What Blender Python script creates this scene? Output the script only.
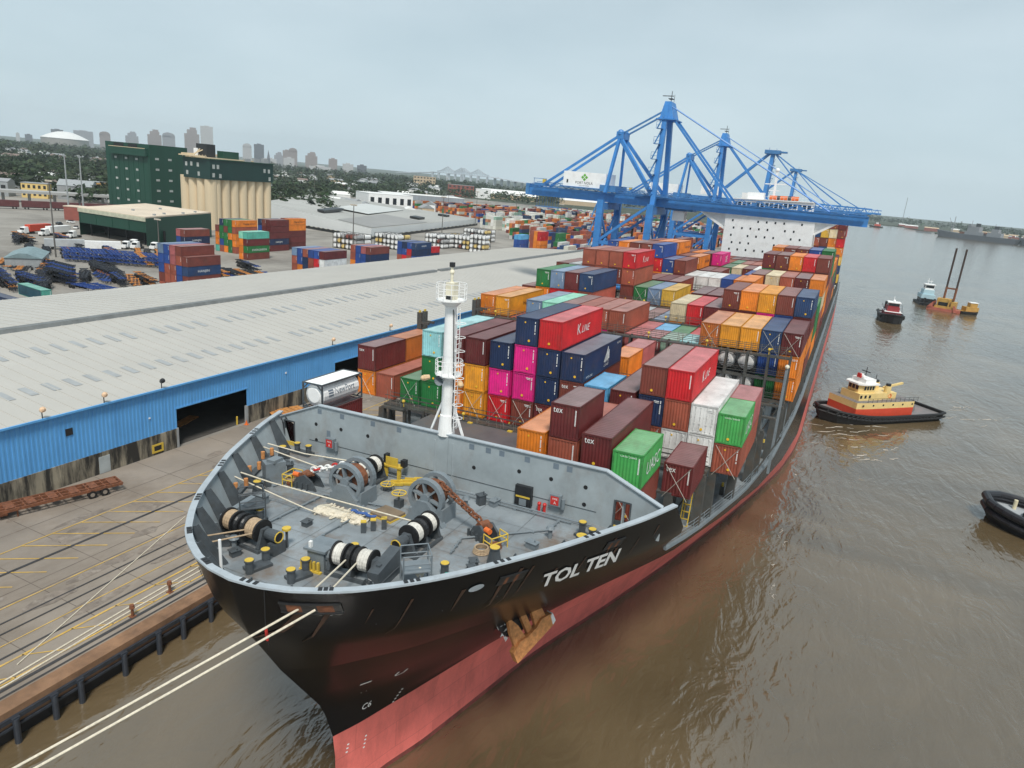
import bpy, bmesh, math, random
from mathutils import Vector, Matrix
random.seed(7)
S = bpy.context.scene
COL = S.collection
for o in list(bpy.data.objects): bpy.data.objects.remove(o)

# ---------------------------------------------------------------- camera, sky, sun, exposure
CAMH = 44.4
cam_d = bpy.data.cameras.new('camera'); cam = bpy.data.objects.new('camera', cam_d); COL.objects.link(cam)
cam_d.sensor_width = 36.0; cam_d.lens = 36.0*700.244/1024; cam_d.clip_start = 0.5; cam_d.clip_end = 40000
_r = Vector((0.894639, 0.438322, 0.086574)); _u = Vector((-0.197984, 0.215217, 0.956287)); _f = Vector((-0.400529, 0.872672, -0.279322))
cam.matrix_world = Matrix(((_r.x, _u.x, -_f.x, 0), (_r.y, _u.y, -_f.y, 0), (_r.z, _u.z, -_f.z, CAMH), (0, 0, 0, 1)))
S.camera = cam
S.render.resolution_x, S.render.resolution_y = 1024, 768
SUN_EL, SUN_AZ = 58.0, 150.0          # azimuth of the sun, degrees clockwise from +Y
W = bpy.data.worlds.new('World'); S.world = W; W.use_nodes = True
nt = W.node_tree; nt.nodes.clear()
wo = nt.nodes.new('ShaderNodeOutputWorld'); bg = nt.nodes.new('ShaderNodeBackground')
sky = nt.nodes.new('ShaderNodeTexSky'); sky.sky_type = 'NISHITA'; sky.sun_disc = False
sky.sun_elevation = math.radians(SUN_EL); sky.sun_rotation = math.radians(SUN_AZ); sky.dust_density = 3.0; sky.air_density = 1.2; sky.ozone_density = 2.0
# overcast: a grey cloud sheet laid over most of the clear sky, thinner in soft patches
tc = nt.nodes.new('ShaderNodeTexCoord'); mp = nt.nodes.new('ShaderNodeMapping'); mp.inputs['Scale'].default_value = (1.2, 1.2, 4.0)
nz = nt.nodes.new('ShaderNodeTexNoise'); nz.inputs['Scale'].default_value = 2.1; nz.inputs['Detail'].default_value = 6; nz.inputs['Roughness'].default_value = .5
cr = nt.nodes.new('ShaderNodeValToRGB'); cr.color_ramp.elements[0].position = .3; cr.color_ramp.elements[1].position = .72
cr.color_ramp.elements[0].color = (4.6, 5.75, 6.35, 1); cr.color_ramp.elements[1].color = (5.75, 6.85, 7.4, 1)
mx = nt.nodes.new('ShaderNodeMix'); mx.data_type = 'RGBA'; mx.inputs['Factor'].default_value = .86
nt.links.new(tc.outputs['Generated'], mp.inputs['Vector']); nt.links.new(mp.outputs[0], nz.inputs['Vector']); nt.links.new(nz.outputs[0], cr.inputs[0])
sx = nt.nodes.new('ShaderNodeSeparateXYZ'); nt.links.new(tc.outputs['Generated'], sx.inputs[0])
gr = nt.nodes.new('ShaderNodeMapRange'); gr.inputs[1].default_value = 0.0; gr.inputs[2].default_value = .38; gr.inputs[3].default_value = 1.27; gr.inputs[4].default_value = .84; nt.links.new(sx.outputs[2], gr.inputs[0])
gm = nt.nodes.new('ShaderNodeVectorMath'); gm.operation = 'SCALE'; nt.links.new(cr.outputs[0], gm.inputs[0]); nt.links.new(gr.outputs[0], gm.inputs['Scale'])   # thin, bright cloud low down, thicker overhead
nt.links.new(sky.outputs[0], mx.inputs[6]); nt.links.new(gm.outputs[0], mx.inputs[7])
nt.links.new(mx.outputs[2], bg.inputs[0]); nt.links.new(bg.outputs[0], wo.inputs[0])
bg.inputs[1].default_value = 0.1
sd = bpy.data.lights.new('sun', 'SUN'); sd.energy = 2.9; sd.angle = math.radians(12); sd.color = (1, .955, .88)
sun = bpy.data.objects.new('sun', sd); COL.objects.link(sun)
_a, _e = math.radians(SUN_AZ), math.radians(SUN_EL)
_d = Vector((math.sin(_a)*math.cos(_e), math.cos(_a)*math.cos(_e), math.sin(_e)))
sun.rotation_euler = _d.to_track_quat('Z', 'Y').to_euler()
S.view_settings.view_transform = 'Standard'; S.view_settings.look = 'None'; S.view_settings.gamma = 1
S.view_settings.exposure = 0.17; S.view_settings.use_curve_mapping = False
S.render.engine = 'CYCLES'

# ---------------------------------------------------------------- materials
MATS = {}
def mat(name, col, rough=.6, metal=0., var=.18, sc=.6, stretch=(1, 1, 1), bump=0., bsc=6., spec=.5, dirt=None, dirt_amt=.5, dsc=.25, dst=(1, 1, 1), objcol=False, attr=None, d0=.5, d1=.72, plates=None):
    if name in MATS: return MATS[name]
    m = bpy.data.materials.new(name); m.use_nodes = True; MATS[name] = m
    n = m.node_tree.nodes; L = m.node_tree.links; p = n['Principled BSDF']
    p.inputs['Roughness'].default_value = rough; p.inputs['Metallic'].default_value = metal
    p.inputs['Specular IOR Level'].default_value = spec
    t = n.new('ShaderNodeTexCoord'); mp = n.new('ShaderNodeMapping'); mp.inputs['Scale'].default_value = stretch
    L.new(t.outputs['Object'], mp.inputs['Vector'])
    base = None
    if objcol:
        oi = n.new('ShaderNodeObjectInfo'); base = oi.outputs['Color']
        ad = n.new('ShaderNodeVectorMath'); ad.operation = 'ADD'
        ml = n.new('ShaderNodeMath'); ml.operation = 'MULTIPLY'; ml.inputs[1].default_value = 97
        L.new(oi.outputs['Random'], ml.inputs[0]); L.new(mp.outputs[0], ad.inputs[0]); L.new(ml.outputs[0], ad.inputs[1]); vec = ad.outputs[0]
    else: vec = mp.outputs[0]
    if attr:
        at = n.new('ShaderNodeAttribute'); at.attribute_name = attr; base = at.outputs['Color']
    nz = n.new('ShaderNodeTexNoise'); nz.inputs['Scale'].default_value = sc; nz.inputs['Detail'].default_value = 6; nz.inputs['Roughness'].default_value = .62
    L.new(vec, nz.inputs['Vector'])
    mr = n.new('ShaderNodeMapRange'); mr.inputs[1].default_value = .3; mr.inputs[2].default_value = .7; mr.inputs[3].default_value = 1-var; mr.inputs[4].default_value = 1+var
    L.new(nz.outputs[0], mr.inputs[0])
    mu = n.new('ShaderNodeMix'); mu.data_type = 'RGBA'; mu.blend_type = 'MULTIPLY'; mu.inputs[0].default_value = 1
    if base: L.new(base, mu.inputs[6])
    else: mu.inputs[6].default_value = (*col, 1)
    L.new(mr.outputs[0], mu.inputs[7]); out = mu.outputs[2]
    if dirt:
        mp2 = n.new('ShaderNodeMapping'); mp2.inputs['Scale'].default_value = dst; L.new(t.outputs['Object'], mp2.inputs['Vector'])
        src = mp2.outputs[0]
        if objcol:
            a2 = n.new('ShaderNodeVectorMath'); a2.operation = 'ADD'; L.new(mp2.outputs[0], a2.inputs[0]); L.new(ml.outputs[0], a2.inputs[1]); src = a2.outputs[0]
        n2 = n.new('ShaderNodeTexNoise'); n2.inputs['Scale'].default_value = dsc; n2.inputs['Detail'].default_value = 8; n2.inputs['Roughness'].default_value = .7
        L.new(src, n2.inputs['Vector'])
        m2 = n.new('ShaderNodeMapRange'); m2.inputs[1].default_value = d0; m2.inputs[2].default_value = d1; m2.inputs[3].default_value = 0; m2.inputs[4].default_value = dirt_amt
        L.new(n2.outputs[0], m2.inputs[0])
        md = n.new('ShaderNodeMix'); md.data_type = 'RGBA'; L.new(m2.outputs[0], md.inputs[0]); L.new(out, md.inputs[6]); md.inputs[7].default_value = (*dirt, 1); out = md.outputs[2]
    L.new(out, p.inputs['Base Color'])
    if plates:      # faint weld seams between the shell plates, looking at the side
        mp3 = n.new('ShaderNodeMapping'); mp3.inputs['Rotation'].default_value = (0, math.pi/2, 0) if False else (0, 0, 0); cx = n.new('ShaderNodeSeparateXYZ'); cb = n.new('ShaderNodeCombineXYZ'); L.new(t.outputs['Object'], cx.inputs[0]); L.new(cx.outputs[1], cb.inputs[0]); L.new(cx.outputs[2], cb.inputs[1])
        br = n.new('ShaderNodeTexBrick'); br.inputs['Scale'].default_value = 1; br.inputs['Brick Width'].default_value = plates[0]; br.inputs['Row Height'].default_value = plates[1]; br.inputs['Mortar Size'].default_value = .03; br.inputs['Color1'].default_value = (1, 1, 1, 1); br.inputs['Color2'].default_value = (.86, .86, .86, 1); br.inputs['Mortar'].default_value = (plates[2],)*3+(1,)
        L.new(cb.outputs[0], br.inputs[0]); m3 = n.new('ShaderNodeMix'); m3.data_type = 'RGBA'; m3.blend_type = 'MULTIPLY'; m3.inputs[0].default_value = 1; L.new(out, m3.inputs[6]); L.new(br.outputs[0], m3.inputs[7]); L.new(m3.outputs[2], p.inputs['Base Color'])
        pb = n.new('ShaderNodeBump'); pb.inputs['Strength'].default_value = .25; pb.inputs['Distance'].default_value = .03; L.new(br.outputs[1], pb.inputs['Height']); L.new(pb.outputs[0], p.inputs['Normal'])
    if bump:
        nb = n.new('ShaderNodeTexNoise'); nb.inputs['Scale'].default_value = bsc; nb.inputs['Detail'].default_value = 4; L.new(vec, nb.inputs['Vector'])
        bp = n.new('ShaderNodeBump'); bp.inputs['Strength'].default_value = bump; bp.inputs['Distance'].default_value = .05; L.new(nb.outputs[0], bp.inputs['Height']); L.new(bp.outputs[0], p.inputs['Normal'])
    return m
RUST = (.17, .07, .03)
M_paint = mat('container_paint', (1, 1, 1), .5, var=.24, sc=.4, objcol=True, dirt=(.13, .08, .055), dirt_amt=.32, dsc=.9, dst=(1.2, .35, .6))
M_frame = mat('container_frame', (1, 1, 1), .55, var=.25, sc=1.5, objcol=True, dirt=(.07, .05, .04), dirt_amt=.5, dsc=1.2)
M_white = mat('white_paint', (.88, .88, .87), .5, var=.06, sc=.7, dirt=(.4, .35, .3), dirt_amt=.25, dsc=.5)
M_mark = mat('white_marking', (.82, .82, .8), .6, var=.08, sc=3)
M_dot = mat('yellow_sticker', (.85, .5, .03), .6, var=.1)
M_hull = mat('hull_black', (.004, .004, .005), .27, spec=.22, var=.3, sc=.3, dirt=(.022, .012, .008), dirt_amt=.25, dsc=.35, dst=(1, 1, .35), plates=(7.5, 2.3, 1.5))
M_boot = mat('hull_red', (.78, .175, .145), .6, var=.16, sc=.35, stretch=(1, 1, .5), dirt=(.3, .075, .06), dirt_amt=.55, dsc=.3, dst=(1, 1, .4), plates=(7.5, 2.3, .75))
M_sgrey = mat('ship_grey', (.33, .375, .395), .5, var=.14, sc=.5, dirt=(.18, .12, .08), dirt_amt=.4, dsc=.35, dst=(1, 1, .5))
M_rim = mat('bulwark_rim_paint', (.4, .45, .49), .5, var=.12, sc=.8, dirt=(.2, .2, .2), dirt_amt=.4, dsc=.6)
M_deck = mat('deck_grey', (.235, .265, .285), .26, var=.28, sc=.3, dirt=(.17, .11, .065), dirt_amt=.75, dsc=.28, d0=.48, d1=.68, bump=.15, bsc=2)
M_hatch = mat('hatch_grey', (.11, .11, .115), .55, var=.3, sc=.35, dirt=(.12, .07, .045), dirt_amt=.7, dsc=.35)
M_mach = mat('machinery_grey', (.07, .082, .092), .42, var=.25, sc=1.5, dirt=(.05, .045, .04), dirt_amt=.6, dsc=1.2)
M_machl = mat('machinery_light_grey', (.19, .225, .25), .45, var=.2, sc=1.2, dirt=(.1, .08, .06), dirt_amt=.5, dsc=1.2)
M_dark = mat('dark_steel', (.018, .019, .021), .45, var=.3, sc=2)
M_blk = mat('black_rubber', (.012, .012, .013), .6, var=.3, sc=2)
M_yel = mat('safety_yellow', (.66, .46, .06), .5, var=.15, sc=2, dirt=(.3, .16, .04), dirt_amt=.5, dsc=2)
M_ropew = mat('rope_dirty_white', (.62, .6, .55), .85, var=.25, sc=4)
M_rope = mat('rope', (.66, .6, .48), .85, var=.2, sc=6)
M_ropeb = mat('rope_beige', (.42, .31, .2), .85, var=.25, sc=6)
M_rust = mat('rusty_steel', (.2, .075, .035), .8, var=.4, sc=2.5, dirt=(.06, .03, .02), dirt_amt=.6, dsc=2)
M_anch = mat('anchor_rust', (.58, .25, .085), .75, var=.3, sc=2.5, dirt=(.2, .07, .03), dirt_amt=.7, dsc=1.6)
M_red = mat('red_paint', (.55, .03, .025), .5, var=.15, sc=2)
M_orng = mat('orange_paint', (.75, .16, .03), .5, var=.15, sc=2)
M_green = mat('green_canvas', (.02, .25, .2), .7, var=.2, sc=2)
M_bluer = mat('blue_rope', (.05, .12, .35), .8, var=.2, sc=4)
M_crane = mat('crane_blue', (.045, .22, .56), .45, var=.16, sc=.35, dirt=(.06, .17, .36), dirt_amt=.5, dsc=.4)
M_craned = mat('crane_blue_worn', (.055, .19, .42), .55, var=.2, sc=.5)
M_cable = mat('steel_cable', (.07, .12, .2), .5, var=.1)
M_glass = mat('dark_glass', (.015, .02, .025), .12, var=.1)
M_lash = mat('lashing_grey', (.07, .072, .068), .55, var=.25, sc=.8, dirt=(.14, .08, .04), dirt_amt=.6, dsc=.7)
M_conc = mat('quay_concrete', (.27, .23, .19), .85, var=.2, sc=.09, dirt=(.15, .115, .085), dirt_amt=.8, dsc=.07, dst=(1, .5, 1), bump=.2, bsc=1.5, d0=.45, d1=.66)
M_yard = mat('yard_concrete', (.29, .27, .24), .85, var=.2, sc=.04, dirt=(.15, .135, .12), dirt_amt=.75, dsc=.03, d0=.46, d1=.64)
M_land = mat('land_green', (.035, .048, .022), .95, var=.4, sc=.008, dirt=(.16, .15, .12), dirt_amt=.7, dsc=.006)
M_road = mat('road_grey', (.26, .25, .24), .9, var=.15, sc=.05)
M_fascia = mat('quay_fascia', (.02, .018, .017), .85, var=.35, sc=.4, dirt=(.05, .035, .025), dirt_amt=.6, dsc=.4)  # dark wall, with the shadow under the kerb put into its colour
M_timber = mat('kerb_timber', (.24, .135, .075), .85, var=.35, sc=.5, dirt=(.09, .05, .035), dirt_amt=.75, dsc=.35, dst=(1, .4, 1))
M_liney = mat('lane_yellow', (.55, .35, .08), .8, var=.3, sc=.7, dirt=(.34, .28, .22), dirt_amt=.75, dsc=.5)
M_rail = mat('rail_steel', (.045, .042, .042), .6, var=.3, sc=.5)
M_roof = mat('warehouse_roof', (.465, .45, .415), .6, var=.05, sc=.08, dirt=(.41, .4, .38), dirt_amt=.6, dsc=.06, dst=(.35, 1, 1))
M_skyl = mat('roof_skylight', (.345, .36, .365), .5, var=.12, sc=.5)
M_cladb = mat('cladding_blue', (.125, .41, .8), .5, var=.07, sc=.3, dirt=(.07, .26, .58), dirt_amt=.5, dsc=.5, dst=(1, 2.2, .15))
M_base = mat('stained_concrete', (.3, .265, .2), .9, var=.25, sc=.3, dirt=(.022, .02, .018), dirt_amt=.97, dsc=.6, dst=(1, .9, .12), d0=.42, d1=.56)
M_trim = mat('trim_grey', (.32, .34, .35), .6, var=.15, sc=1)
# ---------------------------------------------------------------- geometry helpers
class MB:
    def __init__(s): s.v = []; s.f = []; s.m = []; s.c = []; s.col = None
    def face(s, pts, m=0):
        n = len(s.v); s.v += [tuple(p) for p in pts]; s.f.append(tuple(range(n, n+len(pts)))); s.m.append(m); s.c.append(s.col)
    def hexa(s, p, m=0):      # p: 4 bottom (ccw from above) + 4 top
        n = len(s.v); s.v += [tuple(q) for q in p]
        for q in ((3, 2, 1, 0), (4, 5, 6, 7), (0, 1, 5, 4), (1, 2, 6, 5), (2, 3, 7, 6), (3, 0, 4, 7)):
            s.f.append(tuple(n+i for i in q)); s.m.append(m); s.c.append(s.col)
    def box(s, x0, x1, y0, y1, z0, z1, m=0):
        s.hexa([(x0, y0, z0), (x1, y0, z0), (x1, y1, z0), (x0, y1, z0), (x0, y0, z1), (x1, y0, z1), (x1, y1, z1), (x0, y1, z1)], m)
    def obox(s, c, lx, ly, z0, z1, rz=0, m=0):
        ca, sa = math.cos(rz), math.sin(rz); q = []
        for z in (z0, z1):
            for a, b in ((-1, -1), (1, -1), (1, 1), (-1, 1)):
                x, y = a*lx/2, b*ly/2; q.append((c[0]+x*ca-y*sa, c[1]+x*sa+y*ca, z))
        s.hexa(q, m)
    def prism(s, poly, z0, z1, m=0, mt=None):
        n = len(s.v); k = len(poly)
        s.v += [(x, y, z0) for x, y in poly]+[(x, y, z1) for x, y in poly]
        s.f.append(tuple(range(n+k-1, n-1, -1))); s.m.append(m); s.c.append(s.col)
        s.f.append(tuple(range(n+k, n+2*k))); s.m.append(m if mt is None else mt); s.c.append(s.col)
        for i in range(k):
            j = (i+1) % k; s.f.append((n+i, n+j, n+k+j, n+k+i)); s.m.append(m); s.c.append(s.col)
    def tube(s, a, b, r, n=6, m=0, r2=None, cap=True):
        a, b = Vector(a), Vector(b); d = (b-a)
        if d.length < 1e-6: return
        d.normalize(); t = Vector((0, 0, 1)) if abs(d.z) < .95 else Vector((1, 0, 0))
        u = d.cross(t).normalized(); w = d.cross(u); r2 = r if r2 is None else r2; k = len(s.v)
        for c, rr in ((a, r), (b, r2)):
            for i in range(n):
                an = 2*math.pi*i/n; s.v.append(tuple(c+(u*math.cos(an)+w*math.sin(an))*rr))
        for i in range(n):
            j = (i+1) % n; s.f.append((k+i, k+n+i, k+n+j, k+j)); s.m.append(m); s.c.append(s.col)
        if cap:
            s.f.append(tuple(k+i for i in range(n))); s.m.append(m); s.c.append(s.col)
            s.f.append(tuple(k+n+i for i in range(n-1, -1, -1))); s.m.append(m); s.c.append(s.col)
    def beam(s, a, b, w, h=None, m=0, up=(0, 0, 1)):    # square bar
        a, b = Vector(a), Vector(b); d = (b-a).normalized(); h = h or w; up = Vector(up)
        if abs(d.dot(up)) > .97: up = Vector((0, 1, 0)) if abs(d.y) < .9 else Vector((1, 0, 0))
        x = d.cross(up).normalized()*(w/2); z = x.cross(d).normalized()*(h/2)
        s.hexa([a-x-z, a+x-z, b+x-z, b-x-z, a-x+z, a+x+z, b+x+z, b-x+z], m)
    def path(s, pts, r, n=6, m=0):
        for p, q in zip(pts[:-1], pts[1:]): s.tube(p, q, r, n, m)
    def ring(s, c, ax, R, r, n=16, k=6, m=0):
        ax = Vector(ax).normalized(); t = Vector((0, 0, 1)) if abs(ax.z) < .9 else Vector((1, 0, 0)); u = ax.cross(t).normalized(); w = ax.cross(u); c = Vector(c)
        P = [c+(u*math.cos(2*math.pi*i/n)+w*math.sin(2*math.pi*i/n))*R for i in range(n+1)]
        s.path(P, r, k, m)
    def ball(s, c, r, m=0, n=8, k=5):
        b0 = len(s.v); r = (r, r, r) if not hasattr(r, '__len__') else r
        for i in range(k+1):
            ph = math.pi*i/k-math.pi/2
            for j in range(n):
                th = 2*math.pi*j/n; s.v.append((c[0]+r[0]*math.cos(ph)*math.cos(th), c[1]+r[1]*math.cos(ph)*math.sin(th), c[2]+r[2]*math.sin(ph)))
        for i in range(k):
            for j in range(n):
                a = b0+i*n+j; q = b0+i*n+(j+1) % n; s.f.append((a, q, q+n, a+n)); s.m.append(m); s.c.append(s.col)
    def mesh(s, name, mats, smooth=False):
        me = bpy.data.meshes.new(name); me.from_pydata(s.v, [], s.f)
        for q in (mats if isinstance(mats, (list, tuple)) else [mats]): me.materials.append(q)
        me.polygons.foreach_set('material_index', s.m)
        if smooth: me.polygons.foreach_set('use_smooth', [True]*len(s.f))
        if any(c is not None for c in s.c):
            at = me.color_attributes.new('tint', 'FLOAT_COLOR', 'CORNER'); arr = []
            for f, c in zip(s.f, s.c): arr += list((*(c or (1, 1, 1)), 1))*len(f)
            at.data.foreach_set('color', arr)
        me.update(); return me
    def each(s, name, mats, parent=None, loc=(0, 0, 0), rot=(0, 0, 0)):      # one object per connected piece
        up = list(range(len(s.v)))
        def root(a):
            while up[a] != a: up[a] = up[up[a]]; a = up[a]
            return a
        for f in s.f:
            for v in f[1:]: up[root(v)] = root(f[0])
        G = {}
        for f, m, c in zip(s.f, s.m, s.c): G.setdefault(root(f[0]), []).append((f, m, c))
        out = []
        for fs in G.values():
            q = MB(); mp = {}
            for f, m, c in fs:
                for v in f:
                    if v not in mp: mp[v] = len(q.v); q.v.append(s.v[v])
                q.f.append(tuple(mp[v] for v in f)); q.m.append(m); q.c.append(c)
            out.append(q.build(name, mats, parent, loc, rot))
        return out
    def build(s, name, mats, parent=None, loc=(0, 0, 0), rot=(0, 0, 0), smooth=False):
        return link(name, s.mesh(name, mats, smooth), parent, loc, rot)
def link(name, me, parent=None, loc=(0, 0, 0), rot=(0, 0, 0)):
    o = bpy.data.objects.new(name, me); COL.objects.link(o); o.location = loc; o.rotation_euler = rot
    if parent: o.parent = parent
    return o
def empty(name, loc=(0, 0, 0), rot=(0, 0, 0)):
    o = link(name, None, None, loc, rot); o.empty_display_size = .5; return o
def tag(o, label=None, cat=None, group=None, kind=None):
    if label: o['label'] = label
    if cat: o['category'] = cat
    if group: o['group'] = group
    if kind: o['kind'] = kind
    return o
def dup(o, loc=None, rot=None, label=None, parent=None, color=None):
    c = o.copy(); COL.objects.link(c)
    if parent: c.parent = parent
    if loc is not None: c.location = loc
    if rot is not None: c.rotation_euler = rot
    if label: c['label'] = label
    if color: c.color = color
    for ch in o.children: dup(ch, parent=c, color=color if color and ch.get('_p') else None)
    return c
_txt = {}
def text_geo(s, shear=0., bold=0.):
    key = (s, shear, bold)
    if key not in _txt:
        cu = bpy.data.curves.new('lettering', 'FONT'); cu.body = s; cu.size = 1; cu.shear = shear; cu.offset = bold; cu.resolution_u = 2
        o = bpy.data.objects.new('lettering', cu); COL.objects.link(o)
        dg = bpy.context.evaluated_depsgraph_get(); me = bpy.data.meshes.new_from_object(o.evaluated_get(dg))
        v = [tuple(q.co) for q in me.vertices]; f = [tuple(p.vertices) for p in me.polygons]
        bpy.data.objects.remove(o); bpy.data.meshes.remove(me); bpy.data.curves.remove(cu)
        x0 = min(a[0] for a in v); x1 = max(a[0] for a in v); y0 = min(a[1] for a in v); y1 = max(a[1] for a in v)
        _txt[key] = ([((a[0]-x0)/(x1-x0), (a[1]-y0)/(y1-y0)) for a in v], f)
    return _txt[key]
def lettering(mb, s, fn, m=0, shear=0.):   # fn maps (0..1, 0..1) to a point
    v, f = text_geo(s, shear); n = len(mb.v); mb.v += [tuple(fn(a, b)) for a, b in v]
    for q in f: mb.f.append(tuple(n+i for i in q)); mb.m.append(m); mb.c.append(mb.col)

# ---------------------------------------------------------------- setting: river, land, quay
QZ = 2.6
def river():
    m = bpy.data.materials.new('river_water'); m.use_nodes = True; n = m.node_tree.nodes; L = m.node_tree.links; p = n['Principled BSDF']
    p.inputs['Roughness'].default_value = .11; p.inputs['IOR'].default_value = 2.2
    t = n.new('ShaderNodeTexCoord'); nz = n.new('ShaderNodeTexNoise'); nz.inputs['Scale'].default_value = .025; nz.inputs['Detail'].default_value = 5; nz.inputs['Distortion'].default_value = 1.2
    L.new(t.outputs['Object'], nz.inputs['Vector'])
    cr = n.new('ShaderNodeValToRGB'); cr.color_ramp.elements[0].position = .35; cr.color_ramp.elements[1].position = .68
    cr.color_ramp.elements[0].color = (.08, .057, .029, 1); cr.color_ramp.elements[1].color = (.168, .122, .068, 1)
    L.new(nz.outputs[0], cr.inputs[0]); L.new(cr.outputs[0], p.inputs['Base Color'])
    hs = []
    for sc, st, amp, dist in ((.7, (1, .45, 1), .13, 1.0), (.2, (1, .4, 1), .34, 1.6), (2.0, (1, .6, 1), .022, .6)):
        mp = n.new('ShaderNodeMapping'); mp.inputs['Scale'].default_value = st; mp.inputs['Rotation'].default_value = (0, 0, .5); L.new(t.outputs['Object'], mp.inputs['Vector'])
        q = n.new('ShaderNodeTexNoise'); q.inputs['Scale'].default_value = sc; q.inputs['Detail'].default_value = 3; q.inputs['Distortion'].default_value = dist; L.new(mp.outputs[0], q.inputs['Vector'])
        k = n.new('ShaderNodeMath'); k.operation = 'MULTIPLY'; k.inputs[1].default_value = amp; L.new(q.outputs[0], k.inputs[0]); hs.append(k)
    a = n.new('ShaderNodeMath'); a.operation = 'ADD'; L.new(hs[0].outputs[0], a.inputs[0]); L.new(hs[1].outputs[0], a.inputs[1])
    b = n.new('ShaderNodeMath'); b.operation = 'ADD'; L.new(a.outputs[0], b.inputs[0]); L.new(hs[2].outputs[0], b.inputs[1])
    bp = n.new('ShaderNodeBump'); bp.inputs['Strength'].default_value = .9; bp.inputs['Distance'].default_value = 1.0; L.new(b.outputs[0], bp.inputs['Height']); L.new(bp.outputs[0], p.inputs['Normal'])
    q = MB(); R = 14000; q.face([(-R, -400, 0), (R, -400, 0), (R, R, 0), (-R, R, 0)])
    tag(q.build('river_water', m), kind='structure')
river()
def flat(name, poly, z, m, kind='structure', thick=None):
    q = MB()
    if thick: q.prism(poly, z-thick, z)
    else: q.face([(x, y, z) for x, y in poly])
    return tag(q.build(name, m), kind=kind)
QX = -50.0
flat('quay_apron', [(-83.0, -60), (-51.6, -60), (-51.6, 1200), (-83.0, 1200)], QZ, M_conc, thick=1.2)
flat('yard_ground', [(-760, -200), (-83.0, -200), (-83.0, 1200), (-760, 1200)], QZ-.004, M_yard, thick=3)
flat('land', [(-13500, -400), (-760, -400), (-760, 1200), (-51, 1200), (-40, 2900), (24, 3040), (133, 3060), (195, 2420), (330, 2140), (640, 1880), (1500, 1500), (2600, 1200), (4200, 1100), (13500, 900), (13500, 13500), (-13500, 13500)], QZ-.01, M_land, thick=3)
for i, x in enumerate((-69.05, -61.4, -59.9, -56.7)):
    w = (.34, .19, .19, .22)[i]
    flat('rail_track', [(x-w/2, -40), (x+w/2, -40), (x+w/2, 520), (x-w/2, 520)], QZ+.044, M_rail)
for x, w in ((-52.95, .34), (-52.2, .2)): flat('crane_rail', [(x-w/2, -40), (x+w/2, -40), (x+w/2, 520), (x-w/2, 520)], QZ+.044, M_rail)
def quay_lines():
    q = MB()
    def ln(a, b, w=.16):
        a, b = Vector((*a, 0)), Vector((*b, 0)); d = (b-a).normalized(); n = Vector((-d.y, d.x, 0))*w/2
        q.face([(p.x, p.y, QZ+.036) for p in (a-n, b-n, b+n, a+n)])
    for k in range(-8, 46): ln((-73.0, 35.2+k*3.25), (-66.3, 40.1+k*3.25))
    ln((-73.1, -20), (-73.1, 180)); ln((-63.6, -20), (-63.4, 300), .14); ln((-58.3, -20), (-58.3, 300), .12)
    ln((-55.9, -20), (-55.9, 420), .22); ln((-53.6, -20), (-53.6, 420), .16)
    for k in range(-8, 70): ln((-55.9, 20+k*4.2), (-53.6, 22.4+k*4.2), .13)
    for k in range(6): ln((-80, 150+k*12), (-74, 150+k*12))
    tag(q.build('painted_quay_lines', M_liney), kind='structure')
quay_lines()
def quay_edge():
    q = MB(); q.box(-51.6, -50.1, -60, 1200, QZ-1.3, QZ+.28); k = q.build('timber_kerb', M_timber); tag(k, kind='structure')
    q = MB(); q.box(-83, -50.45, -60, 1200, -2, QZ-1.25); tag(q.build('quay_wall', M_fascia), kind='structure')
quay_edge()
def quay_joints():
    q = MB(); r = random.Random(2)
    for k in range(44):
        y = -20+k*6.1; q.face([(-83, y-.04, QZ+.004), (-56, y-.04, QZ+.004), (-56, y+.04, QZ+.004), (-83, y+.04, QZ+.004)])
    for x in (-76.4, -65.6, -63.9): q.face([(x-.05, -40, QZ+.008), (x+.05, -40, QZ+.008), (x+.05, 300, QZ+.008), (x-.05, 300, QZ+.008)])
    tag(q.build('slab_joints', mat('joint_dark', (.13, .105, .085), .9, var=.4, sc=.4)), kind='structure')
    q = MB()
    for k in range(60):       # old oil and tyre stains
        x, y = r.uniform(-82, -57), r.uniform(20, 120); L_, w = r.uniform(1.5, 9), r.uniform(.25, 1.1); n = 9
        P = []
        for i in range(n): a = 6.283*i/n; P.append((x+w*math.cos(a)*r.uniform(.6, 1.2), y+L_/2*math.sin(a)*r.uniform(.7, 1.1), QZ+.012+.0035*(k % 6)))
        q.face(P)
    tag(q.build('quay_stains', mat('stain_dark', (.2, .165, .135), .75, var=.35, sc=.6, dirt=(.34, .295, .25), dirt_amt=.9, dsc=.8)), kind='structure')
quay_joints()
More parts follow.
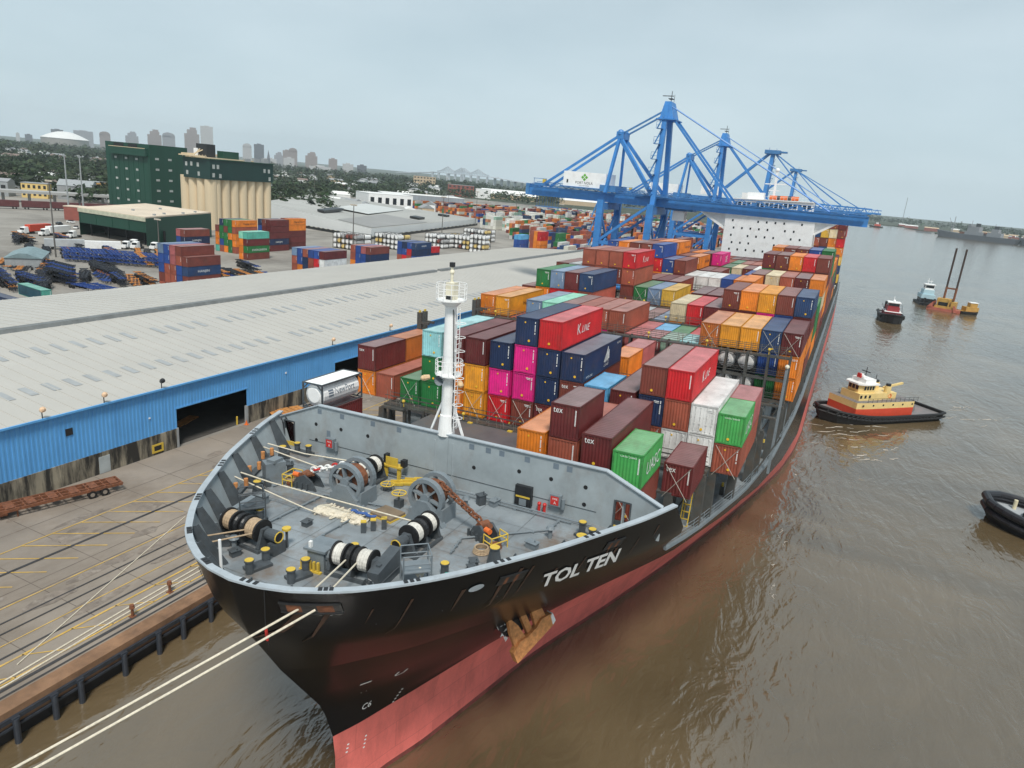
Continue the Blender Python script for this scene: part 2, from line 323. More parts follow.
# ---------------------------------------------------------------- ship frame
HEEL = -0.0335630684; XC = -26.7
SHIP = Matrix.Translation((0, 0, CAMH)) @ Matrix.Rotation(HEEL, 4, 'Y') @ Matrix.Translation((XC, 0, -CAMH))
SROT = (0, HEEL, 0)
def sw(x, y, z): return tuple(SHIP @ Vector((x, y, z)))
TAB = {0: (32.2, [(0, 0), (1.8, .6), (4.6, 1.2), (7.8, 2.2), (13.8, 3.3), (21.8, 4.6), (27.8, 6.1), (34.8, 8.1), (45.4, 10.9), (55.8, 13.4), (73, 17.4), (88, 20.6), (101, 22.2), (113, 22.8)]),
 6.2: (32.2, [(0, 0), (2, .7), (6.3, 1.8), (14.8, 3.8), (25.3, 7), (33.3, 10.2), (46.8, 15), (63, 19.3), (78, 21.6), (93, 22.8)]),
 10: (31, [(0, 0), (2, 1.2), (6, 3.2), (16, 7.5), (26, 11.5), (34, 14.8), (48, 18.6), (64, 21.4), (79, 22.6), (90, 22.8)]),
 15.5: (27.3, [(0, 0), (1.7, 2.4), (5.7, 5.6), (12.7, 9.6), (19.7, 13), (26.7, 15.8), (32.7, 17.7), (44.7, 20.3), (57.7, 21.8), (77.7, 22.6), (90, 22.8)]),
 20: (24.7, [(0, 0), (.8, 3), (2.4, 5.4), (4.5, 7.4), (8.5, 10.4), (14, 13.4), (21, 17), (25, 18.6), (60, 22.8)]),
 23.4: (23.9, [(0, 0), (.2, 1.8), (.7, 3.4), (1.6, 5.1), (2.6, 6.5), (4.6, 8.5), (6.8, 10.3), (9.5, 12.0), (12.5, 13.9), (16.1, 15.7), (19.6, 17.4), (24, 19), (60, 22.8)])}
ZS = sorted(TAB)
def interp(x, T):
    if x <= T[0][0]: return T[0][1]
    for (a, b), (c, d) in zip(T[:-1], T[1:]):
        if x <= c: return b+(d-b)*(x-a)/(c-a)
    return T[-1][1]
def ystem(z):
    z = min(max(z, 0), 23.4)
    return interp(z, [(k, TAB[k][0]) for k in ZS])
def hb(y, z):
    z = min(max(z, 0), 23.4); i = 0
    while i < len(ZS)-2 and z > ZS[i+1]: i += 1
    z0, z1 = ZS[i], ZS[i+1]; t = (z-z0)/(z1-z0); d = y-ystem(z)
    if d <= 0: return 0.
    return interp(d, TAB[z0][1])*(1-t)+interp(d, TAB[z1][1])*t
def smooth_b(y, z):      # a little averaging takes the kinks out of the table
    return (hb(y, z)*2+hb(y-.9*min(1, (y-ystem(z))/6), z)+hb(y+.9*min(1, (y-ystem(z))/6), z))/4 if y > ystem(z) else 0.
DECK, MDECK, RIM = 20.6, 15.5, 23.4
ship = tag(empty('container_ship', sw(0, 0, 0), SROT), 'black hulled container ship with red boot topping and grey mooring deck, moored at the quay', 'ship')
def hull():
    q = MB(); NT = 90; YEND = 322.0
    def col(zs, yend, n, pw):
        grid = []
        for z in zs:
            y0 = ystem(z); ye = yend(z); row = []
            for i in range(n+1):
                t = (i/n)**pw; y = y0+(ye-y0)*t; row.append((smooth_b(y, z) if i else 0., y, z))
            grid.append(row)
        return grid
    def skin(grid, mfn):
        for sgn in (1, -1):
            for a in range(len(grid)-1):
                for i in range(len(grid[0])-1):
                    p = [grid[a][i], grid[a][i+1], grid[a+1][i+1], grid[a+1][i]]
                    p = [(x*sgn, y, z) for x, y, z in p]
                    if sgn < 0: p.reverse()
                    q.face(p, mfn(grid[a][0][2], grid[a+1][0][2]))
    zs = [-4, -1, 1.25, 3, 5, 6.9, 8, 9.3, 10.5, 12, 13.5, 15.5]
    skin(col(zs, lambda z: YEND, NT, 2.4), lambda a, b: 2 if b <= 1.3 else 1 if b <= 6.91 else 0)
    zs2 = [15.5, 16.5, 17.5, 18.5, 19.5, 20.6, 21.8, 22.6, 23.4]
    ye = lambda z: 55-(z-15.5)/7.9*8.2
    skin(col(zs2, ye, 54, 1.7), lambda a, b: 0)
    q.face([(-22.8, YEND, -4), (22.8, YEND, -4), (22.8, YEND, 15.5), (-22.8, YEND, 15.5)])
    me = q.mesh('hull', [M_hull, M_boot, mat('waterline_scum', (.2, .05, .042), .5, var=.45, sc=.8, stretch=(1, 1, .4), dirt=(.07, .05, .03), dirt_amt=.8, dsc=.6)]); bm = bmesh.new(); bm.from_mesh(me); bmesh.ops.remove_doubles(bm, verts=bm.verts, dist=.002); bm.to_mesh(me); bm.free()
    me.polygons.foreach_set('use_smooth', [True]*len(me.polygons)); link('hull', me, ship)
    r = random.Random(17); q = MB()      # rust runs below the openings
    for y in [25.2, 26.0, 27.5, 29, 31.5, 33.8, 34.6, 35.4, 37.5, 39.6, 41.4, 42.2, 44, 45.6]+[56+3.1*k for k in range(26)]:
        z = (22.9 if y < 46.5 else 15.2)-r.uniform(.2, 1.4); L_ = r.uniform(.8, 3.6); w = r.uniform(.04, .13)
        for k in range(5):
            a, b = z-L_*k/5, z-L_*(k+1)/5; wa, wb = w*(1-.17*k), w*(1-.17*(k+1)); h = lambda yy, zz: (smooth_b(yy, zz)+.03, yy-.02, zz)
            q.face([h(y-wb, b), h(y+wb, b), h(y+wa, a), h(y-wa, a)])
    link('rust_streak', q.mesh('rust_streak', mat('rust_run', (.06, .028, .016), .7, var=.5, sc=2)), ship)
    # decks
    def deck(name, z, y0, y1, n, m, inset=.05, und=.0):
        q = MB(); L = []
        for i in range(n+1):
            y = y0+(y1-y0)*(i/n)**1.5; L.append((max(smooth_b(y, z)-inset, .02), y))
        for (a, b), (c, d) in zip(L[:-1], L[1:]): q.face([(-a, b, z), (a, b, z), (c, d, z), (-c, d, z)])
        q.build(name, m, ship)
    deck('forecastle_deck', DECK, ystem(DECK)+.15, 47.2, 40, M_deck)
    deck('main_deck', MDECK, 47.3, 321, 90, M_deck, .1)
    # bulwark: inner plate, rim cap, stiffeners
    N = 70; pts = []
    for i in range(N+1):
        y = ystem(RIM)+(46.8-ystem(RIM))*(i/N)**1.9
        pts.append((smooth_b(y, RIM) if i else 0., y))
    loop = [(-x, y) for x, y in reversed(pts)]+pts[1:]
    def off(L, d):
        o = []
        for i, p in enumerate(L):
            a = L[max(0, i-1)]; b = L[min(len(L)-1, i+1)]; t = -Vector((b[0]-a[0], b[1]-a[1])).normalized() if False else Vector((b[0]-a[0], b[1]-a[1])).normalized(); o.append((p[0]-t.y*d, p[1]+t.x*d))
        return o
    q = MB(); o0 = off(loop, -.06); o1 = off(loop, .36)
    for i in range(len(loop)-1):
        a, b, c, d = o0[i], o0[i+1], o1[i+1], o1[i]
        q.hexa([(*a, RIM+.004), (*b, RIM+.004), (*c, RIM+.004), (*d, RIM+.004), (*a, RIM+.13), (*b, RIM+.13), (*c, RIM+.13), (*d, RIM+.13)])
    for i in range(9, len(loop)-8, 13):      # dark scuppers / roller marks on the cap
        for k in (-.5, .5, 1.5):
            a = Vector(off(loop, .2)[i]); b = Vector(off(loop, .2)[i+1]); p = a+(b-a)*k*.9
            q.obox((p.x, p.y), .22, .3, RIM+.13, RIM+.17, math.atan2((b-a).y, (b-a).x), 1)
    q.build('bulwark_rim', [M_rim, M_dark], ship)
    q = MB(); LV = [DECK, 21.4, 22.4, RIM+.01]; G = []
    for z in LV:
        row = []
        for i in range(N+1):
            y = ystem(z)+(46.8-ystem(z))*(i/N)**1.9; row.append((smooth_b(y, z) if i else 0., y))
        row = [(-x, y) for x, y in reversed(row)]+row[1:]; G.append([(*p, z) for p in off(row, .16)])
    for r0, r1 in zip(G[:-1], G[1:]):
        for i in range(len(r0)-1): q.face([r0[i+1], r0[i], r1[i], r1[i+1]])
    q.build('bulwark_plate', M_sgrey, ship)
    for i in range(4, 2*N-3, 7):
        if 62 < i < 78 and i % 2: continue
        q = MB(); a, b = Vector(G[0][i]), Vector(G[3][i]); t = Vector(G[0][i+1])-Vector(G[0][i-1]); t.z = 0; t.normalize(); n = Vector((-t.y, t.x, 0)); w = t*.05
        base = a+n*1.0; top = b+n*.4
        q.hexa([a-w, base-w, base+w, a+w, b-w, top-w, top+w, b+w]); q.beam(base+Vector((0, 0, .05)), top, .3, .06, up=t)
        q.build('bulwark_stiffener', M_mach, ship)
    # closed chocks in the bow plating and their ropes' openings
    for y, z, w in ((24.35, 22.25, 2.4), (34.3, 21.9, 1.7), (41.6, 22.0, 1.5)):
        q = MB(); n = 8; 
        for i in range(n):
            y0_, y1_ = y-w/2+w*i/n, y-w/2+w*(i+1)/n
            f = lambda yy, zz: (smooth_b(yy, zz)+.03, yy-.03, zz)
            if y < 25:      # round the stem: step in x instead
                x0, x1 = 2.7+2.9*i/n, 2.7+2.9*(i+1)/n
                def yy(x, zz):
                    lo, hi = ystem(zz), ystem(zz)+12
                    for _ in range(30):
                        md = (lo+hi)/2
                        if smooth_b(md, zz) < x: lo = md
                        else: hi = md
                    return lo
                f2 = lambda x, zz: (x+.02, yy(x, zz)-.05, zz)
                q.face([f2(x0, z-.27), f2(x1, z-.27), f2(x1, z+.27), f2(x0, z+.27)], 1 if i in (1, 2, 5, 6) else 0)
                q.beam(f2(x0, z+.33), f2(x1, z+.33), .1, .1, 0); q.beam(f2(x0, z-.33), f2(x1, z-.33), .1, .1, 0)
            else:
                q.face([f(y0_, z-.3), f(y1_, z-.3), f(y1_, z+.3), f(y0_, z+.3)], 1 if i in (2, 5) else 0)
                q.beam(f(y0_, z+.36), f(y1_, z+.36), .1, .1, 0)
        q.build('mooring_chock', [M_dark, M_rust], ship)
    # name on the bow
    q = MB()
    def on_hull(u, v):
        z = 19.95+1.38*v; y = 37.25+5.95*u-.55*v; return (smooth_b(y, z)+.07, y-.03, z)
    for w, a, b in (('TOL', 0, .47), ('TEN', .535, 1)):
        vs, fs = text_geo(w, .12, .028); n = len(q.v)
        q.v += [on_hull(a+(b-a)*x, y) for x, y in vs]
        for f in fs: q.f.append(tuple(n+i for i in f)); q.m.append(0); q.c.append(None)
    q.build('ship_name', M_white, ship)
    # draught marks, bulb mark, oval plates
    q = MB()
    def hp(y, z, e=.03): return (smooth_b(y, z)+e, y-e, z)
    for (y, z, s) in ((32.5, 11.3, '-'), (33.0, 9.7, 'C8'), (33.8, 8.2, 'C6'), (35.0, 10.9, 'U')):
        def fn(u, v, y=y, z=z, s=s): return hp(y+.7*u, z+(.58*v if s != '-' else .25+.14*v))
        lettering(q, s, fn)
    for y, z in ((33.0, 4.8), (34.4, 4.3), (36.7, 7.0)):
        for k in range(5): q.face([hp(y+.06*k, z+.3*k), hp(y+.06*k+.16, z+.3*k), hp(y+.06*k+.16, z+.3*k+.12), hp(y+.06*k, z+.3*k+.12)])
    q.build('draught_mark', M_mark, ship)
    for xx, yy, zz in ((-4.2, None, 21.6), (10.6, None, 22.0)):
        q = MB(); lo, hi = ystem(zz), 50
        for _ in range(40):
            md = (lo+hi)/2
            if smooth_b(md, zz) < abs(xx): lo = md
            else: hi = md
        sg = 1 if xx > 0 else -1; P = []
        for k in range(14):
            a = 2*math.pi*k/14; y = lo+.42*math.cos(a); z = zz+.26*math.sin(a); P.append((sg*(smooth_b(y, z)+.05), y-.06, z))
        q.face(P if sg > 0 else P[::-1]); q.build('fairlead_plate', M_rim, ship)
hull()
def breakwater():
    q = MB(); y = 46.35; t = .16; q2 = MB()
    T = DECK+4.45
    prof = [(-18.4, RIM-.2), (-13.9, T), (13.0, T), (17.35, RIM-.2)]
    x0, x1 = -18.3, 17.35
    def top(x): return interp(x, prof)
    doors = [(-17.9, -16.8), (13.9, 15.0)]
    xs = sorted([x0, -13.9, 13.0, x1]+[d for p in doors for d in p])
    for a, b in zip(xs[:-1], xs[1:]):
        zb = DECK+2.3 if (a, b) in doors else DECK
        lim = smooth_b(y, DECK)-.12; a_, b_ = max(a, -lim), min(b, lim)
        q.hexa([(a_, y, zb), (b_, y, zb), (b_, y+t, zb), (a_, y+t, zb), (a, y, top(a)), (b, y, top(b)), (b, y+t, top(b)), (a, y+t, top(a))])
    for k in range(26):     # stiffeners on the after side
        x = -15.8+k*1.26; q.box(x-.05, x+.05, y+t, y+.7, DECK, top(x)-.1)
    for a, b in zip([p[0] for p in prof][:-1], [p[0] for p in prof][1:]):
        q2.beam((a, y+.07, top(a)+.04), (b, y+.07, top(b)+.04), .42, .09)
    bw = q.build('breakwater', M_sgrey, ship); q2.build('capping', M_rim, bw)
    q = MB()
    for a, b in doors:
        q.box(a-.12, a, y-.05, y+.2, DECK, DECK+2.4); q.box(b, b+.12, y-.05, y+.2, DECK, DECK+2.4); q.box(a, b, y-.05, y+.2, DECK+2.3, DECK+2.42); q.box(a, b, y-.02, y+.12, DECK, DECK+.35, 1)
    q.build('door_frame', [M_mach, M_yel], bw)
    q = MB()
    for x, z in ((-14.2, 2.65), (-11.4, 2.7), (-8.5, 2.7), (-14.2, 1.15), (6, 2.8), (8.7, 2.8), (11.5, 2.8), (11.5, 1.4), (2.0, 2.2)):
        q.tube((x, y-.015, DECK+z), (x, y+.01, DECK+z), .17, 12)
    for x in (-14, -11.5, -8.2, -5.5, 1.5, 3, 4.2, 6.4, 8.8, 9.9):
        q.box(x, x+.45, y-.012, y-.004, T-.75, T-.3, 1)
    q.box(-13, -12.6, y-.012, y-.004, DECK+1.6, DECK+2.3, 1)
    q.each('port_hole', [M_blk, mat('paint_patch', (.16, .2, .24), .5, var=.1)], bw)
    q = MB()
    q.box(-15, 12.5, y-.03, y, DECK+1.02, DECK+1.06, 0)
    q.build('cable_tray', M_mach, bw)
    for x in (-12.4, 9.3):
        q = MB(); q.box(x-.45, x+.45, y-.4, y-.004, DECK+.85, DECK+1.75, 0); q.box(x-.36, x+.3, y-.42, y-.41, DECK+.95, DECK+1.65, 1)
        lettering(q, 'FIRE', lambda u, v, x=x: (x-.2+.4*u, y-.425, DECK+1.38+.14*v), 2); lettering(q, 'A', lambda u, v, x=x: (x-.1+.2*u, y-.425, DECK+1.03+.22*v), 2)
        q.tube((x+.6, y-.2, DECK+.7), (x+.6, y-.2, DECK+1.5), .16, 8, 0)
        q.build('fire_hose_box', [M_machl, M_red, M_mark], bw)
    q = MB(); q.box(5.9, 7.3, y-.35, y-.004, DECK+.2, DECK+1.8, 0); q.box(6.3, 6.9, y-.37, y-.36, DECK+.2, DECK+.75, 2); q.box(6.0, 7.2, y-.38, y-.37, DECK+.85, DECK+1.0, 1)
    q.build('locker', [M_dark, M_yel, M_machl], bw)
    q = MB()
    for x in (8.0, 8.45):
        q.tube((x, y-.3, DECK), (x, y-.3, DECK+.65), .12, 8); q.ball((x, y-.3, DECK+.7), .17)
    q.build('hydrant', M_red, bw)
    q = MB(); q.box(-5.9, -5.6, y-1.2, y-1, DECK, DECK+1.1, 0); q.box(-4.6, -4.3, y-1.2, y-1, DECK, DECK+1.1, 0); q.box(-6, -4.2, y-1.3, y-.6, DECK+1.0, DECK+1.15, 0); q.box(-5.7, -4.5, y-1.25, y-1.2, DECK+1.15, DECK+1.9, 0); q.box(-6.1, -5.8, y-1, y-.5, DECK+1.1, DECK+1.9, 1); q.box(-4.4, -4, y-1, y-.5, DECK+1.1, DECK+1.7, 1)
    q.build('control_stand', [M_yel, M_dark], ship)
breakwater()
def foremast():
    x, y = -.95, 46.9; q = MB()
    q.tube((x, y, DECK+4.3), (x, y, 31.5), .56, 16, 0, .48); q.tube((x, y, 31.5), (x, y, 36.0), .5, 16, 0, .45)
    q.tube((x, y-.1, DECK+4.3), (x, y-.1, DECK+6.0), .72, 16, 0, .55)
    for a, b in ((-1.5, 0), (1.5, 0), (0, 1.6)): q.beam((x+a, y+b, DECK+4.4), (x+a*.35, y+b*.35, DECK+6.9), .16, .16)
    ms = q.build('foremast', M_white, ship, smooth=False)
    q = MB(); q.box(x-.5, x+.5, y-.62, y-.5, DECK, DECK+4.3); q.tube((x+.95, y-.55, DECK), (x+.95, y-.55, DECK+3.8), .07, 8); q.tube((x-.75, y-.55, DECK), (x-.75, y-.55, DECK+3.8), .06, 8); q.build('mast_pedestal', M_sgrey, ms)
    def platform(z, R, h, open_=0.):
        q = MB(); n = 12
        q.tube((x, y, z-.1), (x, y, z), R, n)
        q.tube((x, y, z-.55), (x, y, z-.1), .5, 12, 0, R*.8)
        for k in range(n):
            a = 2*math.pi*k/n; a2 = 2*math.pi*(k+1)/n
            p = (x+R*math.cos(a), y+R*math.sin(a)); r = (x+R*math.cos(a2), y+R*math.sin(a2))
            q.tube((*p, z), (*p, z+h), .028, 5)
            for zz in (.35, .7, 1.): q.tube((*p, z+h*zz), (*r, z+h*zz), .022, 5)
        return q.build('platform', M_white, ms)
    platform(30.0, 1.08, 1.15); p2 = platform(36.0, 1.18, 1.25)
    q = MB(); q.box(x-.35, x+.35, y-.3, y+.4, 36.0, 37.3); q.tube((x, y, 36.9), (x, y, 38.7), .12, 6); q.ball((x, y, 37.1), .3); q.ball((x, y, 38.1), .2); q.box(x-.16, x+.16, y-.16, y+.16, 38.5, 38.85, 1); q.box(x-.3, x+.25, y-.33, y-.31, 35.7, 36.3, 1)
    q.build('navigation_light', [mat('lamp_cream', (.75, .7, .55), .5), M_dark], ms)
    q = MB(); q.tube((x-.1, y-.75, 29.7), (x-.1, y-1.35, 29.7), .16, 12, 0, .42, cap=False); q.tube((x-.1, y-.7, 29.7), (x-.1, y-.74, 29.7), .14, 8); q.build('fog_horn', M_machl, ms)
    for a in (-1.5, 1.35):
        q = MB(); q.tube((x+a, y-.5, 29.6), (x+a*1.2, y-.9, 29.55), .2, 8, 0, .26); q.ball((x+a*1.22, y-.93, 29.55), .22, 0, 8, 4); q.build('flood_lamp', mat('lamp_beige', (.7, .5, .3), .4), ms)
    q = MB()
    for s in (-.22, .22): q.tube((x+.95+s*0, y-.4+s, DECK+5), (x+.95, y-.4+s, 35.5), .03, 5)
    k = DECK+5.2
    while k < 35.4: q.tube((x+.95, y-.62, k), (x+.95, y-.18, k), .025, 5); k += .38
    k = DECK+6
    while k < 35: q.ring((x+1.15, y-.4, k), (0, 0, 1), .42, .025, 8, 4); q.tube((x+.55, y-.2, k), (x+.95, y-.4, k), .03, 4); k += 1.1
    q.build('ladder', M_white, ms)
    q = MB(); q.path([(x+.62, y-.25, DECK+4), (x+.62, y-.25, 29), (x+.45, y-.3, 35), (x+.5, y-.5, 35.3)], .04, 5); q.build('cable', M_dark, ms)
foremast()
# ---------------------------------------------------------------- mooring deck machinery (parts of the ship)
def drumset(q_parent, segs, zc, rope_m):
    # segs along local x: (x0, x1, kind); kinds: w rope wrapped, f flange/dark drum, c cup, s shaft, g grey drum
    for x0, x1, k in segs:
        q = MB()
        if k == 'w':
            n = max(3, int((x1-x0)/.16))
            for i in range(n):
                a = x0+(x1-x0)*i/n; b = x0+(x1-x0)*(i+1)/n; mdl = (a+b)/2
                q.tube((a, 0, zc), (mdl, 0, zc), .66, 18, 0, .7, False); q.tube((mdl, 0, zc), (b, 0, zc), .7, 18, 0, .66, False)
            q.build('wound_rope', rope_m, q_parent, smooth=False)
        elif k == 'f':
            q.tube((x0, 0, zc), (x1, 0, zc), .79, 20); q.build('drum_flange', M_blk, q_parent)
        elif k == 'd':
            mid = (x0+x1)/2; q.tube((x0, 0, zc), (mid, 0, zc), .6, 18, 0, .74); q.tube((mid, 0, zc), (x1, 0, zc), .74, 18, 0, .6); q.build('drum', M_dark, q_parent)
        elif k == 'c':
            q.tube((x0, 0, zc), (x1, 0, zc), .36, 16, 0, .42, True); w = q.build('warping_head', M_mach, q_parent)
            q = MB(); e = .012 if x1 > x0 else -.012; q.tube((x1, 0, zc), (x1+e, 0, zc), .3, 16, 1); q.ring((x1+e, 0, zc), (1, 0, 0), .36, .045, 16, 6, 0); q.build('rim', [M_yel, M_blk], w)
        elif k == 's':
            q.tube((x0, 0, zc), (x1, 0, zc), .2, 10); q.build('shaft', M_mach, q_parent)
def winch(loc, rz, segs, L, zc=1.2, rope=None, gear=None, motor=None):
    q = MB()
    x0 = min(s[0] for s in segs); x1 = max(max(s[0], s[1]) for s in segs)
    for k in L:     # bearing pedestals
        q.prism([(k-.13, -.75), (k+.13, -.75), (k+.13, .75), (k-.13, .75)], 0, .35)
        q.hexa([(k-.13, -.7, .35), (k+.13, -.7, .35), (k+.13, .7, .35), (k-.13, .7, .35), (k-.13, -.28, zc+.3), (k+.13, -.28, zc+.3), (k+.13, .28, zc+.3), (k-.13, .28, zc+.3)])
    q.box(min(L)-.2, max(L)+.2, -.85, -.65, 0, .22); q.box(min(L)-.2, max(L)+.2, .65, .85, 0, .22)
    w = q.build('mooring_winch', M_mach, ship, loc, (0, 0, rz))
    drumset(w, segs, zc, rope or M_rope)
    if gear:
        for (gx0, gx1, gy0, gy1, h, m) in gear:
            q = MB(); q.hexa([(gx0, gy0, 0), (gx1, gy0, 0), (gx1, gy1, 0), (gx0, gy1, 0), (gx0, gy0, h*.75), (gx1, gy0, h*.75), (gx1, gy1, h), (gx0, gy1, h)])
            q.box(gx0-.06, gx1+.06, gy0+.2, gy1-.2, .5, .58); q.box((gx0+gx1)/2-.12, (gx0+gx1)/2+.12, gy0+.6, gy0+.9, h*.8, h*.8+.12)
            q.build('gearbox', m, w)
    if motor:
        for (a, b, y, z, r) in motor:
            q = MB(); q.tube((a, y, z), (b, y, z), r, 12); q.box(min(a, b)+.1, max(a, b)-.1, y-r*.7, y+r*.7, 0, z); q.build('motor', M_machl, w)
    return w
# forward winch on the quay side, beige rope
w = winch((-6.7, 31.15, DECK), math.radians(-3), [(-2.0, -1.85, 'f'), (-1.85, -1.1, 'w'), (-1.1, -.95, 'f'), (-.95, -.5, 'd'), (-.5, -.35, 'f'), (-.35, .1, 'd'), (.1, .25, 'f'), (.25, 1.15, 'w'), (1.15, 1.3, 'f'), (1.3, 1.75, 's'), (1.75, 2.75, 'c')], (-2.2, -.4, 1.5), rope=M_ropeb, gear=[(-2.75, -2.3, -.1, 2.6, 1.75, M_machl)], motor=[(-2.7, -2.2, -.9, .75, .4)])
q = MB(); q.tube((2.5, .9, 0), (2.5, .9, 1.3), .09, 8, 0); q.tube((2.5, .9, 1.3), (2.5, .9, 1.45), .3, 10, 1); q.box(2.2, 2.8, -.5, .5, 0, .8, 0); q.build('brake_handle', [M_mach, M_yel], w)
# forward winch on the water side, white rope
w = winch((2.0, 31.55, DECK), math.radians(6), [(-2.3, -1.6, 's'), (-1.6, -1.48, 'f'), (-1.48, -.8, 'w'), (-.8, -.68, 'f'), (-.68, -.3, 'd'), (-.3, -.18, 'f'), (-.18, .15, 'd'), (.15, .27, 'f'), (.27, 1.05, 'w'), (1.05, 1.17, 'f')], (-1.75, -.24, 1.3), rope=M_ropew, gear=[(1.45, 2.2, -1.3, 1.5, 1.75, M_mach)], motor=[(-2.5, -1.8, 0, 1.05, .5)])
q = MB(); q.box(-3.5, -1.9, -.75, 1.0, 1.35, 1.5); q.box(-3.2, -3.0, -.6, -.4, 1.5, 1.9, 2); q.box(-3.3, -2.1, -.6, .8, 0, 1.35, 0); q.build('hydraulic_cover', [M_machl, M_yel, M_mark], w)
q = MB()
for k in range(5): q.box(-3.6+.3*k, -3.45+.3*k, -.95, -.8, .1, .75)
q.box(-3.7, -2.1, -.98, -.78, .0, .12); q.build('valve_bank', M_yel, w)
q = MB()
for k in range(4): q.ring((1.5+.12*k, -1.5-.1*k, .5+.16*k), (0, 1, .3), .3, .03, 8, 4)
q.build('hose', M_mach, w)
# windlasses: axis runs fore and aft
def windlass(loc, rz, segs, L, wheels, wo):
    w = winch(loc, rz, segs, L, zc=1.35, rope=M_ropew, gear=[(wheels[0]-.45, wheels[1]+.45, wo-1.3, wo+1.2, .95, M_machl)])
    for xw in wheels:
        q = MB(); R = 1.48; n = 28
        P = [((0), R*math.cos(2*math.pi*i/n), R*math.sin(2*math.pi*i/n)) for i in range(n+1)]; wa, wb, hz = xw-.22, xw+.22, 1.85; ring = lambda a, k: (a[1]*k+wo, hz+a[2]*k)
        for a, b in zip(P[:-1], P[1:]): q.hexa([(wa, *ring(a, .8)), (wb, *ring(a, .8)), (wb, *ring(b, .8)), (wa, *ring(b, .8)), (wa, *ring(a, 1)), (wb, *ring(a, 1)), (wb, *ring(b, 1)), (wa, *ring(b, 1))])
        for k in range(3):
            a = math.pi*k/3+.3; q.beam((xw, wo+1.25*math.cos(a), 1.85+1.25*math.sin(a)), (xw, wo-1.25*math.cos(a), 1.85-1.25*math.sin(a)), .14, .34, up=(1, 0, 0))
        q.tube((xw-.3, wo, 1.85), (xw+.3, wo, 1.85), .36, 12)
        q.build('brake_wheel', M_machl, w)
    q = MB(); c = (wheels[0]+wheels[1])/2; q.tube((wheels[0]+.25, wo, 1.85), (wheels[1]-.25, wo, 1.85), 1.05, 18); q.build('chain_wheel', M_rust, w)
    q = MB(); q.hexa([(wheels[0]-.5, wo-1.75, 0), (wheels[0]+.1, wo-1.75, 0), (wheels[0]+.1, wo+1.6, 0), (wheels[0]-.5, wo+1.6, 0), (wheels[0]-.5, wo-.3, 1.7), (wheels[0]+.1, wo-.3, 1.7), (wheels[0]+.1, wo+.5, 1.7), (wheels[0]-.5, wo+.5, 1.7)]); q.box(wheels[0]-.2, wheels[1]+.2, wo-1.5, wo-1.0, 0, 1.25); q.build('brake_band', M_machl, w)
    return w
wl1 = windlass((-6.1, 42.3, DECK), math.radians(92), [(-2.4, -2.15, 's'), (-.9, -.75, 'f'), (-.75, .35, 'w'), (.35, .5, 'f'), (.5, 1.1, 'd'), (1.1, 1.25, 'f'), (1.25, 2.0, 'w'), (2.0, 2.15, 'f'), (2.15, 2.6, 's')], (-1.1, .5, 2.4), (-3.1, -1.5), -.9)
wl2 = windlass((3.2, 37.4, DECK), math.radians(90), [(-2.5, -3.5, 'c'), (-2.5, -2.1, 's'), (-2.1, -1.95, 'f'), (-1.95, -1.2, 'w'), (-1.2, -1.05, 'f'), (-1.05, -.4, 'd'), (-.4, -.25, 'f'), (-.25, .45, 'w'), (.45, .6, 'f'), (.6, 1.3, 's')], (-2.3, -.7, .8), (2.75, 4.3), 1.7)
def chain(a, b, mats_, name='anchor_chain', n=9, sag=.05):
    a, b = Vector(a), Vector(b); d = (b-a)/n; q = MB()
    t = d.normalized(); side = t.cross(Vector((0, 0, 1))).normalized(); up = side.cross(t)
    for i in range(n):
        c = a+d*(i+.5); c.z -= sag*4*(i+.5)/n*(1-(i+.5)/n); w = side if i % 2 else up; hl = d.length*.72; hw = .21
        P = []
        for k in range(11):
            an = 2*math.pi*k/10; P.append(c+t*hl*math.cos(an)+w*hw*math.sin(an))
        q.path(P, .085, 6, mats_[1][i % len(mats_[1])])
    q.build(name, mats_[0], ship)
chain((-5.8, 39.9, DECK+2.9), (-9.3, 40.2, DECK+1.5), ([M_mark, M_red], [0, 0, 1, 0, 0]), n=9)
chain((2.2, 40.9, DECK+2.9), (6.0, 40.2, DECK+1.2), ([M_rust], [0]), n=11)
